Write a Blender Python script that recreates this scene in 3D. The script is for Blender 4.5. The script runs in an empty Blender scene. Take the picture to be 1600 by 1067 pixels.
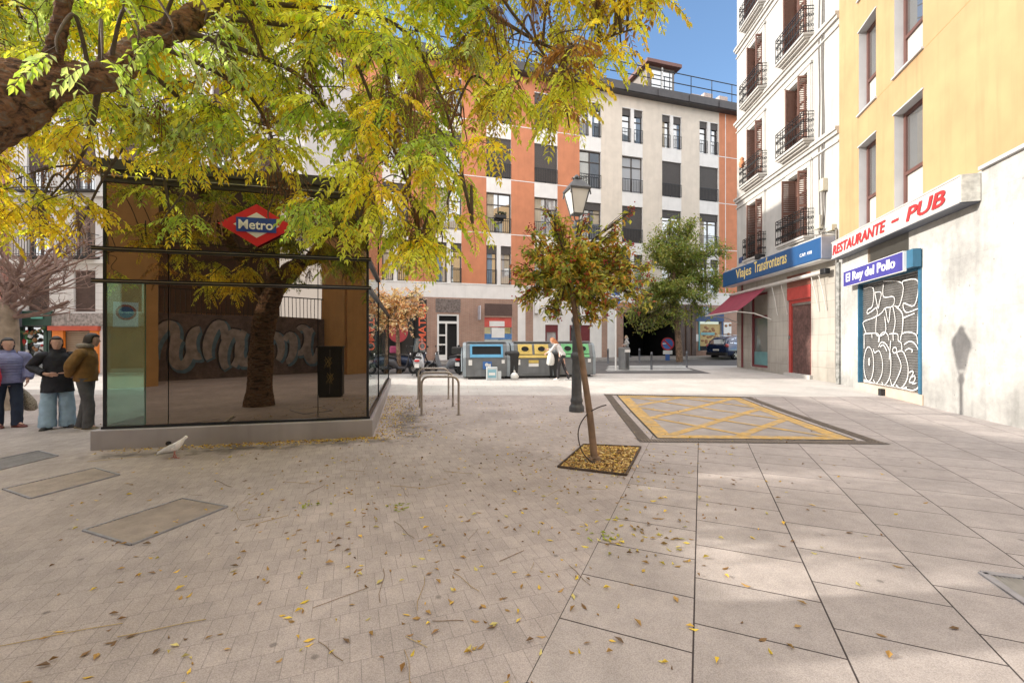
SKY = 0.29
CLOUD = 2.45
SUN = 6.0
import bpy, bmesh, math, random
from mathutils import Vector, Matrix
SC = bpy.context.scene
COL = SC.collection
R = math.radians
PI = math.pi
V = Vector
random.seed(11)

def gz(y):
    """height of the gently rising street at depth y"""
    return 0.016 * max(0.0, min(y, 45.0) - 10.0)

# ------------------------------------------------------------------ mesh builder
class MB:
    def __init__(s):
        s.v = []; s.f = []; s.mi = []; s.sm = []; s.c = []; s.col = None
    def add(s, verts, faces, mi=0, sm=False, M=None, col=None):
        b = len(s.v)
        if M is not None:
            verts = [M @ V(p) for p in verts]
        s.v.extend([tuple(p) for p in verts])
        for f in faces:
            s.f.append(tuple(b + i for i in f)); s.mi.append(mi); s.sm.append(sm)
        if col is not None or s.col:
            if s.col is None:
                s.col = [(1, 1, 1, 1)] * b
            s.col.extend([(col or (1, 1, 1)) + (1,)] * len(verts))
    def quad(s, a, b, c, d, mi=0, M=None, col=None):
        s.add([a, b, c, d], [(0, 1, 2, 3)], mi, False, M, col)
    def box(s, x0, x1, y0, y1, z0, z1, mi=0, M=None, col=None):
        if x1 < x0: x0, x1 = x1, x0
        if y1 < y0: y0, y1 = y1, y0
        if z1 < z0: z0, z1 = z1, z0
        vs = [(x0,y0,z0),(x1,y0,z0),(x1,y1,z0),(x0,y1,z0),(x0,y0,z1),(x1,y0,z1),(x1,y1,z1),(x0,y1,z1)]
        s.add(vs, [(0,3,2,1),(4,5,6,7),(0,1,5,4),(1,2,6,5),(2,3,7,6),(3,0,4,7)], mi, False, M, col)
    def bar(s, a, b, w, h, mi=0, up=(0,0,1)):
        a = V(a); b = V(b); d = (b - a); L = d.length
        if L < 1e-6: return
        d.normalize(); u = V(up)
        x = d.cross(u)
        if x.length < 1e-4: x = d.cross(V((1,0,0)))
        x.normalize(); z = x.cross(d)
        M = Matrix((( d.x, x.x, z.x, a.x),(d.y, x.y, z.y, a.y),(d.z, x.z, z.z, a.z),(0,0,0,1)))
        s.box(0, L, -w/2, w/2, -h/2, h/2, mi, M)
    def tube(s, pts, r, n=8, mi=0, caps=True, sm=True, M=None, col=None):
        pts = [V(p) for p in pts]
        m = len(pts)
        rs = r if isinstance(r, (list, tuple)) else [r] * m
        t0 = (pts[1] - pts[0]).normalized()
        a = V((0,0,1)) if abs(t0.z) < .9 else V((1,0,0))
        nx = t0.cross(a).normalized()
        vs = []
        for i in range(m):
            if i == 0: t = t0
            elif i == m - 1: t = (pts[i] - pts[i-1]).normalized()
            else:
                t = (pts[i+1] - pts[i-1])
                t = t.normalized() if t.length > 1e-9 else t0
            nx = (nx - t * nx.dot(t))
            nx = nx.normalized() if nx.length > 1e-6 else t.orthogonal().normalized()
            ny = t.cross(nx)
            for k in range(n):
                an = 2 * PI * k / n
                vs.append(pts[i] + (nx * math.cos(an) + ny * math.sin(an)) * rs[i])
        fs = []
        for i in range(m - 1):
            for k in range(n):
                k2 = (k + 1) % n
                fs.append((i*n+k, i*n+k2, (i+1)*n+k2, (i+1)*n+k))
        s.add(vs, fs, mi, sm, M, col)
        if caps:
            s.add(vs[:n], [tuple(range(n))[::-1]], mi, False, M, col)
            s.add(vs[-n:], [tuple(range(n))], mi, False, M, col)
    def lathe(s, prof, n=20, mi=0, M=None, sm=True, flute=0.0):
        vs = []; fs = []
        for (r, z) in prof:
            for k in range(n):
                an = 2 * PI * k / n
                rr = r * (1 - (flute if k % 2 else 0))
                vs.append((rr * math.cos(an), rr * math.sin(an), z))
        m = len(prof)
        for i in range(m - 1):
            for k in range(n):
                k2 = (k + 1) % n
                fs.append((i*n+k, i*n+k2, (i+1)*n+k2, (i+1)*n+k))
        s.add(vs, fs, mi, sm, M)
        s.add(vs[:n], [tuple(range(n))[::-1]], mi, False, M)
        s.add(vs[-n:], [tuple(range(n))], mi, False, M)
    def loft(s, rings, mi=0, sm=True, M=None, caps=True):
        n = len(rings[0]); m = len(rings)
        vs = [p for r in rings for p in r]; fs = []
        for i in range(m - 1):
            for k in range(n):
                k2 = (k + 1) % n
                fs.append((i*n+k, i*n+k2, (i+1)*n+k2, (i+1)*n+k))
        s.add(vs, fs, mi, sm, M)
        if caps:
            s.add(rings[0], [tuple(range(n))[::-1]], mi, False, M)
            s.add(rings[-1], [tuple(range(n))], mi, False, M)
    def prism(s, poly, d, mi=0, M=None):
        """poly in local xz, extruded along +y by d"""
        n = len(poly)
        a = [(p[0], 0, p[1]) for p in poly]; b = [(p[0], d, p[1]) for p in poly]
        fs = [tuple(range(n)), tuple(range(2*n-1, n-1, -1))]
        for k in range(n):
            k2 = (k + 1) % n
            fs.append((k, n + k, n + k2, k2))
        s.add(a + b, fs, mi, False, M)
    def ball(s, c, r, nu=10, nv=7, mi=0, M=None, col=None):
        if not isinstance(r, (tuple, list)): r = (r, r, r)
        vs = [(c[0], c[1], c[2] - r[2])]; fs = []
        for j in range(1, nv):
            ph = -PI/2 + PI * j / nv
            for i in range(nu):
                th = 2 * PI * i / nu
                vs.append((c[0] + r[0]*math.cos(ph)*math.cos(th), c[1] + r[1]*math.cos(ph)*math.sin(th), c[2] + r[2]*math.sin(ph)))
        vs.append((c[0], c[1], c[2] + r[2]))
        for i in range(nu): fs.append((0, 1 + (i+1) % nu, 1 + i))
        for j in range(nv - 2):
            for i in range(nu):
                i2 = (i + 1) % nu
                fs.append((1+j*nu+i, 1+j*nu+i2, 1+(j+1)*nu+i2, 1+(j+1)*nu+i))
        t = len(vs) - 1
        for i in range(nu): fs.append((t, 1+(nv-2)*nu+i, 1+(nv-2)*nu+(i+1) % nu))
        s.add(vs, fs, mi, True, M, col)
    def torus(s, c, Rr, r, n=20, k=8, mi=0, axis='y', M=None):
        vs = []; fs = []
        for i in range(n):
            a = 2*PI*i/n
            for j in range(k):
                b = 2*PI*j/k
                q = Rr + r*math.cos(b); w = r*math.sin(b)
                p = (q*math.cos(a), w, q*math.sin(a)) if axis == 'y' else ((q*math.cos(a), q*math.sin(a), w) if axis == 'z' else (w, q*math.cos(a), q*math.sin(a)))
                vs.append((c[0]+p[0], c[1]+p[1], c[2]+p[2]))
        for i in range(n):
            for j in range(k):
                i2 = (i+1) % n; j2 = (j+1) % k
                fs.append((i*k+j, i*k+j2, i2*k+j2, i2*k+j))
        s.add(vs, fs, mi, True, M)
    def build(s, name, mats, parent=None, bevel=0.0, seg=2):
        me = bpy.data.meshes.new(name)
        me.from_pydata(s.v, [], s.f)
        if not isinstance(mats, (list, tuple)): mats = [mats]
        for m in mats: me.materials.append(m)
        me.polygons.foreach_set('material_index', s.mi)
        me.polygons.foreach_set('use_smooth', s.sm)
        if s.col:
            at = me.color_attributes.new('Col', 'FLOAT_COLOR', 'POINT')
            at.data.foreach_set('color', [x for c in s.col for x in c])
        me.update()
        o = bpy.data.objects.new(name, me)
        COL.objects.link(o)
        if parent is not None: o.parent = parent
        if bevel > 0:
            b = o.modifiers.new('bevel', 'BEVEL'); b.width = bevel; b.segments = seg
            b.limit_method = 'ANGLE'; b.angle_limit = R(40)
        return o

def tag(o, label=None, cat=None, group=None, kind=None):
    if label: o['label'] = label
    if cat: o['category'] = cat
    if group: o['group'] = group
    if kind: o['kind'] = kind
    return o

def thing(name, label, cat, loc=(0,0,0), rotz=0.0, group=None):
    o = bpy.data.objects.new(name, None)
    o.empty_display_size = .2
    COL.objects.link(o)
    o.location = loc; o.rotation_euler = (0, 0, rotz)
    return tag(o, label, cat, group)

def children(o):
    return [c for c in bpy.data.objects if c.parent == o]

def dup(root, loc, rotz=None, label=None, group=None):
    r = root.copy(); COL.objects.link(r); r.location = loc
    if rotz is not None: r.rotation_euler = (0, 0, rotz)
    if label: r['label'] = label
    if group: r['group'] = group
    for ch in children(root):
        c = ch.copy(); COL.objects.link(c); c.parent = r
        for g in children(ch):
            d = g.copy(); COL.objects.link(d); d.parent = c
    return r

def lettering(txt, size, mat, parent, x, y, z, width=None, bold=0.0, shear=0.0, ext=0.004, name='lettering', rot=0.0, align='LEFT', M=None):
    """flat letters standing in the local xz plane, facing local -y"""
    cu = bpy.data.curves.new(name, 'FONT')
    cu.body = txt; cu.size = size; cu.offset = bold; cu.shear = shear; cu.extrude = ext
    cu.align_x = align; cu.resolution_u = 3
    t = bpy.data.objects.new('tmp', cu); COL.objects.link(t)
    dg = bpy.context.evaluated_depsgraph_get()
    me = bpy.data.meshes.new_from_object(t.evaluated_get(dg))
    bpy.data.objects.remove(t); bpy.data.curves.remove(cu)
    xs = [v.co.x for v in me.vertices]
    if width and xs:
        x0 = min(xs); k = width / (max(xs) - x0)
        for v in me.vertices: v.co.x = (v.co.x - x0) * k
    c, s_ = math.cos(rot), math.sin(rot)
    for v in me.vertices:
        a, b, e = v.co
        a, b = a * c - b * s_, a * s_ + b * c
        p = V((x + a, y - e, z + b))
        v.co = (M @ p) if M else p
    me.materials.clear(); me.materials.append(mat)
    me.name = name
    o = bpy.data.objects.new(name, me); COL.objects.link(o); o.parent = parent
    return o

# ------------------------------------------------------------------ materials
def _n(nt, t, **kw):
    n = nt.nodes.new(t)
    for k, v in kw.items(): setattr(n, k, v)
    return n

def mat(name, col, rough=.6, metal=0.0, var=.12, scale=3.0, bump=0.0, bscale=40.0, spec=.5, streak=0.0, var2=0.0, scale2=.5, coat=0.0):
    m = bpy.data.materials.new(name); m.use_nodes = True
    nt = m.node_tree; L = nt.links; b = nt.nodes['Principled BSDF']
    b.inputs['Roughness'].default_value = rough
    b.inputs['Metallic'].default_value = metal
    b.inputs['Specular IOR Level'].default_value = spec
    b.inputs['Coat Weight'].default_value = coat
    tc = _n(nt, 'ShaderNodeTexCoord')
    ge = _n(nt, 'ShaderNodeNewGeometry')
    no = _n(nt, 'ShaderNodeTexNoise'); no.inputs['Scale'].default_value = scale; no.inputs['Detail'].default_value = 6
    L.new(ge.outputs['Position'], no.inputs['Vector'])
    mr = _n(nt, 'ShaderNodeMapRange'); mr.inputs[1].default_value = .3; mr.inputs[2].default_value = .7
    mr.inputs[3].default_value = 1 - var; mr.inputs[4].default_value = 1 + var
    L.new(no.outputs['Fac'], mr.inputs[0])
    val = mr.outputs[0]
    def mul(a, bb):
        q = _n(nt, 'ShaderNodeMath', operation='MULTIPLY'); L.new(a, q.inputs[0]); L.new(bb, q.inputs[1]); return q.outputs[0]
    if var2:
        n2 = _n(nt, 'ShaderNodeTexNoise'); n2.inputs['Scale'].default_value = scale2; n2.inputs['Detail'].default_value = 4
        L.new(ge.outputs['Position'], n2.inputs['Vector'])
        m2 = _n(nt, 'ShaderNodeMapRange'); m2.inputs[1].default_value = .3; m2.inputs[2].default_value = .7
        m2.inputs[3].default_value = 1 - var2; m2.inputs[4].default_value = 1 + var2
        L.new(n2.outputs['Fac'], m2.inputs[0]); val = mul(val, m2.outputs[0])
    if streak:
        mp = _n(nt, 'ShaderNodeMapping'); mp.inputs['Scale'].default_value = (5, 5, .35)
        L.new(ge.outputs['Position'], mp.inputs['Vector'])
        n3 = _n(nt, 'ShaderNodeTexNoise'); n3.inputs['Scale'].default_value = 1.0; n3.inputs['Detail'].default_value = 5
        L.new(mp.outputs[0], n3.inputs['Vector'])
        m3 = _n(nt, 'ShaderNodeMapRange'); m3.inputs[1].default_value = .5; m3.inputs[2].default_value = .8
        m3.inputs[3].default_value = 1; m3.inputs[4].default_value = 1 - streak
        L.new(n3.outputs['Fac'], m3.inputs[0]); val = mul(val, m3.outputs[0])
    mx = _n(nt, 'ShaderNodeVectorMath', operation='SCALE'); mx.inputs[0].default_value = col[:3]
    L.new(val, mx.inputs['Scale'])
    L.new(mx.outputs[0], b.inputs['Base Color'])
    if bump:
        nb = _n(nt, 'ShaderNodeTexNoise'); nb.inputs['Scale'].default_value = bscale; nb.inputs['Detail'].default_value = 5
        L.new(ge.outputs['Position'], nb.inputs['Vector'])
        bp = _n(nt, 'ShaderNodeBump'); bp.inputs['Strength'].default_value = bump; bp.inputs['Distance'].default_value = .02
        L.new(nb.outputs['Fac'], bp.inputs['Height']); L.new(bp.outputs[0], b.inputs['Normal'])
    return m

def mat_leaf(name, trans=.5, rough=.5):
    m = bpy.data.materials.new(name); m.use_nodes = True
    nt = m.node_tree; L = nt.links; nt.nodes.clear()
    at = _n(nt, 'ShaderNodeAttribute', attribute_name='Col')
    d = _n(nt, 'ShaderNodeBsdfDiffuse'); t = _n(nt, 'ShaderNodeBsdfTranslucent'); g = _n(nt, 'ShaderNodeBsdfGlossy')
    g.inputs['Roughness'].default_value = rough; g.inputs['Color'].default_value = (.8, .8, .8, 1)
    L.new(at.outputs['Color'], d.inputs['Color'])
    sc = _n(nt, 'ShaderNodeVectorMath', operation='MULTIPLY'); sc.inputs[1].default_value = (1.25, 1.2, .7)
    L.new(at.outputs['Color'], sc.inputs[0]); L.new(sc.outputs[0], t.inputs['Color'])
    a = _n(nt, 'ShaderNodeMixShader'); a.inputs[0].default_value = trans
    L.new(d.outputs[0], a.inputs[1]); L.new(t.outputs[0], a.inputs[2])
    b = _n(nt, 'ShaderNodeMixShader'); b.inputs[0].default_value = .05
    L.new(a.outputs[0], b.inputs[1]); L.new(g.outputs[0], b.inputs[2])
    o = _n(nt, 'ShaderNodeOutputMaterial'); L.new(b.outputs[0], o.inputs['Surface'])
    return m

def mat_col(name, rough=.7):
    """colour from the mesh's own colour attribute"""
    m = bpy.data.materials.new(name); m.use_nodes = True
    nt = m.node_tree; b = nt.nodes['Principled BSDF']; b.inputs['Roughness'].default_value = rough
    at = _n(nt, 'ShaderNodeAttribute', attribute_name='Col')
    nt.links.new(at.outputs['Color'], b.inputs['Base Color'])
    return m

def mat_glass(name, tint, refl=.5, trans=None, rough=.01, gtint=(.92, .95, .96)):
    """mirror-like pane: tinted transparency or dark interior under a reflective skin"""
    m = bpy.data.materials.new(name); m.use_nodes = True
    nt = m.node_tree; L = nt.links; nt.nodes.clear()
    if trans:
        a = _n(nt, 'ShaderNodeBsdfTransparent'); a.inputs['Color'].default_value = tuple(trans) + (1,)
    else:
        a = _n(nt, 'ShaderNodeBsdfDiffuse'); a.inputs['Color'].default_value = tuple(tint) + (1,)
    g = _n(nt, 'ShaderNodeBsdfGlossy'); g.inputs['Roughness'].default_value = rough
    g.inputs['Color'].default_value = tuple(gtint) + (1,)
    fr = _n(nt, 'ShaderNodeLayerWeight'); fr.inputs['Blend'].default_value = .35
    mr = _n(nt, 'ShaderNodeMapRange'); mr.inputs[3].default_value = refl; mr.inputs[4].default_value = min(1, refl + .45)
    L.new(fr.outputs['Fresnel'], mr.inputs[0])
    no = _n(nt, 'ShaderNodeTexNoise'); no.inputs['Scale'].default_value = .8
    bp = _n(nt, 'ShaderNodeBump'); bp.inputs['Strength'].default_value = .04; bp.inputs['Distance'].default_value = .03
    ge = _n(nt, 'ShaderNodeNewGeometry'); L.new(ge.outputs['Position'], no.inputs['Vector'])
    L.new(no.outputs['Fac'], bp.inputs['Height']); L.new(bp.outputs[0], g.inputs['Normal'])
    x = _n(nt, 'ShaderNodeMixShader'); L.new(mr.outputs[0], x.inputs[0]); L.new(a.outputs[0], x.inputs[1]); L.new(g.outputs[0], x.inputs[2])
    o = _n(nt, 'ShaderNodeOutputMaterial'); L.new(x.outputs[0], o.inputs['Surface'])
    return m

def mat_brick(name, c1, c2, mortar, bw, rh, ms, rot=0.0, offset=.5, rough=.8, var=.15, speck=0.0, bump=.4, wall=False, stain=None, squash=1.0, origin=(0,0)):
    """bricks, pavers or slabs laid out in world metres; wall=True lays them on a vertical face in object space"""
    m = bpy.data.materials.new(name); m.use_nodes = True
    nt = m.node_tree; L = nt.links; b = nt.nodes['Principled BSDF']; b.inputs['Roughness'].default_value = rough
    b.inputs['Specular IOR Level'].default_value = .3
    ge = _n(nt, 'ShaderNodeNewGeometry'); tc = _n(nt, 'ShaderNodeTexCoord')
    mp = _n(nt, 'ShaderNodeMapping', vector_type='TEXTURE')
    if wall:
        mp.inputs['Rotation'].default_value = (R(90), 0, 0); L.new(tc.outputs['Object'], mp.inputs['Vector'])
    else:
        mp.inputs['Rotation'].default_value = (0, 0, rot); mp.inputs['Location'].default_value = (origin[0], origin[1], 0)
        L.new(ge.outputs['Position'], mp.inputs['Vector'])
    br = _n(nt, 'ShaderNodeTexBrick'); br.offset = offset
    br.inputs['Scale'].default_value = 1
    br.inputs['Color1'].default_value = tuple(c1) + (1,); br.inputs['Color2'].default_value = tuple(c2) + (1,)
    br.inputs['Mortar'].default_value = tuple(mortar) + (1,)
    br.inputs['Mortar Size'].default_value = ms; br.inputs['Mortar Smooth'].default_value = .3
    br.inputs['Brick Width'].default_value = bw; br.inputs['Row Height'].default_value = rh
    L.new(mp.outputs[0], br.inputs['Vector'])
    no = _n(nt, 'ShaderNodeTexNoise'); no.inputs['Scale'].default_value = .9; no.inputs['Detail'].default_value = 8
    L.new(ge.outputs['Position'], no.inputs['Vector'])
    mr = _n(nt, 'ShaderNodeMapRange'); mr.inputs[1].default_value = .3; mr.inputs[2].default_value = .7
    mr.inputs[3].default_value = 1 - var; mr.inputs[4].default_value = 1 + var; L.new(no.outputs['Fac'], mr.inputs[0])
    val = mr.outputs[0]
    if speck:
        sp = _n(nt, 'ShaderNodeTexNoise'); sp.inputs['Scale'].default_value = 170; sp.inputs['Detail'].default_value = 3
        L.new(ge.outputs['Position'], sp.inputs['Vector'])
        m2 = _n(nt, 'ShaderNodeMapRange'); m2.inputs[1].default_value = .35; m2.inputs[2].default_value = .65
        m2.inputs[3].default_value = 1 - speck; m2.inputs[4].default_value = 1 + speck; L.new(sp.outputs['Fac'], m2.inputs[0])
        q = _n(nt, 'ShaderNodeMath', operation='MULTIPLY'); L.new(val, q.inputs[0]); L.new(m2.outputs[0], q.inputs[1]); val = q.outputs[0]
        n4 = _n(nt, 'ShaderNodeTexNoise'); n4.inputs['Scale'].default_value = 7; n4.inputs['Detail'].default_value = 6
        L.new(ge.outputs['Position'], n4.inputs['Vector'])
        m4 = _n(nt, 'ShaderNodeMapRange'); m4.inputs[1].default_value = .3; m4.inputs[2].default_value = .7
        m4.inputs[3].default_value = 1 - speck * .45; m4.inputs[4].default_value = 1 + speck * .45; L.new(n4.outputs['Fac'], m4.inputs[0])
        q = _n(nt, 'ShaderNodeMath', operation='MULTIPLY'); L.new(val, q.inputs[0]); L.new(m4.outputs[0], q.inputs[1]); val = q.outputs[0]
        # small dark blots of trodden dirt
        vo = _n(nt, 'ShaderNodeTexVoronoi'); vo.inputs['Scale'].default_value = 3.4; vo.inputs['Randomness'].default_value = 1
        L.new(ge.outputs['Position'], vo.inputs['Vector'])
        m5 = _n(nt, 'ShaderNodeMapRange'); m5.inputs[1].default_value = .04; m5.inputs[2].default_value = .085
        m5.inputs[3].default_value = .58; m5.inputs[4].default_value = 1; L.new(vo.outputs['Distance'], m5.inputs[0])
        q = _n(nt, 'ShaderNodeMath', operation='MULTIPLY'); L.new(val, q.inputs[0]); L.new(m5.outputs[0], q.inputs[1]); val = q.outputs[0]
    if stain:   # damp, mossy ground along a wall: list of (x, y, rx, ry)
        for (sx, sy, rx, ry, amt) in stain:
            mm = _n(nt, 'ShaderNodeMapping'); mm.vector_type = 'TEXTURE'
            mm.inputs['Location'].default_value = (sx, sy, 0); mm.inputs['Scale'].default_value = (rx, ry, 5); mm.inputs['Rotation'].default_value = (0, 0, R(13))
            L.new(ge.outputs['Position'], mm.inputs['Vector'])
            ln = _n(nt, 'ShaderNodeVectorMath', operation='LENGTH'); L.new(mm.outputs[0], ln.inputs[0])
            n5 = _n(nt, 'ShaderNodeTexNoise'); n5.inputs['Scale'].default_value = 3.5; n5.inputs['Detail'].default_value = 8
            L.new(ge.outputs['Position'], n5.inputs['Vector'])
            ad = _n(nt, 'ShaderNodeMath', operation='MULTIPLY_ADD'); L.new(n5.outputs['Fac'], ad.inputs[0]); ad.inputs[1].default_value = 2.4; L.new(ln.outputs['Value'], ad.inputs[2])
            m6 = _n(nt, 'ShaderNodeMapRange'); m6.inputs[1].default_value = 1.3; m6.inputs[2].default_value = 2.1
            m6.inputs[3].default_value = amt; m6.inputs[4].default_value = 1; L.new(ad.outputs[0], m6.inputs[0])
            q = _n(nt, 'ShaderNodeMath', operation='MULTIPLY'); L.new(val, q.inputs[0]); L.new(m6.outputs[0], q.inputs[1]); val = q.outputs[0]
    if wall:    # splashed grime towards the ground, drip marks higher up
        sx = _n(nt, 'ShaderNodeSeparateXYZ'); L.new(ge.outputs['Position'], sx.inputs[0])
        n7 = _n(nt, 'ShaderNodeTexNoise'); n7.inputs['Scale'].default_value = 2.2; n7.inputs['Detail'].default_value = 8
        L.new(ge.outputs['Position'], n7.inputs['Vector'])
        a7 = _n(nt, 'ShaderNodeMath', operation='MULTIPLY_ADD'); L.new(n7.outputs['Fac'], a7.inputs[0]); a7.inputs[1].default_value = -1.6; L.new(sx.outputs['Z'], a7.inputs[2])
        m7 = _n(nt, 'ShaderNodeMapRange'); m7.inputs[1].default_value = -.7; m7.inputs[2].default_value = .35; m7.inputs[3].default_value = .76; m7.inputs[4].default_value = 1
        L.new(a7.outputs[0], m7.inputs[0])
        q = _n(nt, 'ShaderNodeMath', operation='MULTIPLY'); L.new(val, q.inputs[0]); L.new(m7.outputs[0], q.inputs[1]); val = q.outputs[0]
        mp8 = _n(nt, 'ShaderNodeMapping'); mp8.inputs['Scale'].default_value = (4, 4, .4); L.new(ge.outputs['Position'], mp8.inputs['Vector'])
        n8 = _n(nt, 'ShaderNodeTexNoise'); n8.inputs['Scale'].default_value = 1; n8.inputs['Detail'].default_value = 7; L.new(mp8.outputs[0], n8.inputs['Vector'])
        m8 = _n(nt, 'ShaderNodeMapRange'); m8.inputs[1].default_value = .52; m8.inputs[2].default_value = .75; m8.inputs[3].default_value = 1; m8.inputs[4].default_value = .8
        L.new(n8.outputs['Fac'], m8.inputs[0])
        q = _n(nt, 'ShaderNodeMath', operation='MULTIPLY'); L.new(val, q.inputs[0]); L.new(m8.outputs[0], q.inputs[1]); val = q.outputs[0]
    sc = _n(nt, 'ShaderNodeVectorMath', operation='SCALE'); L.new(br.outputs['Color'], sc.inputs[0]); L.new(val, sc.inputs['Scale'])
    L.new(sc.outputs[0], b.inputs['Base Color'])
    bp = _n(nt, 'ShaderNodeBump'); bp.inputs['Strength'].default_value = bump; bp.inputs['Distance'].default_value = .004; bp.invert = True
    L.new(br.outputs['Fac'], bp.inputs['Height']); L.new(bp.outputs[0], b.inputs['Normal'])
    return m

# shared materials
M_ = {}
M_['dark_metal'] = mat('dark_metal', (.035, .037, .042), .45, .6, .2, 6)
M_['iron'] = mat('wrought_iron', (.03, .03, .032), .5, .5, .15, 8)
M_['steel'] = mat('brushed_steel', (.42, .40, .37), .35, .9, .12, 9)
M_['black'] = mat('black_plastic', (.02, .02, .022), .5, 0, .15, 8)
M_['dark'] = mat('dark_interior', (.012, .012, .013), .9)
M_['white'] = mat('white_paint', (.78, .78, .77), .55, 0, .05, 2, streak=.05)
M_['rubber'] = mat('rubber', (.022, .022, .023), .8, 0, .2, 20)
M_['red'] = mat('red_lens', (.55, .03, .03), .25)
M_['chrome'] = mat('chrome', (.7, .7, .7), .15, 1, .03)

def wall_grid(mb, x0, x1, z0, z1, openings, depth, matfn, reveal=1, y=0.0, xcuts=(), zcuts=()):
    """a wall face at local y (outside = -y) with rectangular openings, each with reveals going inward"""
    xs = sorted(set([x0, x1] + [q for o in openings for q in o[:2]] + [c for c in xcuts if x0 < c < x1]))
    zs = sorted(set([z0, z1] + [q for o in openings for q in o[2:4]] + [c for c in zcuts if z0 < c < z1]))
    for i in range(len(xs) - 1):
        for j in range(len(zs) - 1):
            cx = (xs[i] + xs[i+1]) / 2; cz = (zs[j] + zs[j+1]) / 2
            if any(o[0] < cx < o[1] and o[2] < cz < o[3] for o in openings): continue
            if xs[i+1] - xs[i] < 1e-5 or zs[j+1] - zs[j] < 1e-5: continue
            mb.quad((xs[i], y, zs[j]), (xs[i+1], y, zs[j]), (xs[i+1], y, zs[j+1]), (xs[i], y, zs[j+1]), matfn(cx, cz))
    for o in openings:
        a, b, c, d = o[:4]; rv = o[4] if len(o) > 4 else reveal; dp = o[5] if len(o) > 5 else depth
        mb.quad((a, y, c), (a, y, d), (a, y+dp, d), (a, y+dp, c), rv)
        mb.quad((b, y, d), (b, y, c), (b, y+dp, c), (b, y+dp, d), rv)
        mb.quad((a, y, d), (b, y, d), (b, y+dp, d), (a, y+dp, d), rv)
        mb.quad((b, y, c), (a, y, c), (a, y+dp, c), (b, y+dp, c), rv)
# ================================================================== camera, sky, sun
cd = bpy.data.cameras.new('camera'); cam = bpy.data.objects.new('camera', cd); COL.objects.link(cam)
cam.location = (0, 0, 1.6); cam.rotation_euler = (R(90), 0, 0)
cd.sensor_width = 36; cd.lens = 15.3; cd.clip_start = .05; cd.clip_end = 2000
SC.camera = cam
SC.view_settings.view_transform = 'Standard'; SC.view_settings.look = 'None'; SC.view_settings.exposure = 0
to_sun = V((-8.43, .44, 3.5)).normalized()
elev = math.asin(to_sun.z); azim = math.atan2(to_sun.x, to_sun.y)
w = bpy.data.worlds.new('World'); SC.world = w; w.use_nodes = True
nt = w.node_tree
sky = nt.nodes.new('ShaderNodeTexSky'); sky.sky_type = 'NISHITA'; sky.sun_disc = False
sky.sun_elevation = elev; sky.sun_rotation = azim; sky.altitude = 650; sky.air_density = 1.2; sky.dust_density = .3; sky.ozone_density = 3.0
# bright fill added to the unseen sky overhead and behind, clear blue ahead
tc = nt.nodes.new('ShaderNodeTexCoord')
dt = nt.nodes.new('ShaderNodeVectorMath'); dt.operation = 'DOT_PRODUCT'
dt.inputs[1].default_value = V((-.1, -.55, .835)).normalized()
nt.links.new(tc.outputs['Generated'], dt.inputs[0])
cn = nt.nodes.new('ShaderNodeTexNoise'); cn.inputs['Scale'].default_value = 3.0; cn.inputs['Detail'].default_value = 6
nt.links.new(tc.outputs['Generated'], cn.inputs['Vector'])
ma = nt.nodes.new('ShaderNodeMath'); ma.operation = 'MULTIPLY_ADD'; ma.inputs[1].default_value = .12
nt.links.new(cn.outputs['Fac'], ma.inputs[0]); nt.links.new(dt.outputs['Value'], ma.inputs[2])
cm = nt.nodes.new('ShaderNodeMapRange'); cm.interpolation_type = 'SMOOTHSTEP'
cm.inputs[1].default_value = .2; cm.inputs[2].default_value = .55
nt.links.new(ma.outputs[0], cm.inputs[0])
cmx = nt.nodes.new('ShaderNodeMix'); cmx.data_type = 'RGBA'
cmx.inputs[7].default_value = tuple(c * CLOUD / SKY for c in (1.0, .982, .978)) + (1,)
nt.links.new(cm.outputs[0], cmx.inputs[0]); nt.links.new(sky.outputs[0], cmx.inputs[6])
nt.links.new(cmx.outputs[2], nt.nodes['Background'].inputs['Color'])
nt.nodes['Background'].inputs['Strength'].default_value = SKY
ld = bpy.data.lights.new('sun', 'SUN'); ld.energy = SUN; ld.angle = R(.6); ld.color = (1, .93, .82)
sun = bpy.data.objects.new('sun', ld); COL.objects.link(sun)
sun.rotation_euler = to_sun.to_track_quat('Z', 'Y').to_euler(); sun.location = (-20, 0, 20)

# ================================================================== the ground
def sheet(name, poly, off, material, kind='structure', label=None, cat=None):
    bm = bmesh.new()
    vs = [bm.verts.new((p[0], p[1], 0)) for p in poly]
    f = bm.faces.new(vs)
    if f.normal.z < 0: f.normal_flip()
    for yy in (10.0, 45.0):
        bmesh.ops.bisect_plane(bm, geom=bm.verts[:] + bm.edges[:] + bm.faces[:], plane_co=(0, yy, 0), plane_no=(0, 1, 0))
    for v in bm.verts: v.co.z = gz(v.co.y) + off
    bmesh.ops.recalc_face_normals(bm, faces=bm.faces)
    for f in bm.faces:
        if f.normal.z < 0: f.normal_flip()
    me = bpy.data.meshes.new(name); bm.to_mesh(me); bm.free(); me.materials.append(material)
    o = bpy.data.objects.new(name, me); COL.objects.link(o)
    tag(o, label, cat, None, kind)
    return o

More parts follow.
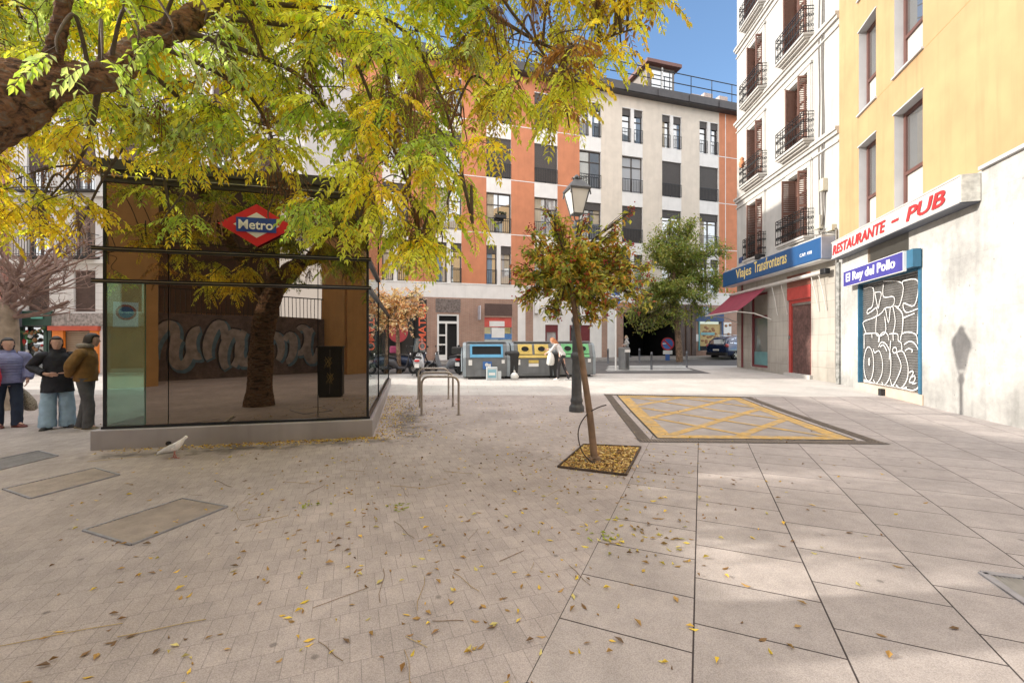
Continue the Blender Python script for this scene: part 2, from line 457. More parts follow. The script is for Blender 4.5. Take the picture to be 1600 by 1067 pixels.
m_asphalt = mat('asphalt', (.11, .105, .105), .85, 0, .2, 1.2, .3, 90)
UA = math.atan2(.917, .398)           # direction of the long slab joints
m_slab = mat_brick('granite_slabs', (.41, .366, .346), (.35, .314, .298), (.05, .04, .04), .52, .715, .0055, rot=UA, offset=.5, var=.10, speck=.2, origin=(.066, 2.04))
m_paver = mat_brick('clay_pavers', (.41, .36, .338), (.365, .322, .304), (.27, .238, .225), .105, .21, .0026, rot=math.atan2(.349, .937), offset=.5, var=.17, speck=.2, bump=.15,
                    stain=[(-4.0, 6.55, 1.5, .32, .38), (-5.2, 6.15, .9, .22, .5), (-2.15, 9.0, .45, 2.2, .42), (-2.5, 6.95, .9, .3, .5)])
m_pale = mat_brick('pale_sunlit_paving', (.51, .485, .46), (.48, .46, .435), (.33, .22, .21), .6, .6, .004, rot=R(7), var=.10, speck=.12)  # paler copy of the slabs; the sunlit strip's brightness is in the colour
m_side = mat('sky_tinted_pavement', (.27, .305, .355), .75, 0, .12, 1.5, .15, 60, var2=.12, scale2=.4)  # bluish tint puts the cool skylight of the shade into the colour

G = sheet('ground', [(-600, -200), (600, -200), (600, 1200), (-600, 1200)], 0, m_asphalt)
Lx = lambda y: .066 + (y - 2.04) * .398 / .917
sheet('brick_paving', [(-17, -9.5), (Lx(-9.5), -9.5), (Lx(7.12), 7.12), (3.0, 12.62), (-16, 12.72), (-9.0, 7.6), (-17, 4.4)], .004, m_paver)
sheet('side_pavement', [(-17, 4.4), (-9.0, 7.6), (-16, 12.72), (-17, 12.72)], .004, m_side)
sheet('slab_paving', [(Lx(-9.5), -9.5), (14, -9.5), (14, 12.4), (12.2, 12.4), (6.4, 12.3), (3.0, 12.62), (Lx(7.12), 7.12)], .004, m_slab)
sheet('pale_sunlit_paving', [(-40, 12.72), (-16, 12.72), (3.0, 12.62), (6.4, 12.3), (14, 12.4), (14, 24.6), (9.5, 24.6), (9.0, 19.6), (-40, 18.9)], .004, m_pale)
m_walk = mat_brick('building_pavement', (.26, .24, .225), (.24, .22, .21), (.12, .11, .1), .4, .4, .005, var=.12)
oa = math.atan2(.286, .958)
def ol(t, d): return (-3.91 + .958*t + .286*d, 28 + .286*t - .958*d)     # along / in front of the orange block
kb = MB()
p = [ol(-13, 2.2), ol(32, 2.2), ol(32, -1), ol(-13, -1)]
kz = .13
for i in range(1):
    pts = [(-13 + 45*k/8) for k in range(9)]
    for a, b in zip(pts[:-1], pts[1:]):
        A, B, Cc, D = ol(a, 2.2), ol(b, 2.2), ol(b, -1), ol(a, -1)
        kb.quad(*[(q[0], q[1], gz(q[1]) + kz) for q in (A, B, Cc, D)], 0)
        kb.quad((A[0], A[1], gz(A[1])-.05), (B[0], B[1], gz(B[1])-.05), (B[0], B[1], gz(B[1])+kz), (A[0], A[1], gz(A[1])+kz), 1)
m_kerb = mat('granite_kerb', (.33, .32, .31), .8, 0, .15, 5)
o = kb.build('building_pavement', [m_walk, m_kerb]); tag(o, kind='structure')

# zebra crossing on the road: one sheet per stripe
m_mark = mat('road_marking', (.62, .62, .6), .7, 0, .2, 4)
for k in range(4):
    y0 = 21.0 + k * .95
    o = sheet('crossing_stripe', [(4.6 + .25*k, y0), (8.9 + .25*k, y0 + .35), (8.9 + .25*k, y0 + .85), (4.6 + .25*k, y0 + .5)], .008, m_mark)
# ================================================================== orange and cream apartment block
def ox(px):
    k = (px - 800) / 680; return (28*k + 3.91) / (.958 - .286*k)
ob = thing('apartment_building', 'terracotta and cream apartment block with dark roof facing the square', 'building', (-3.91, 28, 0), oa)
m_orange = mat('terracotta_render', (.56, .22, .115), .85, 0, .06, 2, .1, 60, streak=.08, var2=.05)
m_cream = mat('cream_render', (.70, .62, .53), .85, 0, .05, 2, .1, 60, streak=.08, var2=.04)
m_spandrel = mat('white_render', (.78, .76, .74), .8, 0, .05, 2, .1, 60, streak=.08)
m_brickw = mat_brick('pinkish_brick', (.40, .24, .18), (.34, .20, .15), (.42, .36, .31), .25, .075, .008, wall=True, var=.1)
m_frame = mat('brown_aluminium', (.075, .06, .052), .45, .3, .1)
m_shut = mat('grey_roller_shutter', (.085, .075, .072), .6, 0, .08)
m_pane = mat_glass('window_pane', (.03, .04, .055), .42)
m_paneb = mat_glass('curtained_pane', (.45, .45, .46), .25)
m_cur = [mat('white_curtain', (.5, .5, .5), .8), mat('cream_curtain', (.42, .36, .27), .8), mat('blue_curtain', (.2, .26, .34), .8)]
m_roofm = mat('roof_sheet', (.07, .065, .068), .6, 0, .15, 3)
m_rail = M_['dark_metal']

cols = [(-10.6, -9.1), (-7.6, -6.1), (ox(597), ox(638)), (ox(681), ox(721)), (ox(760), ox(798.5)), (ox(835), ox(871)), (ox(905.5), ox(939)), (ox(972), ox(1004)), (ox(1034.5), ox(1064.5)), (ox(1093), ox(1122))]
XL, XR, HT = -13.0, 25.0, 19.45
tcut, tr = cols[6][0], ox(1123.5)
rows = [(16.1, 18.55, 'pair'), (12.45, 15.1, 'wide'), (8.8, 11.45, 'wide'), (5.35, 7.95, 'pair')]
ops = []; wins = []
for ci, (a, b) in enumerate(cols):
    for ri, (z0, z1, ty) in enumerate(rows):
        if ty == 'pair':
            w_ = b - a; m1 = a + w_*.42; m2 = a + w_*.58
            ops += [(a, m1, z0, z1), (m2, b, z0, z1)]; wins += [(ci, ri, 0, a, m1, z0, z1), (ci, ri, 1, m2, b, z0, z1)]
        else:
            ops.append((a, b, z0, z1)); wins.append((ci, ri, 0, a, b, z0, z1))
# ground floor openings
g0, gt = .25, 4.4
door = (ox(683), ox(717), g0, 3.35)
shop1 = (ox(757), ox(800), .9, 3.2)
auto = (ox(606), ox(664), g0, 3.9)
dA = (ox(852), ox(872), g0, 2.75); dB = (ox(890), ox(922), .9, 2.75)
passage = (ox(974), ox(1064), g0, 3.7)
bak = (ox(1093), ox(1127), .9, 3.15)
d0 = (ox(572), ox(590), g0, 3.3)
gops = [door, shop1, auto, dA, dB, bak, d0]
def in_col(x):
    return any(a < x < b for a, b in cols)
def om(x, z):
    if z < 4.42:
        if x < ox(806): return 3
        if x < ox(972):
            for a, b in ((ox(806), ox(809)), (ox(821), ox(833)), (ox(940), ox(949)), (ox(962), ox(974))):
                if a < x < b: return 3
            return 2
        return 3
    if z < 5.35: return 2
    if x > tr: return 0
    if in_col(x) and z < 18.6: return 2
    if x < tcut: return 0
    return 1
mb = MB()
wall_grid(mb, XL, XR, 0, HT, ops + gops + [(passage[0], passage[1], passage[2], passage[3], 4, 5.0)], .22, om, 2, xcuts=[ox(806), ox(809), ox(821), ox(833), ox(940), ox(949), ox(962), ox(974), tr], zcuts=[4.42, 5.35, 18.6])
mb.quad((passage[0]-1, 5, 0), (passage[1]+1, 5, 0), (passage[1]+1, 5, 4), (passage[0]-1, 5, 4), 4)
# ends and back
mb.quad((XL, 12, 0), (XL, 0, 0), (XL, 0, HT), (XL, 12, HT), 0); mb.quad((XR, 0, 0), (XR, 12, 0), (XR, 12, HT), (XR, 0, HT), 0)
mb.quad((XR, 12, 0), (XL, 12, 0), (XL, 12, HT), (XR, 12, HT), 0)
mb.build('wall', [m_orange, m_cream, m_spandrel, m_brickw, M_['dark']], ob)
# thin white floor lines across the render
fl = MB()
for z in (8.72, 12.37, 16.02):
    segs = [XL] + [q for c in cols for q in c] + [XR]
    for a, b in zip(segs[0::2], segs[1::2]):
        if b < tcut + .1 or a > tr - 1.5: fl.box(a, b, -.012, 0, z, z + .05)
fl.box(XL, XR, -.03, 0, 5.3, 5.38)
fl.box(ox(1133), ox(1133)+.05, -.012, 0, 5.4, 19.4)
fl.build('floor_band', M_['white'], ob)
# roof: projecting eaves, sloped sheet, dormer, rail
rf = MB()
rf.box(XL, XR, -.55, 0.3, HT, HT + .12)
rf.box(XL, XR, -.62, -.5, HT + .05, HT + .62)
rf.quad((XL, -.56, HT + .6), (XR, -.56, HT + .6), (XR, 6.0, HT + 2.0), (XL, 6.0, HT + 2.0))
rf.quad((XL, 6.0, HT + 2.0), (XR, 6.0, HT + 2.0), (XR, 12.6, HT + .2), (XL, 12.6, HT + .2))
for k in range(14):
    x = XL + 1 + k * 2.7
    rf.box(x, x + .12, -.68, -.6, HT + .02, HT + .5)
roof = rf.build('roof', m_roofm, ob)
dm = MB(); da, db = ox(1015), ox(1056)
dz = HT + .6
dm.box(da, db, .2, 3.4, dz, dz + 2.1, 0); dm.box(da - .35, db + .35, -.25, 3.6, dz + 2.1, dz + 2.35, 1)
dm.box(da + .25, db - .25, .12, .2, dz + .35, dz + 1.75, 2)
dm.box((da+db)/2 - .06, (da+db)/2 + .06, .05, .12, dz + .3, dz + 2.05, 3)
m_roofbrown = mat('brown_roof_edge', (.16, .07, .055), .6)
dm.build('dormer', [mat('dormer_cladding', (.22, .19, .17), .7), m_roofbrown, m_pane, M_['white']], roof)
rl = MB()
for z in (1.0, 1.75): rl.tube([(XL, -.2, HT + .5 + z), (XR, -.2, HT + .5 + z)], .035, 6)
for k in range(20):
    x = XL + .8 + k * 1.9
    rl.tube([(x, -.2, HT + .5), (x, -.2, HT + 2.25)], .03, 6)
rl.build('roof_railing', M_['dark_metal'], roof)
ch = MB()
for px in (1112, 1136): ch.box(ox(px), ox(px) + .8, .8, 1.5, HT + .6, HT + 1.9)
ch.box(ox(1096), ox(1096) + 1.2, 1.2, 1.3, HT + .7, HT + 1.9)
ch.build('chimney', mat('chimney_render', (.5, .4, .36), .8), roof)

# window states read off the photograph: s = shutter down, h = half, b = blue pane, c = curtain
state = {(3, 1): 'h', (4, 1): 's', (5, 1): 's', (8, 1): 's', (9, 1): 's', (5, 0): 's', (7, 2): 's', (4, 0): 's', (0, 1): 's', (1, 2): 'h', (6, 2): 'q', (8, 2): 'q', (9, 2): 'q', (2, 2): 'q'}
def apt_window(ci, ri, k, a, b, z0, z1):
    st = state.get((ci, ri), 'q' if ri in (0, 3) else 'n')
    y = .15
    f = MB(); fw = .07
    f.box(a, b, y, y + .06, z1 - fw, z1); f.box(a, b, y, y + .06, z0, z0 + fw)
    f.box(a, a + fw, y, y + .06, z0 + fw, z1 - fw); f.box(b - fw, b, y, y + .06, z0 + fw, z1 - fw)
    if b - a > 1.1:
        f.box((a+b)/2 - .035, (a+b)/2 + .035, y, y + .06, z0 + fw, z1 - fw)
        zt = z1 - .8
        f.box(a + fw, (a+b)/2 - .035, y, y + .06, zt, zt + .06); f.box((a+b)/2 + .035, b - fw, y, y + .06, zt, zt + .06)
    else:
        f.box(a + fw, b - fw, y, y + .06, z1 - .9, z1 - .84)
    wo = f.build('window', m_frame, ob)
    g = MB()
    tl = random.uniform(-.012, .012)
    g.quad((a, y + .05 - tl, z0), (b, y + .05 + tl, z0), (b, y + .05 + tl, z1), (a, y + .05 - tl, z1))
    g.build('pane', m_paneb if random.random() < .3 else m_pane, wo)
    if st != 's' and random.random() < .6:
        c_ = MB(); w3 = (b - a)*random.choice((.28, .4, .5)); xa = a + .07 if random.random() < .5 else b - .07 - w3; zc = z0 + .07 if random.random() < .6 else z0 + (z1 - z0)*.45
        n_ = 6
        for i in range(n_):
            u0, u1 = xa + w3*i/n_, xa + w3*(i+1)/n_; d0, d1 = (.0, .012) if i % 2 else (.012, .0)
            c_.quad((u0, y + .028 + d0, zc), (u1, y + .028 + d1, zc), (u1, y + .028 + d1, z1 - .08), (u0, y + .028 + d0, z1 - .08))
        c_.build('curtain', random.choice(m_cur), wo)
    drop = {'s': .97, 'h': .38, 'q': .22}.get(st, 0)
    if drop:
        s = MB(); zb = z1 - (z1 - z0) * drop; n = int((z1 - zb) / .06)
        for i in range(n):
            zz = z1 - (i + 1) * .06
            s.quad((a, y - .045, zz), (b, y - .045, zz), (b, y - .055, zz + .054), (a, y - .055, zz + .054))
            s.quad((a, y - .055, zz + .054), (b, y - .055, zz + .054), (b, y - .045, zz + .06), (a, y - .045, zz + .06))
        s.build('roller_shutter', m_shut, wo)
    r_ = MB(); rh = .98
    r_.box(a, b, -.05, -.02, z0 + rh - .04, z0 + rh); r_.box(a, b, -.05, -.02, z0 + .06, z0 + .09)
    n = max(3, int((b - a) / .125))
    for i in range(n + 1):
        x = a + .012 + (b - a - .024) * i / n
        r_.box(x - .01, x + .01, -.043, -.025, z0 + .09, z0 + rh - .04)
    r_.build('railing', m_rail, wo)
for wv in wins: apt_window(*wv)
# flower box on a third-floor railing
fb = MB(); a = cols[4][0]
fb.box(a + .6, a + 1.3, -.28, -.06, 9.75, 9.95, 0)
for i in range(40): fb.ball((a + .6 + random.random()*.7, -.17 + random.uniform(-.1, .1), 10 + random.random()*.18), .05, 5, 4, 1)
fb.build('flower_box', [M_['black'], mat('box_plant', (.05, .06, .03), .8)], ob)

# ---- ground floor shop fronts
def pane_fill(name, op, y, material, parent): 
    q = MB(); q.quad((op[0], y, op[2]), (op[1], y, op[2]), (op[1], y, op[3]), (op[0], y, op[3])); return q.build(name, material, parent)
m_shopg = mat_glass('shop_glass', (.05, .055, .06), .3)
# white framed double door
dr = MB(); a, b = door[0], door[1]
dr.box(a, a + .12, .02, .12, g0, 3.35); dr.box(b - .12, b, .02, .12, g0, 3.35); dr.box(a + .12, b - .12, .02, .12, 2.75, 2.9); dr.box(a+.12, b-.12, .02, .12, 3.25, 3.35)
mid = a + (b - a) * .42
dr.box(mid - .05, mid + .05, .02, .12, g0, 2.75); dr.box(a + .12, mid - .05, .02, .1, g0, .75)
for z in (1.35, 1.95): dr.box(a + .12, mid - .05, .02, .1, z, z + .1)
d_o = dr.build('door', M_['white'], ob)
pane_fill('pane', (a, b, g0, 3.35), .19, M_['dark'], d_o)
sh = MB()
for i in range(22): 
    z = 3.45 + i * .04
    sh.quad((a - .1, -.035, z), (b + .1, -.035, z), (b + .1, -.05, z + .036), (a - .1, -.05, z + .036))
sh.build('roller_shutter', mat('graffitied_shutter', (.33, .29, .28), .6, .2, .45, 9), ob)
# glass shop with red-blue poster bands
pn = pane_fill('shop_window', shop1, .14, m_shopg, ob)
ps = MB(); a, b = shop1[0], shop1[1]
ps.box(a, b, .08, .10, 2.55, 3.2, 0); ps.box(a + .35, b - .5, .07, .08, 2.6, 2.95, 1)
ps.box(a, b, .08, .10, 1.75, 2.1, 2); ps.box(a + .5, b - .5, .075, .10, 1.85, 2.5, 1)
for i in range(5): ps.box(a, a + .4, .08, .1, 2.15 + i*.08, 2.19 + i*.08, 3); 
for i in range(5): ps.box(b - .5, b - .1, .08, .1, 2.15 + i*.08, 2.19 + i*.08, 3)
ps.box(a, b, .09, .11, .9, 1.7, 4)
ps.build('poster', [mat('red_poster', (.6, .1, .08), .5), M_['white'], mat('blue_poster', (.08, .22, .5), .5), mat('yellow_poster', (.6, .5, .15), .5), mat('pale_poster', (.45, .52, .55), .4)], pn)
sv = MB()
for i in range(16):
    z = 3.3 + i*.05
    sv.quad((a, -.03, z), (b, -.03, z), (b, -.045, z + .045), (a, -.045, z + .045))
sv.build('roller_shutter', mat('brown_shutter', (.16, .11, .1), .6), ob)
# black recessed shop with red vertical letters on its jambs
rc = MB(); a, b = auto[0], auto[1]
rc.quad((a, 1.2, g0), (b, 1.2, g0), (b, 1.2, 3.9), (a, 1.2, 3.9), 0)
rc.quad((a, .2, g0), (a, 1.2, g0), (a, 1.2, 3.9), (a, .2, 3.9), 0); rc.quad((b, .2, g0), (b, 1.2, g0), (b, 1.2, 3.9), (b, .2, 3.9), 0)
rc.quad((a, .2, 3.9), (b, .2, 3.9), (b, 1.2, 3.9), (a, 1.2, 3.9), 0)
rc.box(a + .75, a + .85, 1.0, 1.19, g0, 3.9, 1); rc.box(a + 1.6, a + 1.7, 1.0, 1.19, g0, 3.9, 1)
af = rc.build('shop_front', [mat('shop_grey', (.09, .085, .08), .6), M_['dark_metal']], ob)
pb = MB(); pb.box(ox(653), ox(666.5), -.06, -.01, 1.0, 4.3, 0)
pbo = pb.build('sign_panel', M_['black'], af)
pb = MB(); pb.box(ox(598), ox(608), -.06, -.01, 1.0, 3.1, 0)
pbo2 = pb.build('sign_panel', M_['black'], af)
m_redlet = mat('red_letters', (.75, .13, .06), .5)
lettering('OMATUN', .62, m_redlet, pbo, ox(665), -.065, 1.05, width=2.9, bold=.012, rot=R(90))
lettering('HDBE', .5, m_redlet, pbo2, ox(607), -.065, 1.05, width=1.9, bold=.01, rot=R(90))
pd = MB(); prof = [(.62*math.cos(2*PI*i/28), .62*math.sin(2*PI*i/28)) for i in range(28)]
pd.prism([(ox(622)+p[0], 2.25+p[1]*1.15) for p in prof], .05, 0, Matrix.Translation((0, .16, 0)))
pd.build('round_sign', mat('red_disc', (.40, .05, .06), .6), af)
# white panelled door at far left of the view
d_ = MB(); a, b = d0[0], d0[1]
d_.box(a, b, .05, .1, g0, 3.3, 0); d_.box(a + .15, b - .15, .03, .05, 1.5, 2.3, 1); d_.box(a + .15, b - .15, .03, .05, .7, 1.3, 1)
d_.build('door', [M_['white'], m_pane], ob)
# maroon door and window in the white panels
dd = MB(); a, b = dA[0], dA[1]
m_maroon = mat('maroon_joinery', (.16, .03, .035), .5)
dd.box(a, a + .12, .05, .14, g0, 2.75); dd.box(b - .12, b, .05, .14, g0, 2.75); dd.box(a + .12, b - .12, .05, .14, 2.25, 2.75); dd.box(a + .12, b - .12, .05, .14, g0, .9)
ddo = dd.build('door', m_maroon, ob); pane_fill('pane', (a, b, .9, 2.3), .13, m_paneb, ddo)
wd = MB(); a, b = dB[0], dB[1]
for x in (a, a + .45, a + .55 + .0, b - .12): wd.box(x, x + .12, .05, .14, .9, 2.75)
wd.box(a + .7, b - .12, .06, .13, .9, 2.75)
wdo = wd.build('window', m_maroon, ob); pane_fill('pane', (a, b, .9, 2.75), .145, m_pane, wdo)
# grey projecting bracket sign by the white door, yellow plate
bs = MB(); bs.box(ox(746), ox(746) + .06, -.75, -.1, 3.0, 3.9)
bs.build('bracket_sign', mat('pale_sign', (.55, .55, .62), .5), ob)
yp = MB(); yp.box(ox(848), ox(852), -.03, -.005, 3.0, 3.25); yp.build('notice_plate', mat('yellow_plate', (.55, .42, .08), .5), ob)
# wall lamp and air conditioner
ac = MB(); ac.box(ox(864), ox(871), -.35, -.01, 3.35, 4.1, 0)
ac.build('wall_lamp', M_['dark_metal'], ob, bevel=.02)
ac = MB(); ac.box(ox(834), ox(840), -.3, -.01, 3.5, 4.2, 0)
ac.build('air_conditioner', M_['white'], ob, bevel=.02)
# bakery window on the right
bw = pane_fill('shop_window', bak, .12, m_shopg, ob)
bp_ = MB(); a, b = bak[0], bak[1]
bp_.box(a - .5, b + .2, -.06, -.008, 3.15, 3.85, 0)
bp_.box(a - .12, a, -.05, -.008, .9, 3.15, 1); bp_.box(b, b + .12, -.05, -.008, .9, 3.15, 0)
bp_.box(a + .1, b - .1, .05, .07, 1.25, 2.95, 2)
for i in range(26):
    bp_.ball((a + .3 + random.random()*(b - a - .6), .05, 1.4 + random.random()*1.3), (.16, .012, .10), 8, 5, 3)
bp_.box(a + .15, b - .6, .035, .048, 2.1, 2.3, 4)
bp_.box(ox(1130), ox(1142), -.05, -.008, 2.2, 3.1, 5); bp_.box(ox(1130), ox(1142), -.05, -.008, 1.25, 2.1, 5)
for i in range(8): bp_.ball((ox(1133) + random.random()*.5, -.055, 1.4 + random.random()*1.5), (.15, .012, .11), 7, 5, 3)
bpo = bp_.build('shop_fascia', [mat('navy_fascia', (.03, .07, .2), .5), mat('teal_trim', (.1, .35, .38), .5), mat('golden_poster', (.52, .38, .16), .6), mat('crust_brown', (.28, .13, .05), .6), mat('poster_teal', (.2, .42, .45), .5), M_['white']], bw)
lettering('Bakery', .34, M_['white'], bpo, a + .55, -.075, 3.3, width=1.5, bold=.008) if False else None
rs = MB()
rs.lathe([(.36, 0), (.36, .1)], 24, 0, Matrix.Translation((ox(1094.5), -.5, 3.9)) @ Matrix.Rotation(R(90), 4, 'X'))
rs.lathe([(.25, 0), (.25, .012)], 24, 1, Matrix.Translation((ox(1094.5), -.6, 3.9)) @ Matrix.Rotation(R(90), 4, 'X'))
rs.build('round_sign', [mat('slate_blue', (.14, .2, .3), .5), mat('pale_blue', (.45, .5, .6), .5)], ob)
wp = MB(); wp.box(ox(1084), ox(1091), -.03, -.005, 1.6, 2.15); wp.build('notice_plate', M_['white'], ob)
cl = MB()
for px in (1062, 1071, 1080): cl.box(ox(px), ox(px) + .35, -.12, -.004, .2, 4.38)
cl.build('pillar', mat('brown_pillar', (.12, .09, .08), .8, 0, .2), ob)
# ================================================================== white corner building on the right
def wx(px):
    k = (px - 800) / 680; return (23.5*k - 12.15) / (.998*k - .0625)
wang = math.atan2(-.998, -.0625)
wb = thing('corner_building', 'white corner building with wrought iron balconies and stone clad ground floor', 'building', (12.15, 23.5, 0), wang)
WL = 8.02
m_wwall = mat('white_stucco', (.465, .455, .435), .85, 0, .06, 2, .12, 60, streak=.2, var2=.07)
m_wstone = mat_brick('stone_cladding', (.42, .39, .345), (.385, .355, .315), (.22, .2, .175), 1.3, .62, .006, wall=True, var=.13, offset=.3)
m_trim = mat('stucco_trim', (.48, .465, .44), .8, 0, .05, 3, streak=.1)
m_brown = mat('brown_shutter', (.17, .085, .065), .6, 0, .12, 6)
m_side_w = mat('white_side_wall', (.6, .58, .55), .85, 0, .06, 2)
fz = [5.72, 9.5, 13.6, 17.6]
wcols = [(1.5, 2.75), (4.95, 6.25)]
wops = []
for z in fz:
    for a, b in wcols: wops.append((a, b, z + .05, z + 2.75))
wdoor = (4.8, 6.42, .22, 3.35); wwin = (1.55, 3.15, .35, 3.95); wnar = (.55, .72, .3, 4.4)
wops += [wdoor, wwin]
HW = 22.5
mb = MB()
wall_grid(mb, 0, WL, 0, HW, wops, .35, lambda x, z: 1 if z < 4.6 else 0, 0, zcuts=[4.6])
mb.quad((0, 10, 0), (0, 0, 0), (0, 0, HW), (0, 10, HW), 2)          # street side, round the corner
mb.quad((WL, .0, 0), (WL, 8, 0), (WL, 8, HW), (WL, 0, HW), 2)
mb.quad((0, 0, HW), (WL, 0, HW), (WL, 10, HW), (0, 10, HW), 2); mb.quad((WL, 10, 0), (0, 10, 0), (0, 10, HW), (WL, 10, HW), 2)
mb.build('wall', [m_wwall, m_wstone, m_side_w], wb)
# string courses and window surrounds
tr_ = MB()
for z in fz[1:]:
    tr_.box(-.12, WL, -.14, -.002, z - .34, z - .22); tr_.box(-.07, WL, -.08, -.002, z - .48, z - .34); tr_.box(-.04, WL, -.05, -.002, z - .78, z - .72)
for z in fz:
    for a, b in wcols:
        s0 = .2
        tr_.box(a - s0, a, -.05, -.002, z + .02, z + 2.78); tr_.box(b, b + s0, -.05, -.002, z + .02, z + 2.78); tr_.box(a - s0, b + s0, -.06, -.002, z + 2.78, z + 2.98)
        tr_.box(a - s0 - .06, a - s0, -.03, -.002, z + .02, z + 3.1); tr_.box(b + s0, b + s0 + .06, -.03, -.002, z + .02, z + 3.1)
        tr_.box(a - s0 - .1, b + s0 + .1, -.09, -.002, z + 2.98, z + 3.06)
tr_.build('cornice', m_trim, wb)
m_curt = mat_glass('curtain_pane', (.62, .6, .56), .18)
def scroll(mb, x, z, w_, h_, y, M=None):
    """one S-scroll panel of a wrought iron railing, between uprights"""
    for sgn in (1, -1):
        for half in (0, 1):
            cx = x + w_ * (.5 + .22 * sgn * (1 if half else -1)); cz = z + h_ * (.27 if half == 0 else .73)
            r0 = w_ * .27
            pts = []
            for i in range(11):
                a_ = 2*PI*1.25*i/10 * sgn + (0 if half else PI); r_ = r0 * (1 - .065*i)
                p = V((cx + r_*math.cos(a_), y, cz + r_*1.5*math.sin(a_)))
                pts.append((M @ p) if M else p)
            mb.tube(pts, .011, 4, 0, False)
def french(a, b, z, style, flip):
    f = MB(); y = .22; t = z + 2.75; z0 = z + .05
    f.box(a, b, y, y + .07, t - .08, t); f.box(a, a + .08, y, y + .07, z0, t - .08); f.box(b - .08, b, y, y + .07, z0, t - .08)
    m = (a + b) / 2
    f.box(m - .05, m + .05, y, y + .07, z0, t - .08)
    f.box(a + .08, m - .05, y + .005, y + .06, z0, z0 + .6); f.box(m + .05, b - .08, y + .005, y + .06, z0, z0 + .6)
    for q in (1.3, 2.0):
        f.box(a + .08, m - .05, y + .005, y + .05, z + q, z + q + .05); f.box(m + .05, b - .08, y + .005, y + .05, z + q, z + q + .05)
    wo = f.build('window', m_brown, wb)
    g = MB(); g.quad((a, y + .06, z0), (b, y + .06, z0), (b, y + .06, t), (a, y + .06, t)); g.build('pane', m_curt, wo)
    # louvred shutter leaves, folded open against the reveals and the wall
    for sgn, xx in ((-1, a), (1, b)):
        s = MB(); Wl = (b - a) / 2 * .96
        op = R(random.choice((88, 70, 80))) if sgn < 0 else R(random.choice((88, 82)))
        Mx = Matrix.Translation((xx + (-sgn) * .03, -.01 + .28, 0)) @ Matrix.Rotation((-op if sgn < 0 else op), 4, 'Z')
        L_ = (0, Wl) if sgn < 0 else (-Wl, 0)
        x0, x1 = L_
        for (u, v) in ((x0, x0 + .06), (x1 - .06, x1)): s.box(u, v, -.02, .02, z0 + .02, t - .06, 0, Mx)
        for q in (z0 + .02, z0 + 1.2, t - .14): s.box(x0 + .06, x1 - .06, -.02, .02, q, q + .08, 0, Mx)
        n = 30
        for i in range(n):
            q = z0 + .1 + i * (t - .2 - z0) / n
            s.quad((x0 + .06, -.018, q), (x1 - .06, -.018, q), (x1 - .06, .018, q + .06), (x0 + .06, .018, q + .06), 0, Mx)
        s.build('shutter', m_brown, wo)
    # balcony: slab, moulding, railing
    bw = .42 if style else .28
    e = .38 if style else .3
    sl = MB()
    sl.box(a - e, b + e, -bw, -.003, z - .08, z); sl.box(a - e + .06, b + e - .06, -bw + .06, -.003, z - .16, z - .08)
    sl.box(a - e + .12, b + e - .12, -bw + .16, -.003, z - .24, z - .16)
    bo = sl.build('balcony', m_trim, wb)
    r_ = MB(); y1 = -bw + .025; x0, x1 = a - e + .03, b + e - .03; h0, h1 = z + .06, z + 1.05
    for zz in (h0, h1, h1 - .12):
        r_.box(x0, x1, y1 - .012, y1 + .012, zz - .012, zz + .012); 
        for x in (x0, x1): r_.box(x - .012, x + .012, y1, -.004, zz - .012, zz + .012)
    n = int((x1 - x0) / .17); wd_ = (x1 - x0) / n
    for i in range(n + 1): r_.box(x0 + i*wd_ - .009, x0 + i*wd_ + .009, y1 - .009, y1 + .009, z, h1)
    for i in range(n): scroll(r_, x0 + i*wd_, h0, wd_, h1 - .12 - h0, y1)
    nd = 2; wy = (bw - .03) / nd
    for x in (x0, x1):
        Mr = Matrix(((0, 0, 0, x), (1, 0, 0, y1), (0, 0, 1, 0), (0, 0, 0, 1))) 
        for i in range(nd):
            r_.box(x - .009, x + .009, y1 + i*wy - .009, y1 + i*wy + .009, z, h1)
            scroll(r_, i*wy, h0, wy, h1 - .12 - h0, 0, Mr)
    r_.build('railing', M_['iron'], bo)
    return bo
for zi, z in enumerate(fz):
    for ci, (a, b) in enumerate(wcols):
        french(a, b, z, ci == 1 or zi > 0, ci)
# ornament (terracotta pot) on the second floor balcony
pt = MB(); pt.lathe([(.07, 0), (.12, .08), (.15, .2), (.12, .32), (.08, .38), (.12, .44), (.06, .52), (.02, .56)], 14, 0, Matrix.Translation((1.3, -.33, fz[1] + .95)))
tag(pt.build('terracotta_pot', mat('terracotta', (.5, .2, .09), .7)), None)
po = bpy.data.objects['terracotta_pot']; po.matrix_world = Matrix.Translation((12.15, 23.5, 0)) @ Matrix.Rotation(wang, 4, 'Z')
tag(po, 'round terracotta pot on the railing of a white building balcony', 'plant pot')
# ground floor: boarded door in red frame, shop window, maroon post
dr = MB(); a, b = wdoor[:2]
m_redp = mat('faded_red_paint', (.42, .055, .045), .6, 0, .12, 5)
dr.box(a, a + .16, .05, .2, .22, 3.35); dr.box(b - .1, b, .05, .2, .22, 3.35); dr.box(a + .16, b - .1, .05, .2, 3.2, 3.35)
dr.box(a, b, -.03, .0, 3.35, 3.86); 
do = dr.build('door', m_redp, wb)
bo_ = MB(); bo_.box(a + .16, b - .1, .12, .18, .22, 3.2)
m_board = mat('weathered_board', (.115, .06, .052), .85, 0, .4, 2.5, .4, 30, var2=.3, scale2=9)
bo_.build('door_panel', m_board, do)
wh = MB(); wh.box(a + .16, b - .1, .08, .12, 3.1, 3.2); wh.build('door_rail', M_['steel'], do); wh = MB(); wh.box(a + .02, a + .12, .02, .05, 1.7, 1.85); wh.build('door_lock', M_['steel'], do)
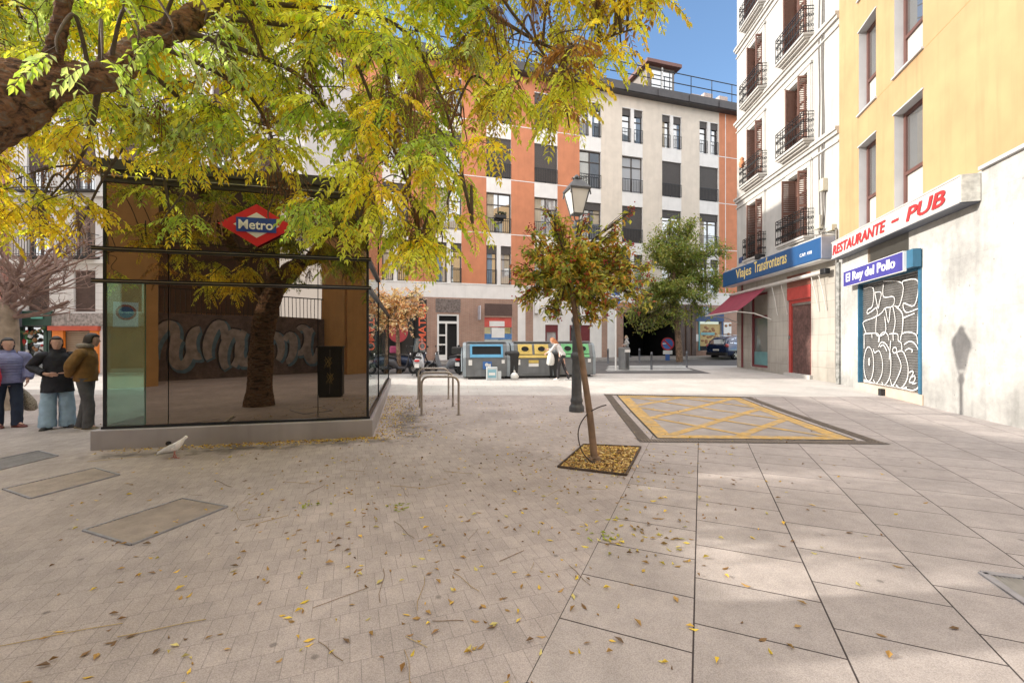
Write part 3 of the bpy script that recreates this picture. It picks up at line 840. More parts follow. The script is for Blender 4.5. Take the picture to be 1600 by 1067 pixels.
st = MB(); st.box(a - .1, b + .1, -.12, .3, .0, .27); st.build('door_step', m_trim, wb)
sg = MB()
for i in range(11):
    z = 3.88 + i*.045; sg.quad((a, -.02, z), (b, -.02, z), (b, -.035, z + .04), (a, -.035, z + .04))
sg.build('roller_shutter', mat('rust_slats', (.25, .09, .06), .6), wb)
ww = MB(); a, b = wwin[:2]
ww.box(a, a + .1, .05, .13, .35, 3.95); ww.box(b - .07, b, .05, .13, .35, 3.95); ww.box(a + .1, b - .07, .05, .13, .35, .45); ww.box(a + .1, b - .07, .05, .13, 2.75, 2.85); ww.box(a + .1, b - .07, .05, .13, 3.85, 3.95)
wwo = ww.build('shop_window', m_maroon, wb)
wg = MB(); wg.quad((a, .14, .35), (b, .14, .35), (b, .14, 3.95), (a, .14, 3.95), 0); wg.box(a + .1, b - .07, .12, .135, .45, 1.1, 1); wg.box(a + .1, b - .07, .12, .135, 2.85, 3.85, 2)
wg.build('pane', [mat_glass('shop_pane', (.16, .19, .18), .2), mat('teal_panel', (.12, .26, .27), .3), mat('beige_blind', (.3, .28, .23), .7)], wwo)
wp_ = MB(); wp_.box(.55, .72, -.03, -.003, .25, 4.55); wp_.build('post', m_maroon, wb)
# cables, junction boxes and drainpipe near the party wall
cb = MB()
random.seed(5)
for k, x in enumerate((6.95, 7.12, 7.2)):
    cb.tube([(x + .03*math.sin(i*1.3 + k), -.03, 5.5 + i*.9) for i in range(20)], .018, 5)
cb.tube([(7.95, -.05, 5.6), (7.97, -.06, 4.5), (7.93, -.05, 3.5), (7.96, -.05, 2.0), (7.95, -.05, .3)], .04, 6)
cb.tube([(7.3, -.05, 7.2), (7.28, -.07, 6.6), (7.22, -.1, 6.0), (7.1, -.12, 5.75), (7.6, -.12, 5.62), (7.9, -.06, 5.5)], .03, 5)
cb.tube([(6.7, -.1, 5.7), (7.2, -.15, 5.6), (7.5, -.12, 5.75), (7.95, -.05, 5.65)], .022, 5)
cb.build('cable', mat('grey_cable', (.2, .185, .17), .7), wb)
for (x, z, w2, h2) in ((7.2, 7.2, .22, .45), (6.9, 5.85, .3, .5), (7.6, 5.6, .3, .22)):
    jb = MB(); jb.box(x, x + w2, -.18, -.004, z, z + h2); jb.build('junction_box', mat('ivory_box', (.55, .52, .42), .6), wb, bevel=.01)
pp = MB(); pp.box(WL - .02, WL + .14, -.1, .05, .1, 4.4); pp.build('drainpipe', mat('stained_grey_pipe', (.24, .24, .23), .7, 0, .5, 8), wb)
sl = MB(); sl.box(3.2, 3.55, -.62, -.3, 5.42, 5.62); sl.build('floodlight', M_['dark_metal'], wb, bevel=.02)
np = MB(); np.box(.25, .75, -.02, -.002, 5.75, 6.05, 0); np.build('street_plate', mat('blue_tiles', (.05, .08, .2), .4), wb)

# ---- blue fascia sign (a thing of its own)
Mw = Matrix.Translation((12.15, 23.5, 0)) @ Matrix.Rotation(wang, 4, 'Z')
vs = thing('shop_sign', 'long blue box sign with yellow letters above the red framed door', 'sign', (12.15, 23.5, 0), wang)
s = MB()
m_blue = mat('blue_sign', (.014, .08, .22), .4, 0, .1, 1.0, streak=.15); m_bluegrey = mat('grey_end', (.30, .33, .42), .5)
s.box(-.45, 7.9, -.56, -.012, 4.58, 5.36, 0)
s.box(7.9, 7.93, -.55, -.012, 4.58, 5.36, 1)
s.box(-.4, 7.85, -.52, -.02, 4.55, 4.58, 2)
s.build('sign_box', [m_blue, m_bluegrey, M_['white']], vs, bevel=.015)
m_yel = mat('yellow_letters', (.80, .62, .22), .5)
lettering('Viajes', .66, m_yel, vs, 1.15, -.563, 4.82, width=1.62, bold=.006)
lettering('Transfronteras', .72, m_yel, vs, 3.05, -.563, 4.82, width=2.7, bold=.006)
lettering('CAP. 418', .17, M_['white'], vs, 6.65, -.563, 4.86, width=.75, bold=.001)
# peeling strip along the top
pe = MB()
random.seed(3)
x = -.4
while x < 7.8:
    d = random.uniform(.15, .5); pe.box(x, min(7.85, x + d), -.5, -.02, 5.362, 5.362 + random.uniform(.03, .12)); x += d
pe.build('flashing', m_trim, vs)
# ---- awning
aw = thing('awning', 'maroon fabric awning half unrolled above the shop window', 'awning', (12.15, 23.5, 0), wang)
c = MB()
P = []
nx, ny = 14, 6
for j in range(ny + 1):
    for i in range(nx + 1):
        t = j / ny; x = -.25 + 3.7 * i / nx
        P.append((x, -.22 - 1.3*t, 4.08 - 1.08*t - .05*math.sin(PI*t)))
fs = [(j*(nx+1)+i, j*(nx+1)+i+1, (j+1)*(nx+1)+i+1, (j+1)*(nx+1)+i) for j in range(ny) for i in range(nx)]
c.add(P, fs, 0, True)
c.build('awning_cloth', mat('maroon_fabric', (.22, .03, .055), .85, 0, .12, 2), aw)
m_alu = mat('white_aluminium', (.62, .6, .57), .45, .2)
r_ = MB(); r_.tube([(-.3, -.22, 4.12), (7.45, -.22, 4.16)], .075, 10); r_.build('roller_tube', m_alu, aw)
q = MB(); q.box(7.45, 7.75, -.32, -.12, 4.06, 4.27); q.build('motor_cap', M_['dark_metal'], aw, bevel=.03)
q = MB(); q.tube([(-.3, -1.54, 2.99), (3.5, -1.54, 2.99)], .04, 8); q.build('front_bar', m_alu, aw)
for x in (-.1, 3.3):
    q = MB(); q.tube([(x, -1.52, 3.0), (x + .15, -.75, 2.9), (x + .3, -.04, 2.6)], .028, 6); q.build('folding_arm', m_alu, aw)
for x in (3.9, 4.65, 6.75, 7.2):
    q = MB(); q.tube([(x, -.2, 4.1), (x + .1, -.12, 3.5), (x + .2, -.04, 2.75)], .016, 5); q.build('bracket', m_alu, aw)
# ================================================================== yellow building on the right
def yx(px):
    k = (px - 800) / 680; return (15.5*k - 11.65) / (.956*k - .294)
def yz(px, py):
    t = yx(px); return 1.6 + (533.5 - py) * (15.5 - .956*t) / 680
yang = math.atan2(-.956, -.294)
yb = thing('yellow_building', 'yellow rendered building with pale stone base at right edge', 'building', (11.65, 15.5, 0), yang)
m_ywall = mat('yellow_render', (.47, .312, .158), .85, 0, .06, 1.6, .15, 50, streak=.16, var2=.09)
m_ystone = mat_brick('pale_stone_base', (.475, .47, .455), (.45, .445, .43), (.38, .375, .36), 2.4, 1.15, .004, wall=True, var=.24, speck=.22, offset=.4)
m_beige = mat('beige_stone', (.58, .46, .36), .8, 0, .1, 3, .2)
m_reveal = mat('grey_reveal', (.50, .50, .51), .7, 0, .06)
m_wood = mat('brown_window', (.13, .06, .05), .5, 0, .1)
YL = 26.0
ywins = []
for z0, z1 in ((5.18, 7.85), (8.9, 11.55), (12.6, 15.3)):
    ywins += [(1.5, 2.6, z0, z1), (3.6, 4.9, z0, z1)]
    for k in range(4): ywins.append((11.5 + k*3.0, 12.7 + k*3.0, z0, z1))
yo = [(o[0], o[1], o[2], o[3], 2, .27) for o in ywins]
shut = (1.5, 4.78, .28, 3.62)
vent = (2.1, 4.3, 3.95, 4.5)
yo += [(shut[0], shut[1], shut[2], shut[3], 3, .16), (vent[0], vent[1], vent[2], vent[3], 3, .25)]
def ym(x, z):
    if z < 4.55 and x < 4.95: return 1
    if z < 5.1: return 1
    return 0
mb = MB(); HY = 17.0
wall_grid(mb, 0, YL, 0, HY, yo, .27, ym, 2, zcuts=[5.1, 4.55], xcuts=[4.95])
mb.quad((YL, 0, 0), (YL, 8, 0), (YL, 8, HY), (YL, 0, HY), 0); mb.quad((0, 8, 0), (0, 0, 0), (0, 0, HY), (0, 8, HY), 0)
mb.quad((0, 0, HY), (YL, 0, HY), (YL, 8, HY), (0, 8, HY), 1); mb.quad((YL, 8, 0), (0, 8, 0), (0, 8, HY), (YL, 8, HY), 0)
mb.build('wall', [m_ywall, m_ystone, m_reveal, m_beige], yb)
lg = MB(); lg.box(6.9, YL, -.07, -.002, 5.1, 5.17); lg.build('ledge', m_reveal, yb)
jl = MB(); jl.box(5.0, YL, -.004, -.001, 8.83, 8.845); jl.box(2.7, 3.5, -.004, -.001, 8.83, 8.845); jl.build('render_joint', mat('joint_line', (.42, .28, .12), .9), yb)
bs = MB(); bs.box(shut[0] - .1, shut[1] + .16, -.03, -.002, .0, .27); bs.build('plinth_course', m_beige, yb)
pf = MB(); pf.box(3.05, 3.2, -.14, -.02, .0, .24); pf.build('lock_post', M_['dark_metal'], yb)
for (a, b, z0, z1) in ywins:
    f = MB(); y = .21
    f.box(a, a + .1, y, y + .06, z0, z1); f.box(b - .1, b, y, y + .06, z0, z1); f.box(a + .1, b - .1, y, y + .06, z1 - .1, z1); f.box(a + .1, b - .1, y, y + .06, z0, z0 + .1)
    f.box(a + .1, b - .1, y, y + .06, z0 + .95, z0 + 1.04)
    wo = f.build('window', m_wood, yb)
    g = MB(); g.quad((a, y + .05, z0), (b, y + .05, z0), (b, y + .05, z0 + 1), (a, y + .05, z0 + 1), 0); g.quad((a, y + .05, z0 + 1), (b, y + .05, z0 + 1), (b, y + .05, z1), (a, y + .05, z1), 1)
    g.build('pane', [m_curt, mat_glass('grey_pane', (.12, .12, .12), .25) if 'grey_pane' not in bpy.data.materials else bpy.data.materials['grey_pane']], wo)
    s = MB(); s.box(a - .05, b + .05, -.06, .21, z0 - .05, z0 + .001); s.build('sill', m_reveal, wo); s = MB(); s.box(a - .04, b + .04, -.03, -.002, z1, z1 + .04); s.build('drip_edge', m_reveal, wo)
# roller shutter with white outline graffiti in a blue frame
sm = mat('shutter_steel', (.21, .205, .20), .5, .4, .2, 4, streak=.2)
s = MB(); n = 46
zb, zt = shut[2], shut[3] - .1
for i in range(n):
    z = zb + (zt - zb) * i / n; h = (zt - zb) / n
    s.quad((shut[0], .12, z), (shut[1], .12, z), (shut[1], .085, z + h*.5), (shut[0], .085, z + h*.5)); s.quad((shut[0], .085, z + h*.5), (shut[1], .085, z + h*.5), (shut[1], .12, z + h), (shut[0], .12, z + h))
so = s.build('roller_shutter', sm, yb)
m_bluef = mat('blue_frame_paint', (.035, .14, .24), .5, 0, .15, 4, streak=.2)
fr = MB(); fr.box(shut[0] - .03, shut[0] + .03, -.02, .16, .28, 3.5); fr.box(shut[1] - .02, shut[1] + .09, -.03, .16, .28, 3.9); fr.box(shut[0] + .03, shut[1] - .02, .0, .12, 3.42, 3.62)
fr.box(4.25, shut[1] + .12, -.2, -.032, 3.47, 3.92)
fr.build('shutter_frame', m_bluef, yb)
def G_(x, y):
    px = 1310 + x / 3.953; py = 370 + y / 3.953
    return (shut[0] + .07 + (yx(px) - shut[0]) * .925, yz(px, py))
strokes = [
 [(133,325),(195,318),(190,425),(158,452),(160,476),(216,436)], [(216,436),(216,490),(133,525),(135,560),(150,598)],
 [(205,345),(247,345),(235,405),(226,440),(205,345)], [(262,290),(262,370),(330,370),(325,425),(275,440),(250,470),(218,492)],
 [(262,275),(388,285),(370,420),(335,425)], [(388,285),(400,268),(492,268),(470,420),(395,408),(412,465),(495,440)],
 [(275,440),(295,530),(308,430)], [(325,430),(340,520),(325,600)], [(345,430),(390,480),(385,600)], [(395,500),(470,470)], [(495,440),(488,600)],
 [(270,490),(275,590),(215,605),(216,490)], [(135,600),(225,598),(228,650)], [(185,600),(187,625)], [(232,650),(240,610),(265,588),(290,605),(298,640)],
 [(300,600),(355,600),(360,640),(380,655),(385,700)], [(325,600),(327,640)], [(375,640),(385,600),(430,588),(480,605),(490,660)], [(135,600),(135,690)],
 [(195,690),(205,715),(235,705),(255,770),(250,850),(215,905),(195,880)], [(230,680),(250,650),(285,670),(310,740),(305,860),(270,915),(250,895)],
 [(310,640),(300,760)], [(350,720),(380,800),(345,890),(320,920),(308,880)], [(350,715),(375,705),(400,720),(425,800),(420,880),(380,935),(345,915)],
 [(400,665),(440,645),(480,670),(505,740),(510,850),(495,930),(460,960),(420,950),(415,930)], [(405,705),(430,690),(455,700),(450,715)], [(240,680),(262,668),(285,705)],
 [(435,840),(455,830),(460,845),(440,880),(436,900),(465,900)], [(452,870),(470,860),(472,885),(455,908),(482,906)], [(415,930),(380,935),(270,915),(215,905),(160,890),(132,880)],
 [(132,890),(200,910),(270,930),(345,945),(420,965)],
]
strokes.append([(165+32*math.cos(a), 785+105*math.sin(a)) for a in [2*PI*i/16 for i in range(17)]])
strokes.append([(337+14*math.cos(a), 700+18*math.sin(a)) for a in [2*PI*i/8 for i in range(9)]])
strokes.append([(168+4*math.cos(a), 770+22*math.sin(a)) for a in [2*PI*i/8 for i in range(9)]])
gm = MB()
for st in strokes:
    pts = [G_(*p) for p in st]
    pts = [(max(shut[0]+.06, min(shut[1]-.05, p[0])), max(shut[2]+.05, min(3.4, p[1]))) for p in pts]
    # Catmull-Rom smoothing
    q = []
    for i in range(len(pts) - 1):
        p0 = pts[max(0, i-1)]; p1 = pts[i]; p2 = pts[i+1]; p3 = pts[min(len(pts)-1, i+2)]
        for k in range(4):
            t = k / 4
            q.append(tuple(.5*((2*p1[d]) + (-p0[d]+p2[d])*t + (2*p0[d]-5*p1[d]+4*p2[d]-p3[d])*t*t + (-p0[d]+3*p1[d]-3*p2[d]+p3[d])*t**3) for d in (0, 1)))
    q.append(pts[-1])
    wd = .0165
    L_ = []; R_ = []
    for i, p in enumerate(q):
        a = q[max(0, i-1)]; b = q[min(len(q)-1, i+1)]
        dx, dz = b[0]-a[0], b[1]-a[1]; l = math.hypot(dx, dz) or 1
        ww_ = wd * random.uniform(.75, 1.25)
        L_.append((p[0] - dz/l*ww_, .078, p[1] + dx/l*ww_)); R_.append((p[0] + dz/l*ww_, .078, p[1] - dx/l*ww_))
    vs_ = L_ + R_; m_ = len(q)
    gm.add(vs_, [(i, i+1, m_+i+1, m_+i) for i in range(m_-1)])
gm.build('graffiti', mat('white_spray', (.72, .72, .72), .8, 0, .2, 20), so)
vg = MB()
for i in range(14):
    z = vent[2] + i*.04; vg.quad((vent[0], .08, z), (vent[1], .08, z), (vent[1], .03, z + .03), (vent[0], .03, z + .03))
vg.quad((vent[0], .2, vent[2]), (vent[1], .2, vent[2]), (vent[1], .2, vent[3]), (vent[0], .2, vent[3]))
vg.build('ventilation_grille', mat('grille_grey', (.28, .27, .25), .6, .2), yb)
# ---- signs
rs = thing('shop_sign', 'long white box sign with red italic letters on the yellow wall', 'sign', (11.65, 15.5, 0), yang)
s = MB()
s.box(.33, 6.85, -.33, -.012, 4.50, 5.05, 0); s.box(.3, 6.85, -.345, -.33, 4.48, 4.52, 1); s.box(.3, 6.85, -.345, -.33, 5.03, 5.07, 1)
s.box(6.85, 6.88, -.33, -.012, 4.49, 5.06, 2); s.box(.3, 6.85, -.34, -.012, 4.46, 4.495, 3)
s.build('sign_box', [mat('sign_white', (.60, .595, .59), .4, 0, .04), m_alu, mat('sign_end', (.55, .54, .5), .5, 0, .3, 8), mat('sign_under', (.09, .10, .13), .5)], rs)
m_redl = mat('red_lettering', (.62, .035, .04), .45)
lettering('RESTAURANTE', .44, m_redl, rs, .42, -.348, 4.61, width=3.5, bold=.009, shear=.22)
lettering('-', .47, m_redl, rs, 4.22, -.348, 4.66, width=.36, bold=.009, shear=.22)
lettering('PUB', .47, m_redl, rs, 4.9, -.348, 4.60, width=1.5, bold=.010, shear=.22)
es = thing('shop_sign', 'small purple blue sign with white letters above the graffiti roller shutter', 'sign', (11.65, 15.5, 0), yang)
s = MB(); s.box(1.12, 4.6, -.28, -.205, 3.42, 3.9, 0); s.box(1.1, 4.62, -.27, -.2, 3.4, 3.92, 1); s.box(1.2, 4.5, -.2, -.16, 3.5, 3.85, 1)
s.build('sign_box', [mat('purple_blue', (.06, .055, .28), .45, 0, .08), M_['white']], es)
lettering('El Rey del Pollo', .37, mat('sign_letters', (.82, .82, .84), .45), es, 1.32, -.283, 3.56, width=2.95, bold=.009)
lettering('C/ PROVISIONES, 5', .08, M_['white'], es, 3.55, -.283, 3.47, width=.85, bold=.002) if False else None
# ================================================================== white building on the left, beyond the people
lb = thing('white_building', 'white stuccoed building with brown shutters and a red shop below on the left', 'building', (0, 19.3, 0), 0)
m_lw = mat('white_ashlar', (.68, .67, .67), .85, 0, .05, 2, streak=.1)
m_joint = mat('ashlar_joint', (.42, .41, .41), .9)
m_lsh = mat('brown_blind', (.12, .08, .07), .7, 0, .15, 6)
lx = lambda px: (px - 800) * 19.3 / 680
lz = lambda py: 1.6 + (533.5 - py) * 19.3 / 680
X0, X1, HL = -22.3, -9.2, 16.5
lops = []
lcols = [(lx(42), lx(77)), (lx(115), lx(149))]
x = lcols[1][0]
while x + 2.05 + 1.0 < X1 - .5:
    x += 2.05; lcols.append((x, x + .98))
lrows = [(2.92, 4.75), (5.35, 7.6), (8.25, 10.6), (11.3, 13.2)]
for a, b in lcols:
    for z0, z1 in lrows: lops.append((a, b, z0, z1))
shops = [(lx(24), lx(76), .2, 2.3), (lx(92), lx(147), .2, 2.25)] + [(lx(160) + k*2.6, lx(160) + k*2.6 + 2.0, .2, 2.3) for k in range(3)]
mb = MB()
wall_grid(mb, X0, X1, 0, HL, lops + shops, .25, lambda x, z: 0, 0)
mb.quad((X1, 0, 0), (X1, 12, 0), (X1, 12, HL), (X1, 0, HL), 0); mb.quad((X0, 12, 0), (X0, 0, 0), (X0, 0, HL), (X0, 12, HL), 0)
mb.quad((X1, 12, 0), (X0, 12, 0), (X0, 12, HL), (X1, 12, HL), 0); mb.quad((X0, 0, HL), (X1, 0, HL), (X1, 12, HL), (X0, 12, HL), 0)
mb.build('wall', m_lw, lb)
jn = MB()
for z in [2.85 + .3*i for i in range(8)] :
    cuts = [X0] + [q for c in lcols for q in c] + [X1]
    for a, b in zip(cuts[0::2], cuts[1::2]): jn.box(a, b, -.004, -.001, z, z + .012)
jn.build('ashlar_joint', m_joint, lb)
cn = MB()
for z in (5.05, 8.0, 11.0): cn.box(X0, X1, -.14, -.002, z, z + .16)
cn.box(X0 - .1, X1 + .3, -.5, -.002, HL - .5, HL)
cn.build('cornice', M_['white'], lb)
for a, b in lcols:
    for ri, (z0, z1) in enumerate(lrows):
        f = MB(); y = .15
        f.box(a, a + .06, y, y + .05, z0, z1); f.box(b - .06, b, y, y + .05, z0, z1); f.box(a + .06, b - .06, y, y + .05, z1 - .06, z1); f.box((a+b)/2 - .03, (a+b)/2 + .03, y, y + .05, z0, z1 - .06)
        wo = f.build('window', m_lsh, lb)
        g = MB(); g.quad((a, y + .04, z0), (b, y + .04, z0), (b, y + .04, z1), (a, y + .04, z1)); g.build('pane', m_pane, wo)
        s = MB(); zb = z0 if ri == 0 else z1 - (z1 - z0) * random.choice((.3, .6, .95))
        n = int((z1 - zb) / .07)
        for i in range(n):
            z = z1 - (i+1)*.07; s.quad((a, y - .05, z), (b, y - .05, z), (b, y - .07, z + .062), (a, y - .07, z + .062))
        s.build('slatted_blind', m_lsh, wo)
        if ri > 0:
            r_ = MB(); bw = .4
            r_.box(a - .2, b + .2, -bw, -.003, z0 - .1, z0 - .02)
            for zz in (z0 + .05, z0 + .95):
                r_.box(a - .17, b + .17, -bw + .01, -bw + .03, zz - .012, zz + .012)
            for xx in (a - .17, b + .15): 
                r_.box(xx, xx + .02, -bw + .03, -.004, z0 + .938, z0 + .962)
            for i in range(12):
                xx = a - .17 + (b - a + .34) * i / 11; r_.box(xx - .008, xx + .008, -bw + .012, -bw + .028, z0 - .02, z0 + .94)
            r_.build('balcony', M_['iron'], wo)
# shop fronts: dark green shop, red and orange shop with stone band
m_green = mat('dark_green_front', (.02, .06, .045), .5, 0, .15); m_orangep = mat('orange_paint', (.75, .22, .03), .6)
m_redf = mat('red_lintel', (.50, .09, .05), .6)
m_band = mat('grey_stone_band', (.30, .27, .26), .85, 0, .5, 9, .3)
sf = MB()
a, b = shops[0][:2]
for xx in (a - .25, a + .15, b - .15, b + .05): sf.box(xx, xx + .14, -.08, .05, .2, 2.6, 0)
sf.box(a - .3, b + .25, -.14, -.003, 2.3, 2.95, 0)
sf.quad((a, .2, .2), (b, .2, .2), (b, .2, 2.3), (a, .2, 2.3), 1)
sf.box(a + .9, b - .1, -.2, -.145, 2.6, 2.85, 2)
so = sf.build('shop_front', [m_green, m_shopg, mat('teal_awning', (.12, .4, .34), .6)], lb)
random.seed(8)
dmats = [mat('display_red', (.5, .04, .04), .5), mat('display_white', (.6, .6, .6), .5), mat('display_brown', (.25, .13, .06), .6), mat('display_green', (.05, .18, .07), .6)]
for i in range(22):
    ds = MB(); c_ = (a + .2 + random.random()*1.0, .08, .5 + random.random()*1.6); r_ = .06 + .05*random.random()
    ds.ball(c_, (r_, r_*.7, r_*random.uniform(.8, 1.4)), 8, 6); ds.build('window_ornament', dmats[i % 4], so)
gl = MB()
for i in range(60): 
    u = random.random(); gl.ball((a + u*(b - a), -.16, 2.2 - .25*math.sin(PI*u) + random.uniform(-.05, .05)), .05, 5, 4, i % 2)
gl.build('garland', [mat('garland_brown', (.25, .12, .05), .8), mat('garland_green', (.03, .08, .03), .8)], so)
s2 = MB(); a, b = shops[1][:2]
s2.box(a - .3, X0 + 6.2, -.12, -.003, 2.28, 2.84, 1); s2.box(a - .35, b + .3, -.16, -.004, 2.08, 2.28, 0)
s2.box(a - .2, a + .28, -.1, .02, .2, 2.08, 2); s2.box(b - .1, b + .25, -.1, .02, .2, 2.08, 2)
n = 22
for i in range(n):
    z = .2 + i*.085; s2.quad((a + .28, .06, z), (b - .1, .06, z), (b - .1, .04, z + .075), (a + .28, .04, z + .075), 3)
s2.build('shop_front', [m_redf, m_band, m_orangep, mat('tan_shutter', (.34, .26, .19), .6, .1, .1)], lb)
for k in range(3):
    q = MB(); c_ = shops[2 + k]; q.quad((c_[0], .2, c_[2]), (c_[1], .2, c_[2]), (c_[1], .2, c_[3]), (c_[0], .2, c_[3])); q.build('shop_window', m_shopg, lb)
# projecting lantern box on the left of the green shop
bx = MB(); bx.box(lx(18), lx(40), -.7, -.05, 2.25, 2.95); bx.build('box_sign', mat('slate_box', (.10, .10, .13), .5), lb)
# pink neighbour
pk = thing('pink_building', 'pink rendered building with white mouldings at far left edge', 'building', (0, 19.1, 0), 0)
mb = MB(); pw = [(-24.6 - 2.1*k, -23.5 - 2.1*k, z, z + 2.2) for k in range(4) for z in (2.9, 5.6, 8.4, 11.2)]
wall_grid(mb, -33, -22.32, 0, 15, pw, .2, lambda x, z: 0, 1)
mb.quad((-22.32, 0, 0), (-22.32, 12, 0), (-22.32, 12, 15), (-22.32, 0, 15), 0); mb.quad((-33, 0, 15), (-22.32, 0, 15), (-22.32, 12, 15), (-33, 12, 15), 1)
for z in (2.6, 5.2, 8.1): mb.box(-33, -22.33, -.1, -.003, z, z + .2, 1)
mb.build('wall', [mat('pink_render', (.48, .24, .2), .85, 0, .1, 2, streak=.2), M_['white']], pk)
for o_ in pw:
    g = MB(); g.quad((o_[0], .19, o_[2]), (o_[1], .19, o_[2]), (o_[1], .19, o_[3]), (o_[0], .19, o_[3])); g.build('window', m_pane, pk)
# ================================================================== the sides of the square behind the camera (seen mirrored in the kiosk glass)
bb = thing('ochre_building', 'ochre rendered building mirrored in the kiosk glass, with graffiti wall between its wings', 'building', (5.4, -10.06, 0), R(157.6))
m_och = mat('ochre_render', (.62, .36, .13), .85, 0, .08, 2, streak=.15, var2=.08)
BL, HB = 19.0, 11.0
rec = (7.1, 14.3, 0, HB)
wn = []
for z in (4.2, 7.6):
    for x in (1.2, 3.2, 5.2, 15.6, 17.4): wn.append((x, x + 1.1, z, z + 2.0))
mb = MB()
wall_grid(mb, 0, BL, 0, HB, wn + [(rec[0], rec[1], 0, HB - .01)], .25, lambda x, z: 0, 0)
for (xa, s_) in ((rec[0], 1), (rec[1], -1)): mb.quad((xa, 0, 0), (xa, 2.6, 0), (xa, 2.6, HB), (xa, 0, HB), 0)
mb.quad((0, 0, 0), (0, 8, 0), (0, 8, HB), (0, 0, HB), 0); mb.quad((BL, 0, 0), (BL, 8, 0), (BL, 8, HB), (BL, 0, HB), 0)
mb.quad((0, 0, HB), (rec[0], 0, HB), (rec[0], 8, HB), (0, 8, HB), 0); mb.quad((rec[1], 0, HB), (BL, 0, HB), (BL, 8, HB), (rec[1], 8, HB), 0)
mb.quad((rec[0], 2.6, 2.8), (rec[1], 2.6, 2.8), (rec[1], 8, 2.8), (rec[0], 8, 2.8), 0)
mb.build('wall', m_och, bb)
for o_ in wn:
    g = MB(); g.quad((o_[0], .2, o_[2]), (o_[1], .2, o_[2]), (o_[1], .2, o_[3]), (o_[0], .2, o_[3])); g.build('window', m_pane, bb)
# no-parking plate on the wall
q = MB()
disc = lambda r, n=24: [(r*math.cos(2*PI*i/n), r*math.sin(2*PI*i/n)) for i in range(n)]
q.box(14.85, 15.5, -.02, -.004, 2.1, 2.95, 0)
q.prism([(15.17 + a_, 2.6 + b_) for a_, b_ in disc(.27)], .004, 1, Matrix.Translation((0, -.026, 0)))
q.prism([(15.17 + a_, 2.6 + b_) for a_, b_ in disc(.2)], .004, 2, Matrix.Translation((0, -.032, 0)))
q.build('wall_plate', [M_['white'], mat('plate_red', (.5, .03, .04), .5), mat('plate_blue', (.03, .05, .3), .5)], bb)
# graffiti wall at the back of the recess
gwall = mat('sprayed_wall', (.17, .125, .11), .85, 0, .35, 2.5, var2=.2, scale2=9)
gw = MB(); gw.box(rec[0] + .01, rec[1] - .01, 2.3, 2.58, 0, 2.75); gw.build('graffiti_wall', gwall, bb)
rq = random.Random(19)
def throwup(name, m, w_, y, dx, dz):
    g = MB(); r_ = random.Random(19)
    for k in range(11):
        cx = rec[0] + .6 + k*.6; cz = 1.4 + .25*math.sin(k*1.9)
        ax_, az = .22 + .12*r_.random(), .55 + .3*r_.random(); ph = r_.uniform(0, 6.28); op = r_.uniform(3.4, 5.6); sl = r_.uniform(-.25, .25)
        pts = [(cx + dx + ax_*math.cos(ph + op*i/14) + sl*az*math.sin(ph + op*i/14), cz + dz + az*math.sin(ph + op*i/14)) for i in range(15)]
        n_ = 8
        for (a_, b_) in zip(pts[:-1], pts[1:]):
            pass
        L_, R_ = [], []
        for i, p_ in enumerate(pts):
            q0 = pts[max(0, i-1)]; q1 = pts[min(14, i+1)]; ddx, ddz = q1[0]-q0[0], q1[1]-q0[1]; l_ = math.hypot(ddx, ddz) or 1
            ww = w_*(.75 + .35*math.sin(PI*i/14)); L_.append((p_[0]-ddz/l_*ww, y - .0015*k - .0001*i, p_[1]+ddx/l_*ww)); R_.append((p_[0]+ddz/l_*ww, y - .0015*k - .0001*i, p_[1]-ddx/l_*ww))
        g.add(L_ + R_, [(i, i+1, 15+i+1, 15+i) for i in range(14)])
    g.v = [(v[0], v[1], max(.15, min(2.7, v[2]))) for v in g.v]
    return g.build(name, m, bb)
throwup('graffiti_outline', mat('spray_dark', (.05, .04, .045), .85), .26, 2.285, .0, .0)
throwup('graffiti_shadow', mat('spray_blue', (.14, .25, .32), .85, 0, .2, 5), .235, 2.268, -.05, -.05)
throwup('graffiti_fill', mat('spray_grey', (.40, .36, .33), .85, 0, .35, 4), .17, 2.25, .02, .02)
rl = MB()
rl.box(rec[0] + .02, rec[1] - .02, 2.4, 2.44, 3.75, 3.8)
for i in range(40):
    x = rec[0] + .1 + i * (rec[1] - rec[0] - .2) / 39; rl.box(x - .012, x + .012, 2.41, 2.43, 2.75, 3.75)
rl.build('railing', M_['dark_metal'], bb)
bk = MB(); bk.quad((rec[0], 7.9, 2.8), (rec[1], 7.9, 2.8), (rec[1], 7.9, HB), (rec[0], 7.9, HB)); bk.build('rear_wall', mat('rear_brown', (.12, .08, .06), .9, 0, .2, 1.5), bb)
# black control cabinet
cb_ = thing('control_cabinet', 'black street control cabinet with small tags, mirrored in the kiosk glass', 'cabinet', (-2.55, 1.35, 0), R(14))
c = MB(); c.box(-.33, .33, -.2, .2, .06, 1.42, 0); c.box(-.36, .36, -.23, .23, 1.42, 1.47, 0); c.box(-.3, .3, -.17, .17, 0, .06, 0)
c.box(-.005, .005, .2, .206, .1, 1.38, 1)
c.build('cabinet_body', [M_['black'], M_['steel']], cb_, bevel=.012)
c = MB()
random.seed(2)
for (cx, cz) in ((-.05, 1.0), (.0, .55)):
    pts = [(cx + .13*math.sin(i*2.1)*(1 - i*.03), .215, cz + .16*math.cos(i*1.7)) for i in range(14)]
    c.tube(pts, .008, 4, 0)
c.build('tag_scribble', mat('gold_spray', (.5, .4, .15), .6), cb_)
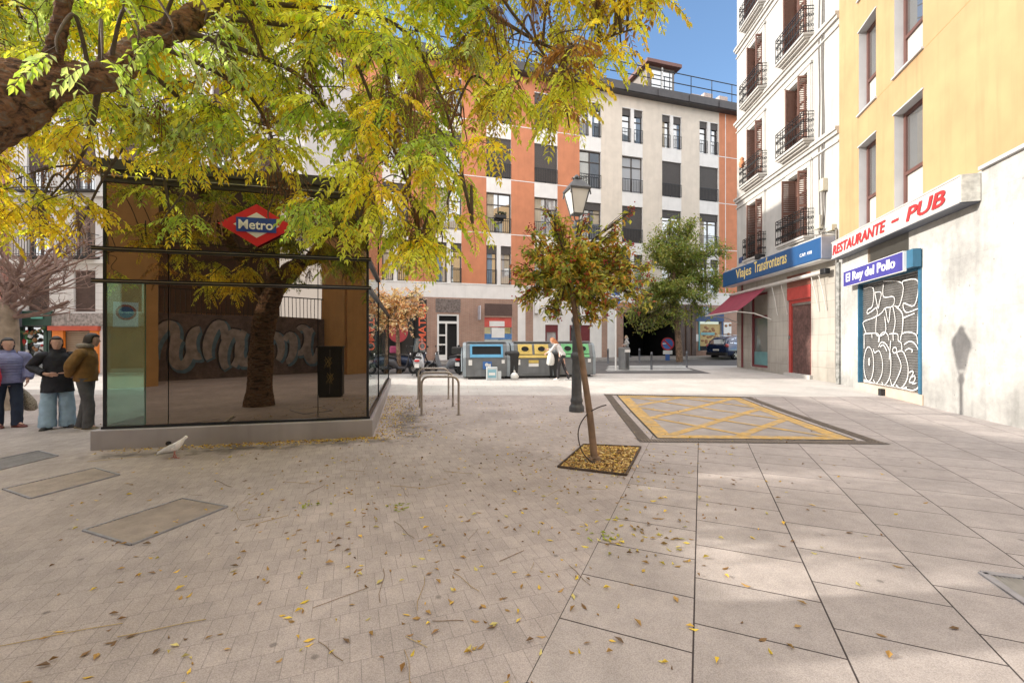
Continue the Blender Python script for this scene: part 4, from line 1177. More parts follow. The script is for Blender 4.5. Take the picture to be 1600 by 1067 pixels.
# long ochre block closing the left side of the square (its roofline throws the square's shade)
ab = thing('side_building', 'long sand coloured building along the left side of the square', 'building', (-17, -10.0, 0), R(90))
mb = MB(); LA = 24.0
won = [(1.5 + 2.6*k, 2.6 + 2.6*k, z, z + 2.1) for k in range(8) for z in (1.0, 4.0, 7.0)]
prof = [(0, 10.3), (4.0, 10.3), (7.2, 10.2), (7.2, 7.6), (12.5, 7.6), (12.5, 10.4), (LA, 10.4)]
wall_grid(mb, 0, LA, 0, 9.4 if False else 7.6, [w_ for w_ in won if w_[3] < 7.4], .2, lambda x, z: 0, 0)
for (xa, xb, h) in ((0, 12.0, 10.4), (16.6, LA, 10.3)):
    mb.box(xa, xb, -.25, 8.5, 7.601, h, 0)
    mb.box(xa + .8, xa + 1.6, 1, 2, h, h + 1.1, 0)
mb.quad((0, 0, 7.6), (LA, 0, 7.6), (LA, 9, 7.6), (0, 9, 7.6), 1)
mb.quad((0, 9, 0), (0, 0, 0), (0, 0, 7.6), (0, 9, 7.6), 0); mb.quad((LA, 0, 0), (LA, 9, 0), (LA, 9, 7.6), (LA, 0, 7.6), 0)
mb.quad((LA, 9, 0), (0, 9, 0), (0, 9, 7.6), (LA, 9, 7.6), 0)
mb.build('wall', [mat('sand_render', (.5, .38, .25), .85, 0, .08, 2, streak=.1), m_roofm], ab)
for o_ in won:
    if o_[3] < 7.4:
        g = MB(); g.quad((o_[0], .18, o_[2]), (o_[1], .18, o_[2]), (o_[1], .18, o_[3]), (o_[0], .18, o_[3])); g.build('window', m_pane, ab)
# ================================================================== glass metro kiosk
KA = math.atan2(.233, .972)
KO = V((-6.17, 6.36, 0)); KW = 3.95; KD = 8.4
kk = thing('metro_kiosk', 'dark mirror glass metro lift kiosk on a grey metal plinth', 'kiosk', KO, KA)
m_plinth = mat('zinc_plinth', (.40, .385, .40), .42, .55, .12, 1.5, streak=.12, var2=.1)
m_kframe = mat('kiosk_frame', (.03, .034, .04), .3, .7, .1)
m_mirror = mat_glass('mirror_glass', (.012, .012, .011), .27, gtint=(.86, .73, .61))
m_green_g = mat_glass('green_glass', (.1, .2, .16), .12, trans=(.62, .78, .70))
m_side_g = mat_glass('side_glass', (.2, .24, .23), .32, trans=(.62, .70, .66))
m_clear_g = mat_glass('clear_glass', (.2, .24, .23), .05, trans=(.80, .88, .84))
# plinth: front and right kerb-like skirts around the glass box
p = MB()
p.box(0, KW, 0, KD, -.05, .30)
p.build('plinth', m_plinth, kk, bevel=.015)
p = MB(); p.box(.10, KW - .05, .06, KD - .1, .30, .335); p.build('sill_rail', m_kframe, kk)
gx0, gx1, gy = .13, KW - .09, .10
H = 4.28
z1, z2 = 2.50, 2.98
# panes of the front: bottom row, middle band, top band (each pane a part)
xs = [gx0, gx0 + .52, gx0 + .82, gx0 + 2.95, gx1]
def kpane(a, b, za, zb, m, tilt=0.0):
    g = MB(); g.box(a + .006, b - .006, gy - .006 + tilt, gy + .006 + tilt, za, zb); return g.build('glass_pane', m, kk)
kpane(xs[0], xs[1], .335, z1 - .03, m_green_g); kpane(xs[1], xs[2], .335, z1 - .03, m_mirror); kpane(xs[2], xs[3], .335, z1 - .03, m_mirror); kpane(xs[3], xs[4], .335, z1 - .03, m_mirror)
kpane(xs[0], xs[2], z1 + .03, z2 - .03, m_mirror); kpane(xs[2], xs[3], z1 + .03, z2 - .03, m_mirror); kpane(xs[3], xs[4], z1 + .03, z2 - .03, m_mirror)
kpane(xs[0], xs[2], z2 + .03, 3.98, m_mirror); kpane(xs[2], xs[3], z2 + .03, 3.98, m_mirror); kpane(xs[3], xs[4], z2 + .03, 3.98, m_mirror)
# rails across the front, double lines with a light groove
for z in (z1, z2):
    r_ = MB()
    r_.box(-.02, KW - .03, gy - .05, gy + .03, z - .03, z - .004); r_.box(-.02, KW - .03, gy - .05, gy + .03, z + .008, z + .03); r_.box(-.02, KW - .03, gy - .035, gy + .03, z - .004, z + .008, 1)
    r_.build('rail', [m_kframe, M_['steel']], kk)
# right side glass wall with stepped rails
for i, (ya, yb_) in enumerate(((gy, 2.8), (2.8, 5.5), (5.5, KD - .3))):
    for za, zb in ((.335, z1 - .03), (z1 + .03, z2 - .03), (z2 + .03, 3.98)):
        if i > 0 and za > 2.4: continue
        g = MB(); g.box(gx1 - .006, gx1 + .006, ya + .006, yb_ - .006, za, zb); g.build('glass_pane', m_side_g, kk)
for i, (ya, yb_) in enumerate(((gy + .02, 2.8), (2.8, 5.5), (5.5, KD - .3))):
    g = MB(); g.box(gx0 - .006, gx0 + .006, ya, yb_ - .006, .335, 2.47 if i else 3.98); g.build('glass_pane', m_clear_g, kk)
r_ = MB()
for z in (z1, z2):
    for q in (-.022, .014): r_.box(gx1 - .02, gx1 + .05, gy + .04, KD - .3 if z == z1 else 2.85, z + q, z + q + .02)
r_.build('side_rail', m_kframe, kk)
for (x, y, zt) in ((gx1, gy, 3.98), (gx0, gy, 3.98), (gx1, KD - .25, 2.55), (gx0, KD - .25, 2.55), (gx1, 2.8, 3.98), (gx0, 2.8, 3.98)):
    r_ = MB(); r_.box(x - .02, x + .02, y - .015, y + .015, .335, zt); r_.build('post', m_kframe, kk)
# stepped dark roof edge and roof
r_ = MB()
r_.box(gx0 - .03, gx1 + .03, gy - .05, 3.0, 3.98, 4.06, 0); r_.box(gx0 - .06, gx1 + .06, gy - .10, 3.05, 4.06, 4.13, 0); r_.box(gx0 - .09, gx1 + .09, gy - .15, 3.1, 4.13, 4.28, 0)
r_.box(gx0 - .06, gx1 + .06, gy - .11, 3.02, 4.045, 4.055, 1)
r_.build('roof', [mat('roof_bronze', (.06, .055, .05), .45, .5, .15), M_['steel']], kk)
r_ = MB(); r_.box(gx0 + .02, gx1 - .02, 3.0, KD - .3, 2.52, 2.58); r_.build('low_roof', m_side_g, kk)
# lift shaft core inside
c = MB(); c.box(xs[1] + .12, gx1 - .5, .5, 2.4, .336, 3.9); c.build('lift_shaft', mat('shaft_grey', (.05, .05, .05), .7), kk)
c = MB(); c.box(xs[1] - .05, xs[1] + .0, gy + .05, 2.2, .336, 3.9); c.build('inner_panel', mat('inner_green', (.16, .24, .21), .5), kk)
dr = MB(); dr.lathe([(.035, 0), (.035, .02)], 14, 0, Matrix.Translation((1.0, -.005, .06)) @ Matrix.Rotation(R(90), 4, 'X')); dr.build('drain_spout', M_['black'], kk)
# red diamond metro sign, mounted just proud of the glass
sgn = thing('metro_sign', 'red diamond sign with blue bar reading Metro on the kiosk glass', 'sign', KO, KA)
cx, cz = 2.19, 3.44
dm = MB(); W_, H_ = .55, .335
dm.prism([(cx - W_, cz), (cx, cz - H_), (cx + W_, cz), (cx, cz + H_)], .03, 0, Matrix.Translation((0, gy - .07, 0)))
dm.build('diamond', mat('metro_red', (.62, .015, .03), .4), sgn)
wd_ = MB(); k_ = .60
wd_.prism([(cx - W_*k_, cz), (cx, cz - H_*k_), (cx + W_*k_, cz), (cx, cz + H_*k_)], .006, 0, Matrix.Translation((0, gy - .078, 0)))
wd_.build('inner_diamond', mat('sign_enamel', (.75, .75, .76), .4), sgn)
br_ = MB(); br_.box(cx - .285, cx + .285, gy - .092, gy - .079, cz - .112, cz + .112); bro = br_.build('blue_bar', mat('metro_blue', (.02, .06, .32), .4), sgn)
lettering('Metro', .205, mat('sign_text_white', (.85, .85, .87), .4), bro, cx - .25, gy - .094, cz - .068, width=.49, bold=.0035)
# ================================================================== trees
rnd = random.Random(42)
m_bark = mat('rough_bark', (.21, .14, .095), .9, 0, .6, 16, 1.0, 38, var2=.35, scale2=5)
m_furrow = bpy.data.materials.new('furrowed_bark'); m_furrow.use_nodes = True
nt = m_furrow.node_tree; L = nt.links; b_ = nt.nodes['Principled BSDF']; b_.inputs['Roughness'].default_value = .9; b_.inputs['Specular IOR Level'].default_value = .2
tc = _n(nt, 'ShaderNodeTexCoord'); mp = _n(nt, 'ShaderNodeMapping'); mp.inputs['Scale'].default_value = (2.6, 9, 13); mp.inputs['Rotation'].default_value = (0, R(14), R(10))
L.new(tc.outputs['Object'], mp.inputs['Vector'])
n1 = _n(nt, 'ShaderNodeTexNoise'); n1.inputs['Scale'].default_value = 1.6; n1.inputs['Detail'].default_value = 8; n1.inputs['Roughness'].default_value = .62; n1.inputs['Distortion'].default_value = .9
L.new(mp.outputs[0], n1.inputs['Vector'])
cr = _n(nt, 'ShaderNodeValToRGB'); e = cr.color_ramp.elements
e[0].position = .34; e[0].color = (.035, .024, .018, 1); e[1].position = .70; e[1].color = (.34, .28, .22, 1)
for p_, c_ in ((.44, (.13, .085, .06, 1)), (.52, (.27, .145, .08, 1)), (.60, (.21, .165, .125, 1))):
    q = e.new(p_); q.color = c_
L.new(n1.outputs['Fac'], cr.inputs[0]); L.new(cr.outputs[0], b_.inputs['Base Color'])
bp = _n(nt, 'ShaderNodeBump'); bp.inputs['Strength'].default_value = 1; bp.inputs['Distance'].default_value = .05
L.new(n1.outputs['Fac'], bp.inputs['Height']); L.new(bp.outputs[0], b_.inputs['Normal'])
m_twig = mat('twig_bark', (.11, .085, .065), .9, 0, .3, 14)
m_leaf = mat_leaf('foliage', .5)
m_leafb = mat_leaf('backlit_foliage', .58)
def leaf(mb, p, d, up, L, W, col, fold=.25):
    """one pointed leaf: four triangles folded along the midrib"""
    d = d.normalized(); s = d.cross(up)
    if s.length < 1e-4: s = d.orthogonal()
    s.normalize(); n = s.cross(d)
    a = p; m = p + d * L * .45; t = p + d * L - n * L * .12
    l = m + s * W * .5 + n * W * fold; r = m - s * W * .5 + n * W * fold
    mb.add([a, l, t, r, m], [(0, 4, 1), (1, 4, 2), (0, 3, 4), (3, 2, 4)], 0, False, None, col)
def jit(c, k, r=rnd):
    f = 1 + r.uniform(-k, k)
    return tuple(max(0, min(1, q * f * (1 + r.uniform(-k*.3, k*.3)))) for q in c)
def curve(pts, n=6):
    """Catmull-Rom through points"""
    pts = [V(p) for p in pts]; out = []
    for i in range(len(pts) - 1):
        p0 = pts[max(0, i-1)]; p1 = pts[i]; p2 = pts[i+1]; p3 = pts[min(len(pts)-1, i+2)]
        for k in range(n):
            t = k / n
            out.append(.5*((2*p1) + (p2-p0)*t + (2*p0-5*p1+4*p2-p3)*t*t + (3*p1-p0-3*p2+p3)*t**3))
    out.append(pts[-1]); return out
def taper(n, a, b): return [a + (b - a) * i / (n - 1) for i in range(n)]

# ---------------- the big tree at the left: trunk just outside the frame, canopy hanging across it
def at(px, py, Y): return V(((px - 800) / 680 * Y, Y, 1.6 + (533.5 - py) / 680 * Y))
bt = thing('chinaberry_tree', 'big rough barked tree with yellow green pinnate leaves hanging across the top left', 'tree', (-4.3, 2.45, 0))
o0 = V((-4.3, 2.45, 0))
tb = MB()
trunk = curve([(-4.3, 2.45, -.1), (-4.27, 2.47, .9), (-4.2, 2.6, 1.9), (-4.02, 2.85, 2.7), (-3.78, 3.05, 3.25)], 5)
rt = taper(len(trunk), .30, .23); rt[0] = .40; rt[1] = .34; rt[2] = .31
limb1 = curve([(-3.95, 2.95, 2.9), at(20, 148, 3.1), at(95, 126, 3.2), at(170, 116, 3.3), at(222, 72, 3.5), at(290, 35, 3.7), at(370, -25, 4.0), at(470, -110, 4.3), at(600, -190, 4.6)], 5)
limb2 = curve([(-3.95, 2.9, 3.0), at(-110, 60, 3.1), (-3.95, 3.4, 4.7), (-3.5, 3.9, 5.8), (-2.8, 4.3, 6.8)], 5)
limb3 = curve([(-4.1, 2.7, 2.5), (-4.7, 3.3, 3.6), (-5.2, 4.0, 4.6), (-5.6, 4.6, 5.6)], 5)
limb4 = curve([at(60, 138, 3.15), at(95, 40, 3.05), (-2.7, 2.7, 4.5), (-1.9, 2.3, 5.0), (-.8, 2.2, 5.5)], 5)
nl_ = len(limb1); kr_ = [.24, .215, .115, .10, .095, .085, .07, .05, .035]; rl1 = [kr_[min(i//5, 8)] + (kr_[min(i//5+1, 8)] - kr_[min(i//5, 8)])*(i % 5)/5 for i in range(nl_)]
def gnarl(pts, rs, n=14, seed=1):
    g = random.Random(seed); rs = list(rs)
    return [r_ * (1 + g.uniform(-.09, .09)) for r_ in rs]
for q, a, b, s_ in ((trunk, None, None, 1), (limb1, None, None, 2), (limb2, .085, .04, 3), (limb3, .13, .05, 4), (limb4, .05, .025, 5)):
    rs_ = gnarl(q, rt if s_ == 1 else (rl1 if s_ == 2 else taper(len(q), a, b)), seed=s_)
    tb.tube([p - o0 for p in q], rs_, 16, 0)
to = tb.build('trunk', m_furrow, bt)
dsp = to.modifiers.new('sub', 'SUBSURF'); dsp.levels = 3; dsp.render_levels = 3
tx = bpy.data.textures.new('bark_ridges', 'CLOUDS'); tx.noise_scale = .05; tx.noise_depth = 3
dm_ = to.modifiers.new('bark', 'DISPLACE'); dm_.texture = tx; dm_.strength = .05; dm_.texture_coords = 'LOCAL'
# lower outline of the hanging canopy in the direction of each bearing
prof = [(-160, 440), (0, 410), (60, 425), (120, 415), (200, 385), (260, 385), (330, 405), (400, 400), (450, 405), (520, 405), (560, 425), (600, 455), (650, 450), (700, 450), (735, 400), (765, 350), (785, 240), (830, 150), (860, 200), (885, 255), (905, 215), (935, 140), (985, 160), (1010, 100), (1040, 60), (1060, -40), (1200, -120)]
def ylow(px):
    for (a, ya), (b, yb_) in zip(prof[:-1], prof[1:]):
        if a <= px <= b: return ya + (yb_ - ya) * (px - a) / (b - a)
    return -100
YEL = (.95, .78, .07); LGR = (.74, .80, .12); GRN = (.46, .62, .11); OLV = (.66, .56, .10); BRN = (.40, .22, .07); PAL = (.55, .68, .32)
def bt_col(px, py):
    u = rnd.random()
    if px < 190 and py > 190: c = YEL if u < .6 else (LGR if u < .9 else BRN)
    elif px > 760: c = YEL if u < .40 else (OLV if u < .55 else (BRN if u < .60 else LGR))
    elif py > 230: c = LGR if u < .5 else (YEL if u < .8 else GRN)
    else: c = LGR if u < .40 else (YEL if u < .62 else (GRN if u < .88 else PAL))
    return c
leaves = MB(); twigs = MB(); 
def frond(p, d, L, col):
    """one hanging pinnate leaf: stalk with paired leaflets"""
    e_ = p + d.normalized() * L * .6 + V((0, 0, -.05))
    for q_ in (p, e_):
        qx = 800 + q_.x / q_.y * 680; qy = 533.5 - (q_.z - 1.6) / q_.y * 680
        if 316 < qx < 432 and 286 < qy < 392: return        # the metro sign stays clear
    n = max(5, int(L / .042)); pts = []; q = p.copy(); dd = d.normalized()
    for i in range(n + 1):
        pts.append(q.copy()); q = q + dd * (L / n); dd = (dd + V((0, 0, -.10 - .04*rnd.random()))).normalized()
    twigs.tube([x_ - o0 for x_ in pts[::2] if True] if len(pts[::2]) > 1 else [x_ - o0 for x_ in pts], .0025, 3, 0, False)
    side0 = dd.cross(V((0, 0, 1)))
    side0 = side0.normalized() if side0.length > .05 else V((rnd.uniform(-1, 1), rnd.uniform(-1, 1), 0)).normalized()
    tw = rnd.uniform(-.5, .5)
    for i in range(2, n + 1):
        t = pts[i] - pts[i-1]
        sd = (side0 + V((0, 0, tw))).normalized()
        env = math.sin(PI * min(1, .22 + .78 * i / (n + 1))) ** .6
        ll = rnd.uniform(.066, .092) * (.55 + .5 * env)
        for sg in (1, -1):
            if rnd.random() < .10: continue
            ld = sd * sg + t.normalized() * .55 + V((rnd.uniform(-.2, .2), rnd.uniform(-.2, .2), -.42 + rnd.uniform(-.25, .2)))
            leaf(leaves, pts[i] - o0, ld, V((rnd.uniform(-.4, .4), rnd.uniform(-.4, .4), 1)), ll, ll * .42, jit(col, .3))
    leaf(leaves, pts[-1] - o0, (pts[-1] - pts[-2]), V((0, .3, 1)), .07, .024, jit(col, .3))
roots = limb1[8:] + limb2[8:] + limb3[6:] + limb4[6:]
boughs = []
for (i0, wp) in ((14, [(130, 240, 4.2), (60, 330, 4.9)]), (16, [(210, 190, 4.2), (150, 300, 4.8), (120, 370, 5.0)]), (18, [(290, 170, 4.2), (300, 270, 4.7), (250, 350, 4.9)]),
                 (21, [(380, 140, 4.2), (430, 230, 4.5), (455, 340, 4.7)]), (24, [(470, 120, 4.1), (530, 230, 4.3), (560, 350, 4.4)]), (26, [(520, 60, 4.2), (590, 180, 4.2), (640, 300, 4.2), (655, 400, 4.2)]),
                 (28, [(600, 30, 4.3), (680, 130, 4.3), (720, 260, 4.2), (740, 360, 4.1)]), (31, [(680, -40, 4.3), (780, 30, 4.2), (880, 80, 4.1), (960, 55, 4.0), (1010, 40, 4.0)]), (33, [(700, -90, 4.4), (800, 20, 4.2), (870, 120, 4.1), (890, 200, 4.1)]),
                 (12, [(20, 180, 3.9), (-60, 260, 4.6), (-120, 340, 5.0)]), (36, [(760, -150, 4.2), (900, -60, 4.0), (1000, -20, 4.0)]), (22, [(350, 60, 4.6), (480, 60, 4.9), (620, 100, 5.0), (720, 180, 4.9)])):
    cv = curve([limb1[min(i0, len(limb1)-1)]] + [at(*q) for q in wp], 6); boughs.append(cv)
    twigs.tube([c - o0 for c in cv], taper(len(cv), .024, .006), 6, 0, False)
roots = roots + [q for b in boughs for q in b[4:]] * 1
ends = []
tries = 0
while len(ends) < 520 and tries < 22000:
    tries += 1
    px = rnd.uniform(-170, 1040); lo = ylow(px)
    py = rnd.uniform(-190, lo - 50)
    Y = rnd.uniform(3.6, 5.6) if py > 150 else rnd.uniform(3.5, 7.2)
    if px > 700: Y = rnd.uniform(3.6, 5.2)
    # gaps: the sign, the bright glass and the house fronts show through
    if 300 < px < 440 and 285 < py < 392: continue
    if px < 190 and py > 170 and rnd.random() < .55: continue
    if 150 < px < 560 and py > 190 and rnd.random() < .74: continue
    if 420 < px < 560 and py > 395: continue
    if px > 790 and rnd.random() < (.80 if py > -40 else .4): continue
    if 570 < px < 770 and py > 170 and rnd.random() < .40: continue
    if 690 < px < 800 and py > 60 and rnd.random() < .4: continue
    p = at(px, py, Y)
    if any((p - e[0]).length < .12 for e in ends): continue
    ends.append((p, px, py))
for p, px, py in ends:
    # branch: springs from the nearest limb, arches up and hangs down
    r0 = min(roots, key=lambda q: (q - p).length + (0.25 if q.z < p.z else 0) + rnd.random() * .25)
    mid = (r0 + p) * .5 + V((rnd.uniform(-.12, .12), rnd.uniform(-.12, .12), .06 + .14 * (p - r0).length))
    m2 = p * .8 + r0 * .2 + V((rnd.uniform(-.1, .1), rnd.uniform(-.1, .1), .03 + .09 * (p - r0).length))
    cv = curve([r0, mid, m2, p], 6)
    L_ = (p - r0).length
    twigs.tube([c - o0 for c in cv], taper(len(cv), min(.016, .005 + .004*L_), .003), 5, 0, False)
    nf = rnd.randint(11, 16)
    base = bt_col(px, py)
    for k in range(nf):
        i = rnd.randint(int(len(cv) * .66), len(cv) - 1)
        q = cv[i]; t = (cv[i] - cv[i-1]).normalized()
        an = rnd.uniform(0, 2*PI)
        d = t * .6 + V((math.cos(an), math.sin(an), rnd.uniform(-.5, .45)))
        frond(q, d, rnd.uniform(.22, .46), base if rnd.random() < .75 else bt_col(px, py))
# named sprigs that hang lowest against the buildings
for (px, py, Y, n) in ((90, 125, 2.75, 4), (160, 140, 2.85, 4), (215, 110, 2.95, 4), (265, 95, 3.0, 5), (320, 75, 3.2, 5), (340, 120, 3.3, 5), (190, 60, 2.9, 4), (640, 350, 4.2, 9), (700, 370, 4.1, 8), (735, 385, 4.1, 5), (655, 420, 4.2, 7), (690, 425, 4.1, 5), (960, 60, 4.0, 9), (1000, 45, 4.0, 8), (1030, 35, 4.0, 6), (890, 200, 4.1, 7), (905, 160, 4.0, 7), (600, 380, 4.3, 8), (480, 350, 4.6, 6), (240, 340, 4.9, 6), (110, 350, 5.2, 6), (30, 330, 5.2, 5), (770, 200, 4.2, 6), (810, 130, 4.1, 7), (420, 385, 4.6, 5), (545, 395, 4.4, 6), (930, 100, 4.0, 8), (860, 95, 4.1, 9), (950, 20, 4.0, 9), (880, 30, 4.1, 9), (980, 90, 4.0, 5), (970, 130, 4.0, 4)):
    p = at(px, py - 40, Y)
    r0 = min(roots, key=lambda q: (q - p).length)
    cv = curve([r0, (r0 + p)*.5 + V((0, 0, .35)), p + V((0, 0, .12)), p], 6)
    twigs.tube([c - o0 for c in cv], taper(len(cv), .016, .004), 5, 0, False)
    for k in range(n):
        i = rnd.randint(len(cv) - 7, len(cv) - 1); an = rnd.uniform(0, 2*PI)
        frond(cv[i], (cv[i]-cv[i-1]).normalized() * .5 + V((math.cos(an), math.sin(an), rnd.uniform(-.4, .3))), rnd.uniform(.25, .45), (PAL if rnd.random() < .6 else GRN) if Y < 3.35 else bt_col(px, py))
# the rest of the crown above the frame
for k in range(120):
    an = rnd.uniform(0, 2*PI); rr = rnd.uniform(.3, 3.4)
    p = V((-2.6 + rr*math.cos(an), 3.2 + rr*.85*math.sin(an), rnd.uniform(5.2, 7.6) - .12*rr*rr))
    r0 = min(roots, key=lambda q: (q - p).length)
    twigs.tube([c - o0 for c in curve([r0, (r0+p)*.5 + V((0, 0, .2)), p], 4)], .008, 4, 0, False)
    base = LGR if rnd.random() < .5 else YEL
    for j in range(6):
        a2 = rnd.uniform(0, 2*PI); frond(p, V((math.cos(a2), math.sin(a2), rnd.uniform(-.2, .5))), rnd.uniform(.3, .5), base)
bl = leaves.build('crown', m_leafb, bt); twigs.build('branches', m_twig, bt)
m_berry = mat('dried_berries', (.27, .14, .065), .7, 0, .4, 30)
for (px, py, Y, sz) in ((640, 190, 4.0, 1.5), (622, 230, 4.1, 1.3), (655, 150, 3.9, 1.2), (600, 150, 4.0, 1), (430, 290, 4.6, 1.2), (340, 345, 4.8, .9), (300, 340, 5, .9), (870, 90, 4.0, 1.2), (885, 130, 4.0, 1.3), (840, 40, 3.9, 1.2), (900, 105, 4, 1), (560, 270, 4.4, 1), (630, 330, 4.2, 1.1), (648, 375, 4.2, 1.3), (110, 250, 5.0, .9), (75, 330, 5.2, .8), (70, 280, 5.2, .8), (480, 130, 4, 1), (420, 200, 4.3, 1), (720, 90, 4, 1.1), (780, 50, 3.9, 1), (250, 190, 4.2, 1), (360, 110, 4, 1), (540, 60, 3.9, 1), (460, 300, 4.6, 1), (115, 365, 5.2, .8), (350, 240, 4.6, 1), (700, 180, 4.1, 1), (930, 30, 4.0, 1), (860, 140, 4, 1), (400, 60, 3.9, 1), (580, 340, 4.4, 1)):
    b = MB(); p = at(px, py, Y) - o0
    stem = p + V((rnd.uniform(-.05, .05), rnd.uniform(-.05, .05), .22 * sz))
    for k in range(int(60 * sz)):
        q = p + V((rnd.gauss(0, .075), rnd.gauss(0, .075), rnd.gauss(0, .115))) * sz
        b.tube([stem + (q - stem) * .15, (stem + q) * .5 + V((0, 0, .02)), q], .0018, 3, 0, False)
        b.ball(q, rnd.uniform(.007, .0105), 5, 4, 0)
    b.build('berry_cluster', m_berry, bt)

# ---------------- generic small trees
def simple_tree(name, label, cat, base, trunk_pts, r0, r1, blobs, nleaf, L, cols, leafw=.5, berries=0, bark=m_bark, group=None, twig_n=5, droop=-.2, shell=.0):
    """trunk, limbs running to each foliage clump, and leaves spread through the clumps"""
    t = thing(name, label, cat, base, 0, group); B = V(base)
    tr = MB(); cv = curve(trunk_pts, 5)
    tr.tube([c - B for c in cv], taper(len(cv), r0, r1), 10)
    top = cv[-1]
    lm = MB()
    lf = MB()
    tot = sum(b[1][0]*b[1][1]*b[1][2] for b in blobs)
    for (c, r) in blobs:
        c = V(c)
        s = cv[rnd.randint(int(len(cv)*.7), len(cv)-1)]
        limb = curve([s, (s + c)*.5 + V((rnd.uniform(-.1, .1), rnd.uniform(-.1, .1), -.05)) * r[0], c], 5)
        lm.tube([q - B for q in limb], taper(len(limb), r1 * .65, r1 * .2), 6, 0, False)
        n = int(nleaf * (r[0]*r[1]*r[2]) / tot)
        tws = []
        for k in range(twig_n * 3):
            v = V((rnd.gauss(0, 1), rnd.gauss(0, 1), rnd.gauss(0, 1))).normalized()
            e = c + V((v.x*r[0], v.y*r[1], v.z*r[2])) * rnd.uniform(.75, 1.1)
            s2 = limb[rnd.randint(2, len(limb)-1)]
            tw = curve([s2, (s2 + e)*.5 + V((0, 0, .06*r[2])), e], 4); tws.append(tw)
            lm.tube([q - B for q in tw], taper(len(tw), r1*.18 + .002, .002), 4, 0, False)
        for k in range(n):
            tw = rnd.choice(tws); i = rnd.randint(1, len(tw)-1)
            p = tw[i] + (tw[i-1] - tw[i]) * rnd.random() + V((rnd.gauss(0, 1)*r[0], rnd.gauss(0, 1)*r[1], rnd.gauss(0, 1)*r[2])) * .10
            d = V((rnd.uniform(-1, 1), rnd.uniform(-1, 1), rnd.uniform(-.8, .5) + droop))
            l_ = L * rnd.uniform(.7, 1.25)
            lf.add([], []) if False else leaf(lf, p - B, d, V((rnd.uniform(-.6, .6), rnd.uniform(-.6, .6), 1)), l_, l_*leafw, jit(rnd.choice(cols), .35))
    tr.build('trunk', bark, t); lm.build('branches', m_twig, t)
    if nleaf: lf.build('crown', m_leaf, t)
    return t
# young tree in the pit, leaning
RED = (.50, .15, .06); ORG = (.70, .40, .10); DGR = (.27, .36, .09); OLG = (.52, .54, .12); YOR = (.80, .62, .13)
b0 = (1.10, 5.74, -.08)
cb0 = V((.77, 5.75, 2.55))
def bl_(px, py, Y, r): 
    p = at(px, py, Y); return (tuple(p), r)
blobs = [bl_(840, 400, 5.75, (.30, .3, .24)), bl_(900, 400, 5.5, (.34, .3, .30)), bl_(950, 410, 5.9, (.36, .34, .28)), bl_(870, 360, 5.9, (.26, .26, .22)), bl_(985, 440, 5.7, (.26, .26, .22)),
         bl_(830, 450, 5.6, (.25, .26, .22)), bl_(900, 465, 6.0, (.34, .32, .22)), bl_(960, 365, 5.7, (.18, .18, .18)), bl_(985, 330, 5.75, (.09, .10, .10)), bl_(1012, 415, 5.8, (.14, .16, .14)), bl_(950, 480, 5.6, (.26, .26, .16)), bl_(860, 330, 5.75, (.13, .14, .10)), bl_(812, 425, 5.8, (.16, .2, .16)), bl_(915, 345, 5.8, (.12, .14, .12)), bl_(860, 490, 5.7, (.16, .2, .12)), bl_(870, 430, 5.3, (.3, .25, .25)), bl_(930, 445, 5.35, (.3, .25, .25)), bl_(815, 470, 5.75, (.16, .2, .12)), bl_(1005, 470, 5.7, (.16, .2, .14)), bl_(925, 500, 5.8, (.22, .22, .12)), bl_(975, 390, 5.75, (.2, .2, .18)), bl_(835, 370, 5.75, (.16, .18, .14))]
yt_ = simple_tree('berry_tree', 'slim leaning street tree with red berries and autumn leaves in a mulched pit', 'tree', b0, [(1.10, 5.74, -.08), (1.03, 5.74, .6), (.93, 5.74, 1.3), (.83, 5.75, 2.0), (.78, 5.75, 2.45), (.77, 5.75, 2.75)], .050, .026, blobs, 6600, .094, [YOR, OLG, OLG, DGR, ORG, YOR, OLG, (.50, .48, .10), (.42, .46, .10), (.28, .36, .08), OLG, RED, DGR], .46, bark=mat('smooth_brown_bark', (.23, .155, .105), .8, 0, .25, 7, .3, 30), twig_n=5)
bb_ = MB()
for (c, r) in blobs:
    for k in range(4):
        q = V(c) + V((rnd.gauss(0, .5)*r[0], rnd.gauss(0, .5)*r[1], rnd.gauss(0, .5)*r[2]))
        for j in range(6):
            bb_.ball(q - V(b0) + V((rnd.gauss(0, .022), rnd.gauss(0, .022), rnd.gauss(0, .022))), .010, 5, 4, 0)
tag(bb_.build('berries', mat('red_berries', (.42, .04, .025), .45), yt_), kind='stuff')
tie = MB(); tie.lathe([(.075, 0), (.09, .03), (.08, .1), (.066, .14)], 12, 0, Matrix.Translation((-.01, 0, .02))); tie.build('root_collar', m_bark, yt_)
